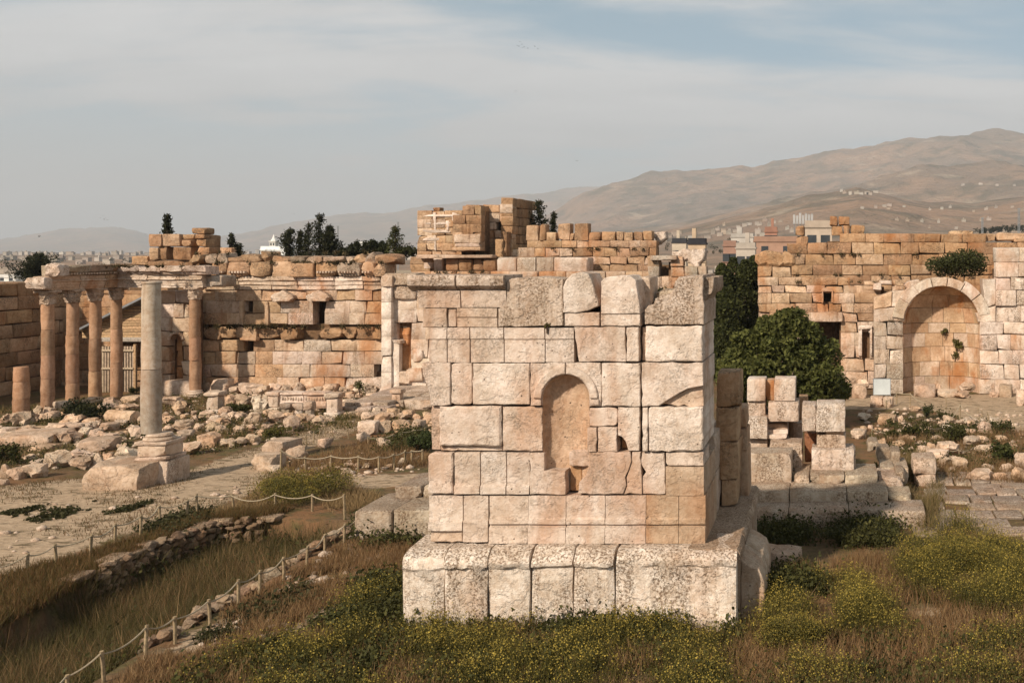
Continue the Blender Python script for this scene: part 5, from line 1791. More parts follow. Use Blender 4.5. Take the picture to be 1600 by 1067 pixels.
for x0, y0, x1, y1, Y, d, c, m_ in ((1253, 632, 1275, 674, 30.4, 0.9, PALE, 'base'), (1275, 631, 1321, 675, 30.35, 1.0, WHITE, 'base'), (1276, 678, 1322, 703, 30.5, 0.9, CREAM, 'base'), (1268, 702, 1335, 737, 30.2, 1.0, PALE, 'base'), (1257, 676, 1276, 722, 31.2, 0.5, (0.28, 0.13, 0.07), 'old'), (1328, 702, 1337, 735, 30.5, 0.7, PALE, 'base')):
    px_block('stone_block', BP, x0, y0, x1, y1, Y, d, M[m_], c, ry_, (3, 2, 3), 0, 0.025, 0.016, chips=0.2, chip=0.1)
px_block('wedge_stone', BP, 1290, 674, 1318, 679, 30.5, 0.8, M['altar'], GOLD, ry_, (2, 1, 1), 0, 0.02, 0.01)
g1 = empty('block_pier', (at(1447, 0, 33)[0], 33, 0), 'squat pier of two blocks at the corner of the paved floor', 'ruined pillar')
for x0, y0, x1, y1 in ((1427, 716, 1464, 742), (1430, 741, 1463, 766)):
    px_block('stone_block', g1, x0, y0, x1, y1, 32.3, 1.1, M['base'], CREAM, ry_, (3, 3, 3), 0, 0.06, 0.03)

# big slabs left of the altar base
g2 = empty('slab_platform', (at(610, 0, 26)[0], 26, 0), 'low stepped platform of big slabs touching the left side of the altar', 'stone platform')
for x0, x1, Y, z0, z1, d in ((552, 612, 26.0, -0.1, 0.86, 2.0), (613, 690, 26.05, -0.1, 0.88, 2.0), (616, 659, 27.3, 0.84, 1.2, 1.8), (660, 700, 27.35, 0.84, 1.22, 1.8)):
    a, b = at(x0, 0, Y)[0], at(x1, 0, Y)[0]
    v, f = rough_block(b - a - 0.02, d, z1 - z0, ry_, (5, 5, 2), 0.06, 0.02)
    put('stone_slab', (v + np.array(((a + b) / 2, Y + d / 2, (z0 + z1) / 2)), f), g2, M['step'], tone(((0.46, 0.38, 0.30),), ry_, 0.05))

# paved floor
PV = empty('pavement', (at(1540, 0, 29)[0], 29, 0), kind='structure')
a0 = at(1452, 0, 29)[0]
for j in range(12):
    y = 24.2 + j * 0.82
    x = a0 - 0.25 + ry_.uniform(-0.3, 0.3) + (y - 29) * 0.05
    while x < a0 + 7.5:
        w = ry_.uniform(0.55, 1.15)
        if ry_.random() < 0.86:
            v, f = rough_block(w - 0.06, 0.74, 0.16, ry_, (1, 1, 1), 0.03, 0.02, 0.5, 0.5, 0.15)
            put('flagstone', (v + np.array((x + w / 2, y + 0.4 + ry_.normal() * 0.015, 0.03 + ry_.normal() * 0.012 + float(ground_z([(x, y)])[0]))), f), PV, M['step'], tone(((0.46, 0.38, 0.30), GREY, CREAM), ry_, 0.08))
        x += w

# ------------------------------------------------------------------ rubble lining of the excavation trench
rt = np.random.default_rng(55)
VAR = []
for k in range(10):
    v, f = boulder(1, 1, 1, rt, 2, 9)
    VAR.append(mesh('wall_stone', v, f, 26, M['rock']))


def stone_at(parent, name, p, s, r, cols, flat=0.8):
    o = bpy.data.objects.new(name, VAR[r.integers(len(VAR))])
    COL.objects.link(o)
    o.parent = parent
    o.location = Vector(p) - parent.location
    o.scale = (s * r.uniform(0.8, 1.35), s * r.uniform(0.8, 1.2), s * flat * r.uniform(0.75, 1.15))
    o.rotation_euler = (r.normal() * 0.12, r.normal() * 0.12, r.uniform(0, 6.28))
    o.color = (*tone(cols, r, 0.12), 1)
    return o


def along(line, t):
    A = np.array(line)
    d = np.concatenate(([0], np.cumsum(np.linalg.norm(np.diff(A, axis=0), axis=1))))
    return np.array((np.interp(t, d, A[:, 0]), np.interp(t, d, A[:, 1]))), d[-1]


TW = empty('trench_wall', (*TR_FAR[4], -1.4), 'rough rubble retaining wall along the far side of the excavation trench', 'retaining wall')
_, total = along(TR_FAR, 0)
n_st = 0
z = -1.35
RC = ((0.29, 0.195, 0.125), (0.22, 0.145, 0.095), (0.34, 0.25, 0.175))
while z < 0.0:
    s = 0.22 + 0.05 * rt.random()
    t = 5.6 + rt.random() * 0.4 + (z + 1.35) * 0.0
    while t < total - 2.0 and n_st < 290:
        ss = s * rt.uniform(0.7, 1.4)
        p, _ = along(TR_FAR, t)
        q, _ = along(TR_FAR, t + 0.05)
        tg = q - p; tg /= max(np.linalg.norm(tg), 1e-6)
        inn = np.array((tg[1], -tg[0]))
        off = 0.34 - 0.12 * (z + 1.35) / 1.35
        if z > -1.35 + max(0, (t - total + 4.2)) * 0.28:
            stone_at(TW, 'wall_stone', (p[0] + inn[0] * off, p[1] + inn[1] * off, z + ss * 0.35 + rt.normal() * 0.02), ss, rt, RC)
            n_st += 1
        t += ss * 1.12
    z += s * 0.66
# cap stones on the rim
t = 4.6
while t < total - 1.5:
    p, _ = along(TR_FAR, t)
    v, f = rough_block(rt.uniform(0.4, 0.75), rt.uniform(0.4, 0.55), 0.16, rt, (2, 2, 1), 0.04, 0.02)
    q, _ = along(TR_FAR, t + 0.05)
    an_ = math.atan2(q[1] - p[1], q[0] - p[0])
    v = np.stack([v[:, 0] * math.cos(an_) - v[:, 1] * math.sin(an_), v[:, 0] * math.sin(an_) + v[:, 1] * math.cos(an_), v[:, 2]], 1)
    if rt.random() < 0.75:
        put('cap_stone', (v + np.array((p[0] + 0.05, p[1] + 0.0, 0.05 + rt.normal() * 0.02)), f), TW, M['step'], tone(((0.45, 0.34, 0.24),), rt))
    t += 0.62
TB = empty('rubble_bank', (*TR_NEAR[3], -0.9), 'low bank of loose rubble along the near side of the excavation trench', 'rubble bank')
A_, tot2 = along(TR_NEAR, 0)
for k in range(130):
    t = rt.uniform(0.2, tot2 * 0.62)
    p, _ = along(TR_NEAR, t)
    p = p + np.array((-0.75, 0.55)) * rt.uniform(-0.1, 1.15)
    gz = float(ground_z([p])[0])
    stone_at(TB, 'wall_stone', (p[0], p[1], gz + 0.04 + 0.12 * rt.random()), rt.uniform(0.14, 0.36), rt, RC + ((0.52, 0.42, 0.32),))
HP_ = ground_pt(88, 1000, -1.3)
TH = empty('stone_heap', (*HP_, -1.4), 'small heap of loose stones lying on the grassy trench floor', 'stone heap')
for k in range(34):
    p = np.array(HP_) + rt.normal(size=2) * np.array((0.55, 0.25))
    stone_at(TH, 'heap_stone', (p[0], p[1], -1.38 + 0.3 * rt.random() * max(0, 1 - abs(p[0] - HP_[0]))), rt.uniform(0.14, 0.34), rt, RC + ((0.5, 0.4, 0.3),))
# scattered small debris nobody could count
P_, Fc_, off = [], [], 0
vb, fb = ico(1)
fb = np.array(fb)
polys = [poly_px((0, 745), (250, 720), (640, 660), (640, 610), (320, 615), (0, 640)), poly_px((1340, 640), (1600, 640), (1600, 740), (1400, 740)), poly_px((430, 760), (660, 735), (660, 700), (440, 720)), poly_px((300, 1000), (560, 830), (640, 850), (500, 950), (330, 1067)),
         poly_px((0, 880), (0, 790), (400, 760), (330, 800))]
VV, FF = [], []
for poly, n in zip(polys, (900, 350, 160, 220, 45)):
    A = np.array(poly)
    pts = rt.uniform(A.min(0), A.max(0), size=(n * 4, 2))
    pts = pts[inside(pts, poly)][:n]
    gz = ground_z(pts)
    for (x, y), z in zip(pts, gz):
        s = 0.035 + 0.10 * rt.random() ** 3
        VV.append((vb * (1 + rt.normal(size=vb.shape) * 0.12)) * np.array((s * 1.3, s, s * 0.7)) + np.array((x, y, z + s * 0.2)))
        FF.append(fb + off)
        off += len(vb)
o = link('small_debris', fast_mesh('small_debris', np.concatenate(VV), np.concatenate(FF), M['rock'], False), None, None, CREAM)
tag(o, 'small stone chips scattered over the dry earth', 'stone debris', kind='stuff')

# ------------------------------------------------------------------ rope fences
rf = np.random.default_rng(3)


def fence(posts, label, rad=0.034, rope=0.016, sag=0.12, mat='post', z0=None, ropes=True):
    e = empty('rope_fence', (*ground_pt(posts[0][0], posts[0][2]), 0), label, 'rope fence', 'rope fences')
    prev = None
    for px, yt, yb in posts:
        X, Y = ground_pt(px, yb)
        gz = float(ground_z([(X, Y)])[0]) if z0 is None else z0
        h = (yb - yt) * Y / F
        lean = rf.normal(size=2) * 0.03
        v, f = tube([(0, 0, -0.25), (lean[0] * 0.5, lean[1] * 0.5, h * 0.5), (lean[0], lean[1], h)], rad, 7)
        o = link('post', mesh('post', v, f, 40, M[mat]), e)
        o.location = Vector((X, Y, gz)) - e.location
        tip = np.array((X + lean[0], Y + lean[1] - rad, gz + h * 0.93))
        if prev is not None and ropes:
            L_ = np.linalg.norm(tip - prev)
            s = sag * L_ * rf.uniform(0.5, 1.2)
            pts = [prev + (tip - prev) * t - np.array((0, 0, 4 * s * t * (1 - t))) for t in np.linspace(0, 1, 9)]
            v, f = tube(np.array(pts) - np.array(e.location), rope, 5)
            link('rope', mesh('rope', v, f, 40, M['rope']), e)
        prev = tip
    return e


fence([(70, 1078, 1120), (105, 1052, 1090), (163, 1018, 1068), (226, 980, 1032), (274, 962, 1005), (329, 934, 979), (372, 905, 952), (405, 890, 931), (444, 871, 907), (478, 852, 889), (507, 834, 866), (537, 819, 855), (560, 806, 842)],
      'rope fence climbing along the near edge of the excavation trench')
fence([(-25, 884, 912), (42, 866, 897), (88, 850, 884), (140, 835, 871), (179, 819, 853), (219, 806, 840), (250, 791, 818), (292, 782, 809), (308, 773, 806), (366, 774, 798), (430, 772, 800), (488, 774, 801), (539, 774, 814)],
      'rope fence between the earth path and the excavation trench')
fence([(438, 702, 742), (478, 714, 738), (516, 712, 737), (560, 712, 737), (592, 712, 737), (616, 708, 732), (633, 702, 728), (643, 702, 724), (660, 701, 723)], 'rope fence with pale sagging rope behind the yellow flowering mound', 0.035, 0.02)
fence([(468, 682, 698), (479, 679, 699), (490, 674, 695), (498, 670, 692), (509, 668, 684), (520, 665, 681), (545, 670, 686)], 'fence of thin dark posts beside the path below the steps', 0.02, 0.009)
fence([(575, 683, 697), (612, 678, 693), (628, 674, 686), (645, 670, 683), (664, 668, 682)], 'short rope fence in the weeds left of the altar tower', 0.028, 0.014)
fence([(1385, 628, 642), (1401, 614, 632), (1422, 615, 636), (1445, 630, 648)], 'white rope barrier beside the blank panel', 0.03, 0.018, 0.05)
fence([(1362, 668, 684), (1449, 665, 681), (1500, 630, 656), (1530, 650, 668)], 'rope fence crossing the bushes before the arched recess', 0.026, 0.016)
fence([(1479, 622, 640), (1528, 635, 646), (1534, 639, 652), (1545, 643, 657), (1556, 648, 660), (1570, 656, 667), (1584, 660, 671), (1596, 666, 676)], 'row of thin dark posts along the pale court floor at the right edge', 0.018, 0.008)
fence([(1430, 702, 714), (1472, 698, 710), (1499, 702, 714), (1519, 698, 710), (1560, 696, 708)], 'low rope fence among the boulders beyond the paved floor', 0.022, 0.012)

# blank white panel and low slab bench at the left edge
Yp = gy(620)
pn = empty('information_panel', (at(1377, 0, Yp)[0], Yp, 0), 'blank white square panel standing on the ground before the arched recess', 'panel')
a, b = at(1365, 618, Yp), at(1391, 592, Yp)
put('board', plain_box(a[0], b[0], Yp, Yp + 0.04, a[2] + 0.04, b[2]), pn, M['paint'], (0.50, 0.53, 0.53), smooth=False)
for x in (a[0] - 0.03, b[0]):
    put('frame_bar', plain_box(x, x + 0.03, Yp - 0.01, Yp + 0.06, -0.05, b[2] + 0.02), pn, M['metal'], None, smooth=False)
put('frame_bar', plain_box(a[0], b[0], Yp - 0.01, Yp + 0.06, b[2] + 0.001, b[2] + 0.03), pn, M['metal'], None, smooth=False)
for x in (a[0] + 0.1, b[0] - 0.16):
    v, f = tube([(x, Yp + 0.5, -0.05), (x, Yp + 0.06, b[2] * 0.7)], 0.02, 6)
    put('strut', (v, f), pn, M['metal'], None)

# ------------------------------------------------------------------ plants
rv = np.random.default_rng(42)


def lerp(a, b, t):
    return a + (b - a) * t


class Leaves:
    """collects triangles of many small stalks, leaves and flower heads into one mesh"""

    def __init__(self):
        self.v, self.c = [], []

    def stalks(self, P, h, lean, w, ca, cb, r, base=0.0):
        n = len(P)
        d = r.normal(size=(n, 2)) * lean
        h = np.broadcast_to(h, (n,)) * r.uniform(0.65, 1.15, n)
        a = r.uniform(0, 6.28, n)
        sx, sy = np.cos(a) * w, np.sin(a) * w
        tri = np.zeros((n, 3, 3))
        tri[:, 0] = P + np.stack([sx, sy, np.full(n, base)], 1)
        tri[:, 1] = P - np.stack([sx, sy, np.full(n, -base)], 1)
        tri[:, 2] = P + np.stack([d[:, 0] * h, d[:, 1] * h, h], 1)
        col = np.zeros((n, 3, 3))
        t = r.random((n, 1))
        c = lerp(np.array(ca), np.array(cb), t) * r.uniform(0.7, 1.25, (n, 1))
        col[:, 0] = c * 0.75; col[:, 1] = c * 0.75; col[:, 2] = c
        self.v.append(tri.reshape(-1, 3)); self.c.append(col.reshape(-1, 3))
        return tri[:, 2]

    def flecks(self, P, s, ca, cb, r, up=0.3, aspect=0.55):
        """leaf-sized diamonds (two triangles) with random facing"""
        n = len(P)
        s = np.broadcast_to(s, (n,)) * r.uniform(0.6, 1.35, n)
        u = r.normal(size=(n, 3)); u /= np.linalg.norm(u, axis=1, keepdims=True)
        w = r.normal(size=(n, 3)); w[:, 2] += up
        w = np.cross(u, w); w /= np.maximum(np.linalg.norm(w, axis=1, keepdims=True), 1e-6)
        a, b = u * s[:, None], w * (s * aspect)[:, None]
        A, B, C, D = P - a, P + b, P + a, P - b
        tri = np.stack([A, B, C, A, C, D], 1)
        c = lerp(np.array(ca), np.array(cb), r.random((n, 1))) * r.uniform(0.7, 1.3, (n, 1))
        self.v.append(tri.reshape(-1, 3)); self.c.append(np.repeat(c, 6, 0))

    def mesh(self, name, mat):
        v, c = np.concatenate(self.v), np.concatenate(self.c)
        return fast_mesh(name, v, np.arange(len(v)).reshape(-1, 3), mat, False, np.clip(c, 0, 1))


def sample(poly, n, gap=0.0, freq=0.7, r=rv):
    A = np.array(poly)
    lo, hi = A.min(0), A.max(0)
    out = []
    tries = 0
    while sum(len(o) for o in out) < n and tries < 30:
        pts = r.uniform(lo, hi, size=(n * 2, 2))
        pts = pts[inside(pts, poly)]
        if gap > 0 and len(pts):
            keep = np.array([mnoise.noise((x * freq, y * freq, 5.5)) for x, y in pts]) > (gap - 0.5) * 1.2 + r.normal(size=len(pts)) * 0.12
            pts = pts[keep]
        out.append(pts)
        tries += 1
    pts = np.concatenate(out)[:n]
    return np.column_stack([pts, ground_z(pts)])


OLIVE, DKGREEN, YEL, STRAW, RUST, MOSS = (0.080, 0.073, 0.020), (0.036, 0.038, 0.012), (0.40, 0.29, 0.055), (0.30, 0.20, 0.095), (0.20, 0.10, 0.045), (0.135, 0.112, 0.028)


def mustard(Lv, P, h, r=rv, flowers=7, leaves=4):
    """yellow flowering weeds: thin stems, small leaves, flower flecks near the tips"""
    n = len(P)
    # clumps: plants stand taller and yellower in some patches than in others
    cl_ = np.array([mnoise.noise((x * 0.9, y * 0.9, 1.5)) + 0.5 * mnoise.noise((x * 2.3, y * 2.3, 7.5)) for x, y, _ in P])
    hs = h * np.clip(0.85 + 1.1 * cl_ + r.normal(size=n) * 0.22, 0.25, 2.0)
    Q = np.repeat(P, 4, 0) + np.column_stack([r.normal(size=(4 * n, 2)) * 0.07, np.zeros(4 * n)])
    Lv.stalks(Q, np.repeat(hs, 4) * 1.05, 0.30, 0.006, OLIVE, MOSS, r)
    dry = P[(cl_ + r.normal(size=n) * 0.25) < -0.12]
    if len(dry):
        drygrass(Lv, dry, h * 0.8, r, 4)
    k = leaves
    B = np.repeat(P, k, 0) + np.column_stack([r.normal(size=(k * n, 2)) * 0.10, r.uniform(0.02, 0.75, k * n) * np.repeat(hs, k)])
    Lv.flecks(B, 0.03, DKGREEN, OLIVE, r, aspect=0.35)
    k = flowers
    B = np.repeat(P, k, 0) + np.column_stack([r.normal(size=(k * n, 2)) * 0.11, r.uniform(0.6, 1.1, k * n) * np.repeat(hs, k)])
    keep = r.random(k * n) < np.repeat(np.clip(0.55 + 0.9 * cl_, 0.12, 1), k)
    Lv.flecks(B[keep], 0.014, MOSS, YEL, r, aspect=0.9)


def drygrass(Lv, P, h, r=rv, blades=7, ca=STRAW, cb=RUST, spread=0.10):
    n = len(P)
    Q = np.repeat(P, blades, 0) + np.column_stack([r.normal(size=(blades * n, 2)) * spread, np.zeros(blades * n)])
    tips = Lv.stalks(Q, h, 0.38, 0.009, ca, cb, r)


def weeds(Lv, P, h, r=rv, leaves=12, ca=DKGREEN, cb=OLIVE, s=0.05):
    n = len(P)
    B = np.repeat(P, leaves, 0) + np.column_stack([r.normal(size=(leaves * n, 2)) * h * 0.55, np.abs(r.normal(size=leaves * n)) * h * 0.5])
    Lv.flecks(B, s, ca, cb, r)
    Lv.stalks(np.repeat(P, 4, 0) + np.column_stack([r.normal(size=(4 * n, 2)) * h * 0.3, np.zeros(4 * n)]), h * 0.9, 0.4, 0.01, ca, cb, r)


def stuff(name, Lv, label, cat, mat='grass'):
    return tag(link(name, Lv.mesh(name, M[mat])), label, cat, kind='stuff')


# foreground carpet of flowering weeds
Lv = Leaves()
FG = poly_px((240, 1140), (290, 1055), (400, 1012), (470, 1000), (520, 962), (600, 915), (632, 905), (632, 958), (960, 972), (1155, 1000), (1200, 985), (1260, 1000), (1400, 975), (1500, 1010), (1640, 990), (1640, 1160))
P = sample(FG, 9000, 0.30, 0.55)
mustard(Lv, P, 0.36)
P = sample(FG, 2600, 0.45, 0.9)
weeds(Lv, P, 0.3, leaves=9)
RB = poly_px((1385, 905), (1430, 838), (1500, 830), (1580, 860), (1650, 880), (1650, 985), (1520, 965), (1440, 940))
P = sample(RB, 4200, 0.28, 0.7)
mustard(Lv, P, 0.55)
P = sample(poly_px((1180, 985), (1220, 930), (1330, 905), (1430, 930), (1450, 985), (1300, 1010)), 1500, 0.42, 0.9)
mustard(Lv, P, 0.42)
stuff('flowering_weeds', Lv, 'carpet of yellow flowering weeds across the foreground below the altar', 'weeds')

Lv = Leaves()
P = sample(poly_px((1160, 1010), (1175, 935), (1240, 885), (1400, 870), (1460, 900), (1650, 990), (1650, 1140), (1150, 1140)), 3200, 0.32, 0.8)
drygrass(Lv, P, 0.34)
P = sample(poly_px((150, 1100), (240, 1030), (330, 975), (450, 905), (545, 850), (640, 850), (632, 900), (520, 945), (420, 1000), (300, 1075)), 2600, 0.42, 0.9)
drygrass(Lv, P, 0.24)
P = sample(poly_px((300, 812), (400, 800), (545, 805), (600, 790), (560, 760), (430, 745), (380, 790)), 1100, 0.35, 0.9)
drygrass(Lv, P, 0.24, cb=STRAW)
P = sample(poly_px((430, 760), (545, 735), (668, 728), (668, 690), (560, 695), (450, 730)), 900, 0.35, 0.9)
drygrass(Lv, P, 0.3)
P = sample(poly_px((0, 905), (90, 880), (220, 845), (330, 805), (330, 822), (210, 868), (100, 915), (0, 960)), 1500, 0.3, 1.1)
drygrass(Lv, P, 0.25, ca=RUST, cb=OLIVE)
P = sample(poly_px((0, 742), (260, 722), (430, 690), (640, 655), (640, 615), (330, 618), (0, 640)), 1500, 0.45, 0.5)
drygrass(Lv, P, 0.3, ca=STRAW, cb=MOSS)
P = sample(poly_px((1350, 690), (1600, 680), (1600, 760), (1470, 758), (1400, 740)), 900, 0.4, 0.6)
drygrass(Lv, P, 0.4, ca=STRAW, cb=RUST)
P = sample(poly_px((1396, 800), (1400, 735), (1440, 715), (1470, 765), (1460, 840)), 700, 0.2, 0.6)
drygrass(Lv, P, 0.5, ca=STRAW, cb=OLIVE)
P = sample(PATHS[0], 1500, 0.52, 0.45)
drygrass(Lv, P, 0.09, blades=6, ca=RUST, cb=OLIVE, spread=0.16)
P = sample(TR_FAR[1:7] + [(x + 0.1, y + 0.9) for x, y in reversed(TR_FAR[1:7])], 1500, 0.2, 1.2)
P[:, 2] = np.maximum(P[:, 2], -0.1)
drygrass(Lv, P, 0.24, ca=RUST, cb=OLIVE)
stuff('dry_grass', Lv, 'dry straw coloured grass in patches over the court', 'dry grass')

Lv = Leaves()
tp = np.array(TRENCH)
P = sample(TRENCH, 6500, 0.12, 0.6)
P = P[P[:, 2] < -0.5]
drygrass(Lv, P, 0.8, blades=9, ca=OLIVE, cb=(0.13, 0.092, 0.042), spread=0.14)
P = sample(TRENCH, 1500, 0.45, 0.8)
P = P[P[:, 2] < -0.4]
drygrass(Lv, P, 0.95, blades=5, ca=STRAW, cb=RUST, spread=0.12)
P = sample(TRENCH, 1800, 0.5, 0.6)
P = P[P[:, 2] < -0.4]
weeds(Lv, P, 0.5, leaves=12)
stuff('trench_grass', Lv, 'tall dark grass filling the floor of the excavation trench', 'grass')

Lv = Leaves()
for poly, n, h in ((poly_px((1170, 830), (1300, 815), (1440, 818), (1450, 850), (1300, 858), (1180, 850)), 700, 0.42), (poly_px((1165, 945), (1190, 900), (1260, 890), (1290, 925), (1200, 950)), 420, 0.42), (poly_px((555, 870), (570, 815), (665, 800), (668, 848), (610, 860)), 900, 0.38),
                   (poly_px((500, 985), (560, 925), (625, 890), (632, 950), (560, 990)), 700, 0.3), (poly_px((0, 800), (100, 785), (260, 778), (200, 800), (60, 815)), 300, 0.07),
                   (poly_px((220, 830), (300, 800), (330, 800), (330, 825), (250, 845)), 260, 0.2), (poly_px((0, 742), (260, 722), (430, 690), (640, 655), (640, 615), (330, 618), (0, 640)), 900, 0.24), (poly_px((1350, 680), (1450, 640), (1600, 680), (1600, 720), (1470, 758)), 420, 0.28),
                   (poly_px((585, 720), (668, 700), (668, 660), (600, 690)), 300, 0.34), (poly_px((300, 985), (480, 915), (500, 935), (330, 1010)), 260, 0.2), (poly_px((632, 962), (632, 985), (1160, 1005), (1155, 975)), 900, 0.34)):
    P = sample(poly, n, 0.42, 0.7)
    weeds(Lv, P, h, ca=DKGREEN, cb=OLIVE if h > 0.2 else (0.06, 0.05, 0.02))
stuff('green_weeds', Lv, 'low green leafy weeds growing between the stones', 'weeds')


# tufts rooted in ledges and joints of the old walls
Lv = Leaves()
for (x0, x1, y0, y1, Y, n, sp) in ((318, 480, 508, 514, Y1 - 0.45, 420, 0.10), (490, 594, 508, 514, Y1 - 0.45, 160, 0.08), (330, 600, 409, 413, Y1 - 0.3, 260, 0.10), (300, 605, 393, 398, Y1 + 0.3, 160, 0.10), (1190, 1540, 397, 399, 59.9, 120, 0.08), (1200, 1540, 429, 431, 59.9, 160, 0.08),
                                   (1240, 1400, 440, 442, 55.9, 90, 0.07), (100, 290, 415, 418, 51, 160, 0.09), (820, 1010, 388, 391, 65.9, 120, 0.08), (640, 800, 424, 427, 63.3, 90, 0.08), (1366, 1410, 500, 504, YE - 0.05, 30, 0.06)):
    c = rv.uniform(x0, x1, max(3, n // 14))
    px_ = np.repeat(c, 14)[:n] + rv.normal(size=min(n, 14 * len(c))) * 2.2
    py_ = rv.uniform(y0, y1, len(px_))
    P = np.stack([(px_ - PX0) * Y / F, Y + rv.normal(size=len(px_)) * 0.06, H - (py_ - PY0) * Y / F], 1)
    Lv.flecks(P, sp * 0.8, (0.035, 0.028, 0.012), (0.10, 0.07, 0.03), rv)
    Lv.stalks(P, 0.22, 0.5, 0.012, (0.05, 0.042, 0.016), (0.14, 0.10, 0.045), rv)
stuff('ledge_weeds', Lv, 'dry weeds rooted in the ledges and joints of the old walls', 'weeds')


def shrub(px, py, w_px, h_px, label, n=1500, s=0.06, ca=DKGREEN, cb=OLIVE, group=None, Y=None, z=None, name='shrub', lumps=7, flowers=None, mat='leaf'):
    Y = gy(py) if Y is None else Y
    X = (px - PX0) * Y / F
    gz = float(ground_z([(X, Y)])[0]) if z is None else z
    W_, H_ = w_px * Y / F, h_px * Y / F
    e = empty(name, (X, Y, gz), label, 'shrub' if name == 'shrub' else 'bush', group)
    Lv = Leaves()
    for k in range(lumps):
        c = np.array((rv.uniform(-0.34, 0.34) * W_, rv.uniform(-0.3, 0.3) * W_, H_ * rv.uniform(0.3, 0.68)))
        rad = np.array((W_ * 0.22, W_ * 0.22, H_ * 0.32)) * rv.uniform(0.7, 1.15)
        m = n // lumps
        d = rv.normal(size=(m, 3)); d /= np.linalg.norm(d, axis=1, keepdims=True)
        Pp = c + d * rad * (rv.random((m, 1)) ** 0.4)
        Lv.flecks(Pp, s, ca, cb, rv)
        if flowers:
            d = rv.normal(size=(m // 2, 3)); d /= np.linalg.norm(d, axis=1, keepdims=True)
            d[:, 2] = np.abs(d[:, 2])
            Lv.flecks(c + d * rad * 1.1, s * 0.5, flowers[0], flowers[1], rv, aspect=0.9)
    link('foliage', Lv.mesh('foliage', M[mat]), e)
    parts = []
    for k in range(5):
        a = rv.uniform(0, 6.28)
        parts.append(tube([(0, 0, -0.1), (math.cos(a) * W_ * 0.12, math.sin(a) * W_ * 0.12, H_ * 0.3), (math.cos(a) * W_ * 0.26, math.sin(a) * W_ * 0.26, H_ * 0.6)], [0.02, 0.014, 0.006], 5))
    v, f = join(parts)
    link('stems', mesh('stems', v, f, 40, M['bark']), e)['kind'] = 'stuff'
    return e


SG = 'shrubs among the ruins'
shrub(128, 660, 78, 40, 'wide dark bush between the rubble and the granite columns', 2600, 0.06, (0.018, 0.02, 0.008), DKGREEN, SG)
shrub(8, 728, 44, 40, 'dark green shrub at the left edge of the rubble field', 1300, 0.05, DKGREEN, OLIVE, SG)
shrub(655, 706, 52, 36, 'round green shrub close to the left flank of the altar', 2200, 0.045, DKGREEN, (0.07, 0.09, 0.03), SG)
shrub(470, 782, 150, 44, 'broad mound of yellow green flowering weeds behind the rope fence', 9000, 0.026, OLIVE, MOSS, SG, flowers=(MOSS, YEL), lumps=14)
shrub(368, 645, 36, 18, 'dark shrub among the rubble right of the first small pedestal', 700, 0.05, DKGREEN, OLIVE, SG)
shrub(436, 682, 44, 16, 'yellowish low shrub in front of the carved frieze', 800, 0.04, OLIVE, MOSS, SG)
shrub(205, 615, 22, 12, 'tiny dark shrub at the foot of the slatted gate', 300, 0.05, DKGREEN, OLIVE, SG)
shrub(562, 592, 22, 24, 'leafy shrub on the stones right of the golden wall foot', 380, 0.05, OLIVE, (0.10, 0.11, 0.04), SG, Y=52, z=0.3)
shrub(340, 593, 32, 8, 'flat dark weed tuft along the foot of the golden wall', 350, 0.06, DKGREEN, DKGREEN, SG, Y=53.9, z=0.0)
shrub(1570, 726, 46, 42, 'young leafy shrub with open branches right of the boulders', 700, 0.075, DKGREEN, (0.08, 0.085, 0.025), SG)
shrub(1386, 662, 40, 18, 'low dark shrub below the white panel', 900, 0.05, DKGREEN, OLIVE, SG)
shrub(1430, 684, 50, 30, 'dark leafy shrub left of the sagging rope fence', 1200, 0.055, DKGREEN, OLIVE, SG)
shrub(1448, 655, 20, 26, 'upright small shrub on the edge of the pale court floor', 420, 0.05, DKGREEN, (0.07, 0.08, 0.03), SG)
shrub(1497, 692, 60, 32, 'spreading dark shrub among the boulders before the recess', 1300, 0.055, DKGREEN, OLIVE, SG)
shrub(1560, 678, 50, 22, 'dark shrub beside the thin posts at the right', 900, 0.05, DKGREEN, OLIVE, SG)
shrub(1395, 684, 22, 16, 'small round dark shrub in front of the low stone wall', 420, 0.05, DKGREEN, OLIVE, SG)
shrub(1472, 656, 16, 16, 'small shrub left of the rope fence post', 300, 0.05, DKGREEN, OLIVE, SG)
shrub(1376, 756, 26, 36, 'grassy shrub growing on the right end of the altar stairs', 900, 0.05, OLIVE, MOSS, SG)
shrub(1190, 926, 52, 36, 'dark clump of weeds at the right corner of the altar base', 1800, 0.035, DKGREEN, OLIVE, SG)
shrub(932, 978, 50, 30, 'green weed clump against the upright base slabs of the altar', 1100, 0.03, DKGREEN, OLIVE, SG)
shrub(1338, 842, 140, 34, 'long dark weed clump along the lowest altar stair', 3200, 0.035, (0.03, 0.03, 0.012), OLIVE, SG, lumps=12)
shrub(1490, 905, 150, 70, 'large yellow green flowering clump at the right below the paved floor', 11000, 0.022, OLIVE, MOSS, SG, flowers=(MOSS, YEL), lumps=16)
shrub(1240, 1010, 120, 60, 'flowering weed clump right of the altar corner in the foreground', 6000, 0.02, OLIVE, MOSS, SG, flowers=(MOSS, YEL), lumps=12)
shrub(855, 515, 11, 10, 'tiny tuft growing from a joint above the altar niche', 130, 0.025, OLIVE, MOSS, SG, Y=20.56, z=float(at(0, 513, 20.6)[2]))
shrub(1495, 546, 22, 20, 'hanging caper shrub on the right half of the arched recess', 260, 0.07, OLIVE, MOSS, SG, Y=54.9, z=float(at(0, 546, 54.9)[2]))
shrub(1476, 526, 13, 14, 'small shrub rooted near the middle of the arched recess', 140, 0.06, OLIVE, MOSS, SG, Y=54.95, z=float(at(0, 526, 54.95)[2]))
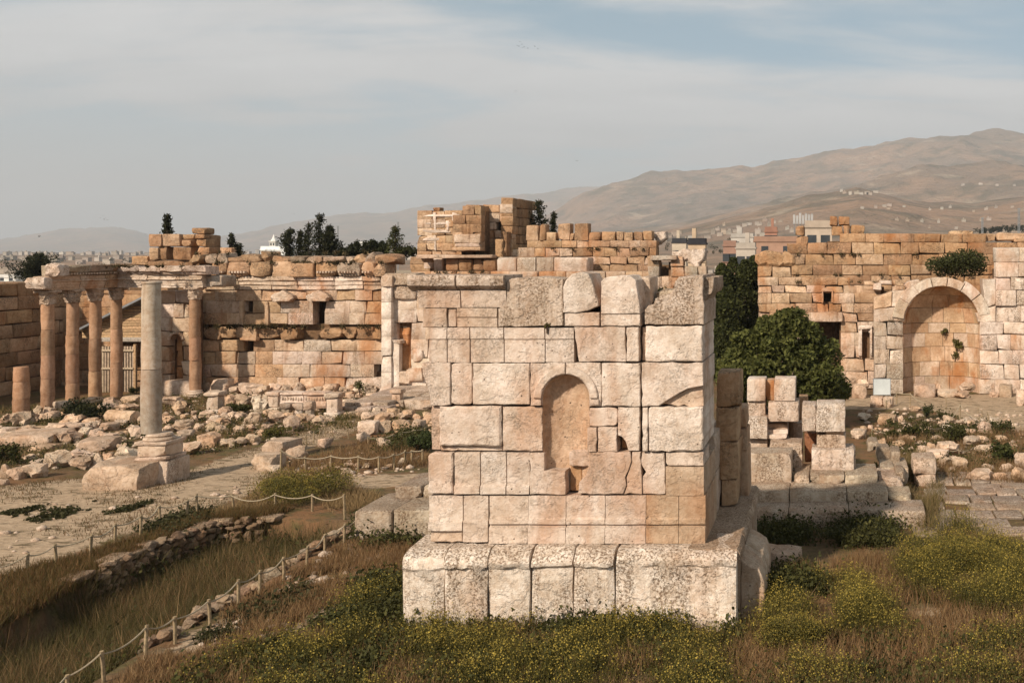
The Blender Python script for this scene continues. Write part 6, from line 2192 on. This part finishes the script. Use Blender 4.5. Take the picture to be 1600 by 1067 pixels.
shrub(1492, 560, 16, 20, 'lower small shrub on the back of the arched recess', 160, 0.06, OLIVE, MOSS, SG, Y=54.95, z=float(at(0, 562, 54.95)[2]))
shrub(1492, 432, 104, 48, 'dense green bush growing on top of the arched recess', 6500, 0.07, DKGREEN, (0.07, 0.075, 0.025), SG, Y=55.6, z=float(at(0, 436, 55.6)[2]), lumps=16)
shrub(1032, 476, 46, 46, 'dark green bush seen in the gap of the altar top', 2200, 0.06, DKGREEN, OLIVE, SG, Y=46, z=float(at(0, 476, 46)[2]) - 0.5)


# ------------------------------------------------------------------ trees
def fig_tree():
    Y = 43.5
    X = (1216 - PX0) * Y / F
    e = empty('fig_tree', (X, Y, 0), 'large round dark green fig tree behind the block ruins at the right', 'tree', None)
    Lv = Leaves()
    s = Y / F
    lumps = []
    for px, py, r_ in ((1165, 585, 36), (1180, 545, 36), (1215, 530, 38), (1250, 535, 36), (1275, 560, 36), (1285, 595, 34), (1225, 575, 48), (1190, 600, 46), (1255, 600, 44), (1155, 610, 28), (1145, 570, 22), (1300, 615, 24), (1205, 515, 24), (1235, 512, 22), (1270, 625, 34), (1160, 555, 26)):
        c = at(px, py, Y) + np.array((0, rv.uniform(-1.1, 0.7), 0))
        lumps.append((c, r_ * s))
    big = list(lumps)
    for k in range(70):
        c0, R0 = big[rv.integers(len(big))]
        d = rv.normal(size=3); d /= np.linalg.norm(d); d[2] = abs(d[2]) * 0.9; d[1] = -abs(d[1])
        lumps.append((c0 + d * R0 * rv.uniform(0.75, 1.1), rv.uniform(0.22, 0.5)))
    for c, R in lumps:
        m = int(1250 * (R / 1.0) ** 1.6)
        d = rv.normal(size=(m, 3)); d /= np.linalg.norm(d, axis=1, keepdims=True)
        rr = R * (0.72 + 0.36 * rv.random((m, 1)) ** 0.7) * (1 + 0.24 * np.sin(d[:, :1] * 7 + 3 * d[:, 1:2]) * np.sin(d[:, 2:] * 6 + 1))
        Pp = c + d * rr * np.array((1, 1, 0.85)) - np.array(e.location)
        Lv.flecks(Pp, 0.10, (0.045, 0.052, 0.013), (0.135, 0.135, 0.036), rv, up=0.9, aspect=0.6)
    link('crown', Lv.mesh('crown', M['leaf']), e)
    parts = [tube([(0, 0, -0.2), (0.1, 0, 0.5), (0.0, 0.1, 1.2)], [0.25, 0.2, 0.17], 9)]
    for c, R in lumps[:9]:
        q = c - np.array(e.location)
        parts.append(tube([(0, 0.05, 1.0), q * 0.5 + np.array((0, 0, 0.3)), q], [0.12, 0.07, 0.03], 6))
    v, f = join(parts)
    link('trunk', mesh('trunk', v, f, 40, M['bark']), e)


fig_tree()


def cypress(px, ytop, ybot, w, Y, label, seed):
    r = np.random.default_rng(seed)
    X = (px - PX0) * Y / F
    s = Y / F
    zt = at(0, ytop, Y)[2]
    e = empty('cypress_tree', (X, Y, 0), label, 'tree', 'cypress trees behind the altar')
    Lv = Leaves()
    n = 7000
    t = r.random(n) ** 0.85
    z = 0.3 + t * (zt - 0.3)
    R = w * s * 0.5 * np.clip(np.minimum(1.0, (1 - t) * 5.0 + 0.25), 0, 1) * (0.85 + 0.3 * np.sin(z * 3.1 + seed) * np.cos(z * 1.7))
    a = r.uniform(0, 6.28, n)
    R = R * (1 + 0.3 * np.sin(a * 3 + z * 2.2 + seed)) * (0.45 + 0.6 * r.random(n) ** 0.5)
    Pp = np.stack([np.cos(a) * R, np.sin(a) * R, z], 1)
    Lv.flecks(Pp, 0.10, (0.024, 0.029, 0.009), (0.085, 0.088, 0.026), r, up=0.0)
    link('crown', Lv.mesh('crown', M['leaf']), e)
    v, f = tube([(0, 0, -0.1), (0.03, 0, zt * 0.5), (0, 0, zt * 0.95)], [0.16, 0.1, 0.03], 7)
    link('trunk', mesh('trunk', v, f, 40, M['bark']), e)


cypress(1128, 412, 600, 36, 58, 'leftmost dark cypress right behind the altar tower', 1)
cypress(1146, 403, 600, 40, 59, 'second dark cypress from the altar, slightly taller than its left neighbour', 2)
cypress(1164, 406, 600, 36, 58.5, 'third dark cypress from the altar', 3)
cypress(1178, 400, 600, 30, 60, 'rightmost dark cypress, touching the golden hall front', 4)
cypress(1138, 450, 600, 40, 56, 'short broad cypress standing in front of the other cypresses', 5)


def conifer(px, ytop, ybot, w, Y, label, seed, dens=1.0, z=None, name='conifer_tree', tint=((0.016, 0.019, 0.009), (0.05, 0.05, 0.022))):
    """open conifer: whorls of ragged branches round a thin trunk"""
    r = np.random.default_rng(seed)
    X = (px - PX0) * Y / F
    z0, z1 = at(0, ybot, Y)[2], at(0, ytop, Y)[2]
    gz = -0.1 if z is None else z
    e = empty(name, (X, Y, gz), label, 'tree', 'conifers on and behind the walls')
    Hh, s = z1 - z0, Y / F
    Lv = Leaves()
    parts = [tube([(0, 0, 0), (0, 0, z1 - gz)], [0.09, 0.02], 6)]
    nl = max(8, int(Hh * 4.2 * dens))
    for k in range(nl):
        t = k / nl
        zc_ = z0 - gz + Hh * (0.04 + 0.94 * t)
        for b_ in range(r.integers(3, 6)):
            a = r.uniform(0, 6.28)
            ln = w * s * 0.62 * ((1 - t) ** 0.8 + 0.10) * r.uniform(0.35, 1.25)
            tip = np.array((math.cos(a) * ln, math.sin(a) * ln, ln * r.uniform(0.0, 0.75)))
            m = int(46 * dens * (0.5 + ln))
            u = r.random((m, 1)) ** 0.7
            Pp = np.array((0, 0, zc_)) + tip * u + r.normal(size=(m, 3)) * np.array((0.13, 0.13, 0.12)) * (0.6 + ln * 0.4)
            Lv.flecks(Pp, 0.085, tint[0], tint[1], r, up=0.2, aspect=0.45)
            parts.append(tube([(0, 0, zc_), tuple(np.array((0, 0, zc_)) + tip * 0.8)], [0.02, 0.008], 4))
    link('crown', Lv.mesh('crown', M['leaf']), e)
    v, f = join(parts)
    link('trunk', mesh('trunk', v, f, 40, M['bark']), e)


for i, (px, yt, w, dn, lb) in enumerate(((452, 357, 30, 1.2, 'leftmost of the dark conifers behind the golden wall, broad at the foot'), (469, 358, 13, 0.9, 'thin leaning conifer second from the left behind the golden wall'),
                                         (482, 346, 16, 0.9, 'slim tall conifer left of the tallest one behind the golden wall'), (499, 332, 26, 0.9, 'tallest conifer of the group behind the golden wall'),
                                         (516, 352, 26, 1.5, 'dense dark conifer right of the tallest one'), (549, 382, 22, 1.0, 'small conifer half hidden behind the golden wall coping'), (558, 376, 10, 1.0, 'thin small conifer right of the conifer group'), (571, 376, 12, 1.0, 'little conifer left of the round green tree'), (535, 388, 14, 1.0, 'lowest conifer tip showing between the wall stones'))):
    conifer(px, yt, 404, w, 66, lb, 30 + i, dn)
conifer(618, 351, 400, 24, 66, 'open green conifer left of the square tower', 51, 0.9, tint=((0.03, 0.036, 0.012), (0.09, 0.09, 0.03)))
shrub(592, 402, 34, 32, 'round dark green tree crown behind the wall left of the tower', 1800, 0.10, (0.02, 0.024, 0.01), DKGREEN, SG, Y=70, z=float(at(0, 404, 70)[2]), lumps=7)
shrub(635, 402, 30, 22, 'low green tree crown touching the left side of the square tower', 1000, 0.10, (0.025, 0.03, 0.012), OLIVE, SG, Y=70, z=float(at(0, 404, 70)[2]))
conifer(842, 311, 372, 28, 70, 'tall open conifer just right of the square tower', 61, 1.0)
conifer(865, 329, 372, 12, 70, 'thin conifer beside the taller one right of the tower', 62, 0.9)
conifer(58, 399, 442, 54, 72, 'dark spreading pine above the far left wall', 63, 1.8)
conifer(261, 334, 367, 9, 60.3, 'thin leafy sapling sprouting from the block stack', 64, 0.8, z=float(at(0, 370, 60.3)[2]))
conifer(362, 363, 406, 10, 60.5, 'thin sapling right of the block stack', 65, 0.9, z=float(at(0, 410, 60.5)[2]))
conifer(371, 380, 406, 9, 60.6, 'shorter sapling beside the thin sapling right of the stack', 66, 0.9, z=float(at(0, 410, 60.6)[2]))

# ------------------------------------------------------------------ the town and plain
rh = np.random.default_rng(17)
PLASTER = ((0.36, 0.31, 0.26), (0.42, 0.36, 0.30), (0.30, 0.25, 0.205), (0.35, 0.27, 0.20), (0.46, 0.42, 0.37))


def hill_hit(px, py, d0=250.0):
    """where the sight line through a photo pixel first meets the hillside or the plain"""
    for d in np.linspace(d0, 9000, 900):
        z = H - (py - PY0) * d / F
        x = (px - PX0) * d / F
        if hill_z(x, d) >= z:
            return x, d, hill_z(x, d)
    return (px - PX0) * 2000 / F, 2000.0, hill_z((px - PX0) * 2000 / F, 2000.0)


def house(x, y, z, w, d, h, label, group, col, storeys=2, detail=False, roof=None, name='house', cat='house'):
    e = empty(name, (x, y, z), label, cat, group)
    v, f = plain_box(-w / 2, w / 2, 0, d, -2.0, h)
    link('wall', mesh('wall', v, f, False, M['paint']), e, None, col)
    t = 0.25
    v, f = join([plain_box(-w / 2 - 0.15, w / 2 + 0.15, -0.15, d + 0.15, h, h + t), plain_box(-w / 2, w / 2, 0, 0.25, h + t, h + t + 0.7), plain_box(-w / 2, -w / 2 + 0.25, 0.25, d, h + t, h + t + 0.7), plain_box(w / 2 - 0.25, w / 2, 0.25, d, h + t, h + t + 0.7)])
    link('roof', mesh('roof', v, f, False, M['paint']), e, None, roof if roof else tuple(np.array(col) * 0.85))
    if rh.random() < 0.5:
        a = rh.uniform(-w * 0.3, w * 0.2)
        v, f = plain_box(a, a + w * 0.22, d * 0.3, d * 0.7, h + t, h + t + 2.2)
        link('stair_head', mesh('stair_head', v, f, False, M['paint']), e, None, col)
    if detail:
        sh = h / storeys
        for s_ in range(storeys):
            n = max(2, int(w / 3.2))
            for k in range(n):
                xx = -w / 2 + (k + 0.5) * w / n
                zz_ = s_ * sh + sh * 0.35
                v, f = plain_box(xx - 0.6, xx + 0.6, -0.04, 0.1, zz_, zz_ + 1.3)
                wd = link('window', mesh('window', v, f, False, M['glass']), e)
                v, f = plain_box(xx - 0.75, xx + 0.75, -0.14, -0.045, zz_ - 0.14, zz_ - 0.01)
                link('sill', mesh('sill', v, f, False, M['paint']), wd, None, tuple(np.array(col) * 0.8))
    return e


def town_row(n, x0, x1, y0, y1, wpx, hpx, where, group, word='house', cols=PLASTER, d0=250.0, plain=None):
    xs_ = np.sort(x0 + (x1 - x0) * (np.arange(n) + rh.uniform(-0.38, 0.38, n) + 0.5) / n)
    for i, px in enumerate(xs_):
        py = rh.uniform(y0, y1)
        if plain is None:
            x, y, z = hill_hit(px, py, d0)
        else:
            y = rh.uniform(*plain)
            x, z = (px - PX0) * y / F, H - (py - PY0) * y / F
            z = max(z, -3.0)
            hill = hill_z(x, y)
            z = max(hill, -3.0)
        s = y / F
        w, h = rh.uniform(*wpx) * s, rh.uniform(*hpx) * s
        c = tone(cols, rh, 0.1)
        shade = 'white' if np.mean(c) > 0.40 else 'grey' if c[0] - c[2] < 0.1 else 'tan'
        house(x, y, z - 0.3, w, w * rh.uniform(0.7, 1.1), h, f"{ORD[i + 1]} {word} from the left {where}, {shade}", group, c)


TG = 'far houses of the town'
town_row(26, 0, 240, 400, 404, (4, 9), (3, 5.5), 'in the far row on the left plain', TG, plain=(1500, 2000))
town_row(16, -5, 235, 405, 410, (6, 14), (4, 7), 'in the middle row on the left plain', TG, plain=(800, 1150))
town_row(9, -10, 160, 415, 425, (11, 22), (6, 10), 'in the near row on the left plain', TG, plain=(420, 520))
town_row(22, 335, 652, 388, 396, (5, 12), (5, 9), 'on the plain behind the conifers', TG, plain=(1250, 1700))
town_row(12, 500, 660, 380, 392, (8, 18), (13, 18), 'in the taller town row left of the square tower', TG, plain=(900, 1100))
town_row(24, 1020, 1235, 366, 380, (5, 11), (4, 7.5), 'on the slope behind the doorway fragment', TG, d0=500)
town_row(15, 1120, 1240, 346, 364, (4, 8), (3, 5), 'in the hillside village left of the antennas', TG, d0=800)
town_row(8, 1310, 1372, 300, 306, (4, 9), (3, 5), 'on the crest of the village hill', TG, d0=800)
town_row(4, 1345, 1400, 318, 332, (4, 8), (3, 4.5), 'below the crest of the village hill', TG, d0=800)
town_row(9, 1385, 1600, 322, 332, (3, 6), (2, 3.5), 'in the long hillside row at the right', TG, d0=800)
town_row(9, 1385, 1560, 345, 360, (3, 7), (2.5, 4), 'on the lower slope behind the upper wall', TG, d0=500)
town_row(4, 1480, 1600, 288, 304, (3, 6), (2, 3.5), 'scattered high on the right hillside', TG, d0=800)
town_row(13, 1040, 1190, 384, 396, (12, 26), (9, 16), 'in the near town row behind the cypresses', TG, plain=(330, 420), cols=PLASTER + ((0.36, 0.24, 0.17),))


def near_house(px0, px1, ytop, Y, label, col, storeys, roof=None):
    x0, x1 = (px0 - PX0) * Y / F, (px1 - PX0) * Y / F
    zt = at(0, ytop, Y)[2]
    return house((x0 + x1) / 2, Y, -3.0, x1 - x0, (x1 - x0) * 0.7, zt + 3.0, label, None, col, storeys, True, roof)


near_house(1178, 1246, 378, 170, 'orange red town house with a small upper block behind the cypresses', (0.36, 0.22, 0.155), 4)
near_house(1195, 1214, 363, 174, 'red roof block rising above the orange town house', (0.34, 0.18, 0.125), 5)
near_house(1142, 1177, 371, 230, 'long white town house left of the orange one', (0.44, 0.40, 0.355), 4)
near_house(1130, 1150, 385, 165, 'small red brown house half hidden by the cypress tops', (0.32, 0.19, 0.14), 3)
near_house(1150, 1180, 389, 150, 'low pale house in front of the orange town house', (0.44, 0.38, 0.32), 3)
near_house(1075, 1102, 382, 150, 'tan house with a dark sloping roof above the doorway fragment', (0.48, 0.36, 0.25), 3, (0.03, 0.03, 0.035))
near_house(1050, 1072, 380, 190, 'tan house with a flat dark roof left of the other dark roofed one', (0.48, 0.40, 0.31), 3, (0.04, 0.04, 0.045))
near_house(1258, 1300, 356, 130, 'pale flat roofed building under the antenna panels', (0.46, 0.37, 0.29), 4)
near_house(407, 446, 391, 240, 'wide low white roofed building behind the left wall', (0.74, 0.73, 0.71), 3, (0.78, 0.78, 0.77))
near_house(560, 586, 381, 420, 'long white building beyond the round green tree', (0.66, 0.65, 0.63), 4)
near_house(18, 46, 431, 330, 'pinkish white house on the plain above the far left wall', (0.60, 0.52, 0.47), 2)
near_house(-4, 24, 434, 300, 'large white house at the left edge above the wall', (0.70, 0.67, 0.63), 2)
near_house(60, 84, 433, 340, 'second pink white house right of the spreading pine', (0.57, 0.50, 0.45), 2)

# little church spire
Ysp = 260
xs0 = (428 - PX0) * Ysp / F
sp_ = empty('church_tower', (xs0, Ysp, -3), 'small pale tower with a pointed spire beyond the left wall', 'church tower')
z1, z2 = at(0, 382, Ysp)[2], at(0, 366, Ysp)[2]
for w, a, b in ((1.6, -3.0, z1 - 0.9), (2.0, z1 - 0.9, z1 - 0.5), (1.5, z1 - 0.5, z1 + 0.6), (1.8, z1 + 0.6, z1 + 0.9)):
    put('tower_stage', plain_box(xs0 - w / 2, xs0 + w / 2, Ysp - w / 2, Ysp + w / 2, a, b), sp_, M['paint'], (0.60, 0.57, 0.52), smooth=False)
v, f = lathe([(0.85, z1 + 0.9), (0.45, z1 + 1.5), (0.03, z2)], 8)
put('spire', (v + np.array((xs0, Ysp, 0)), f), sp_, M['paint'], (0.66, 0.64, 0.6), smooth=False)
for k in (-1, 1):
    put('window', plain_box(xs0 + k * 0.35 - 0.16, xs0 + k * 0.35 + 0.16, Ysp - 0.79, Ysp - 0.74, z1 - 0.3, z1 + 0.35), sp_, M['glass'], None, smooth=False)

# antenna panels on the roof
Yt = 131
an_ = empty('antenna_rack', ((1256 - PX0) * Yt / F, Yt, at(0, 352, Yt)[2]), 'rack of upright grey antenna panels above the pale flat roofed building', 'antenna')
for k in range(7):
    px = 1241 + k * 4.6
    z0, z1 = at(0, 352, Yt)[2], at(0, 334 + rh.uniform(-2, 3), Yt)[2]
    x = (px - PX0) * Yt / F
    v, f = tube([(x, Yt, z0 - 1.2), (x, Yt, z1)], 0.05, 6)
    put('mast', (v, f), an_, M['metal'], None)
    put('antenna_panel', plain_box(x - 0.15, x + 0.15, Yt - 0.2, Yt - 0.06, z0 + 0.15, z1 - 0.1), an_, M['paint'], (0.36, 0.35, 0.34), smooth=False)
put('cross_bar', plain_box((1240 - PX0) * Yt / F, (1271 - PX0) * Yt / F, Yt - 0.03, Yt + 0.03, at(0, 344, Yt)[2], at(0, 344, Yt)[2] + 0.1), an_, M['metal'], None, smooth=False)


def pylon(px, ytop, Y, label, wpx=2.6):
    x = (px - PX0) * Y / F
    z0 = max(-3.0, hill_z(x, Y))
    z1 = at(0, ytop, Y)[2]
    e = empty('lattice_mast', (x, Y, z0), label, 'mast', 'masts beyond the walls')
    w = wpx * Y / F / 2
    h = z1 - z0
    for sx in (-1, 1):
        for sy in (-1, 1):
            v, f = tube([(sx * w, sy * w, -0.5), (sx * w * 0.7, sy * w * 0.7, h)], 0.10, 5)
            link('leg', mesh('leg', v, f, False, M['metal']), e)
    n = max(4, int(h / (w * 3)))
    for k in range(n):
        za, zb2 = h * k / n, h * (k + 1) / n
        sgn = 1 if k % 2 else -1
        v, f = tube([(-sgn * w * 0.9, -w * 0.9, za), (sgn * w * 0.85, -w * 0.85, zb2)], 0.06, 4)
        link('brace', mesh('brace', v, f, False, M['metal']), e)
    v, f = plain_box(-w * 1.6, w * 1.6, -w * 0.4, w * 0.4, h, h + w * 0.8)
    link('head_frame', mesh('head_frame', v, f, False, M['metal']), e)


pylon(1535, 341, 320, 'thin lattice mast above the upper wall, left of the dark wood')
pylon(1592, 327, 320, 'taller lattice mast at the right edge above the dark wood', 3.2)
pylon(528, 354, 600, 'floodlight mast right of the tallest conifer', 2.0)
pylon(622, 348, 600, 'floodlight mast left of the square tower', 2.0)

# far wood and scattered trees of the plain, plus an added dark backdrop
Lv = Leaves()
rw2 = np.random.default_rng(23)


def far_tree_blob(px, py, w, h, Y, n):
    c = at(px, py, Y)
    d = rw2.normal(size=(n, 3)); d /= np.linalg.norm(d, axis=1, keepdims=True)
    s = Y / F
    Lv.flecks(c + d * np.array((w * s / 2, w * s / 2, h * s / 2)) * rw2.random((n, 1)) ** 0.35, 0.9 * s, (0.018, 0.022, 0.012), (0.045, 0.046, 0.022), rw2)


for k in range(60):
    u = rw2.random()
    far_tree_blob(1525 + 80 * u, 361 - 6 * u + rw2.normal() * 2.2, rw2.uniform(5, 11), rw2.uniform(5, 9), 560, 70)
for k in range(46):
    far_tree_blob(rw2.uniform(0, 240), rw2.uniform(404, 416), rw2.uniform(4, 12), rw2.uniform(3, 6), rw2.uniform(500, 1300), 50)
for k in range(34):
    far_tree_blob(rw2.uniform(1030, 1240), rw2.uniform(372, 396), rw2.uniform(5, 14), rw2.uniform(4, 8), rw2.uniform(250, 420), 60)
for k in range(26):
    far_tree_blob(rw2.uniform(540, 660), rw2.uniform(380, 394), rw2.uniform(5, 12), rw2.uniform(4, 7), rw2.uniform(600, 900), 50)
for k in range(22):
    far_tree_blob(rw2.uniform(1255, 1325), rw2.uniform(500, 524), rw2.uniform(14, 26), rw2.uniform(14, 24), rw2.uniform(140, 150), 130)  # added tree mass, a made-up black backdrop for the shade beyond the passage
tag(link('far_wood', Lv.mesh('far_wood', M['leaf'])), 'dark trees scattered through the town and along the lower hillside, plus an added dark mass beyond the hall', 'trees', kind='stuff')

# white van parked beyond the hall passage
Yv = 118.0
vx = (1283 - PX0) * Yv / F
vz = float(ground_z([(vx, Yv)])[0])
van = empty('parked_van', (vx, Yv, vz), 'white van parked beyond the dark opening of the hall front', 'van')
sec = [(0.95, 0.35), (0.97, 0.9), (0.92, 1.25), (0.80, 1.85), (0.70, 1.95)]
V = []
for y, k in ((0.0, 0.94), (0.25, 1.0), (3.9, 1.0), (4.1, 0.96)):
    ring = [(x * k, y, z) for x, z in sec] + [(-x * k, y, z) for x, z in reversed(sec)]
    V += ring
m = 10
Fc = [tuple((i * m + k, i * m + (k + 1) % m, (i + 1) * m + (k + 1) % m, (i + 1) * m + k)[::-1]) for i in range(3) for k in range(m)]
Fc += [tuple(range(m)), tuple(reversed(range(3 * m, 4 * m)))]
link('body', mesh('body', np.array(V), Fc, 30, M['paint']), van, None, (0.75, 0.76, 0.77))
for sx in (-1, 1):
    v, f = plain_box(sx * 0.39 - 0.35, sx * 0.39 + 0.35, -0.02, 0.04, 1.22, 1.72)
    link('rear_window', mesh('rear_window', v, f, False, M['glass']), van)
    v, f = plain_box(sx * 0.82 - 0.07, sx * 0.82 + 0.07, -0.02, 0.05, 0.75, 1.1)
    link('tail_light', mesh('tail_light', v, f, False, M['paint']), van, None, (0.4, 0.03, 0.02))
    for yy in (0.75, 3.2):
        v, f = lathe([(0.31, -0.1), (0.33, -0.08), (0.33, 0.08), (0.31, 0.1)], 16)
        v = np.stack([v[:, 2] + sx * 0.84, v[:, 0] + yy, v[:, 1] + 0.33], 1)
        link('wheel', mesh('wheel', v, f, 40, M['dark']), van)
v, f = plain_box(-0.9, 0.9, -0.08, 0.0, 0.36, 0.55)
link('bumper', mesh('bumper', v, f, False, M['metal']), van)


# ------------------------------------------------------------------ birds
def bird(px, py, Y, span, label, group, ang, flap):
    e = at(px, py, Y)
    s = span / 2
    V = np.array([(0, -0.35, 0), (0.09, -0.05, 0.05), (0, 0.3, 0.02), (-0.09, -0.05, 0.05), (0, -0.05, -0.07), (1.0, 0.12, flap), (0.5, -0.12, flap * 0.6), (0.5, 0.16, flap * 0.55), (-1.0, 0.12, flap), (-0.5, -0.12, flap * 0.6), (-0.5, 0.16, flap * 0.55),
                  (0.12, 0.5, 0.02), (-0.12, 0.5, 0.02)]) * s
    Fc = [(0, 1, 4), (0, 4, 3), (1, 2, 4), (2, 3, 4), (0, 3, 1), (1, 3, 2), (1, 6, 7, 2), (6, 5, 7), (3, 2, 10, 9), (9, 10, 8), (2, 11, 12)]
    c, sn = math.cos(ang), math.sin(ang)
    V = np.stack([V[:, 0] * c - V[:, 1] * sn, V[:, 0] * sn + V[:, 1] * c, V[:, 2]], 1)
    o = link('bird', mesh('bird', V, Fc, False, M['bird']), None, None, None)
    o.location = e
    tag(o, label, 'bird', group)


bird(902, 252, 60, 0.34, 'dark bird gliding alone above the altar, left of the mountain slope', None, 0.6, 0.25)
bird(61, 370, 60, 0.34, 'dark bird low above the far left hill', None, -0.5, 0.4)
bird(113, 337, 70, 0.26, 'small dark bird left of the little flock above the left hill', None, 0.9, 0.3)
bird(385, 362, 80, 0.3, 'bird between the block stack and the conifers', None, 0.4, 0.3)
bird(459, 335, 90, 0.3, 'tiny bird just above the leftmost conifer', None, 0.2, 0.4)
bird(806, 143, 120, 0.4, 'lone tiny bird below the flock high in the sky', None, 0.1, 0.3)
rbd = np.random.default_rng(2)
for k, (px, py) in enumerate(((813, 66), (808, 72), (811, 73), (817, 75), (820, 74), (825, 76), (836, 73), (841, 77), (815, 70))):
    bird(px, py, 130, 0.42, 'tiny bird of the flock high above the square tower', 'flock high in the sky', rbd.uniform(0, 3), rbd.uniform(0.1, 0.5))
for k, (px, py) in enumerate(((157, 341), (161, 338), (163, 343), (166, 341), (168, 344), (162, 336))):
    bird(px, py, 130, 0.36, 'tiny bird of the small flock above the left hill', 'small flock above the left hill', rbd.uniform(0, 3), rbd.uniform(0.1, 0.5))
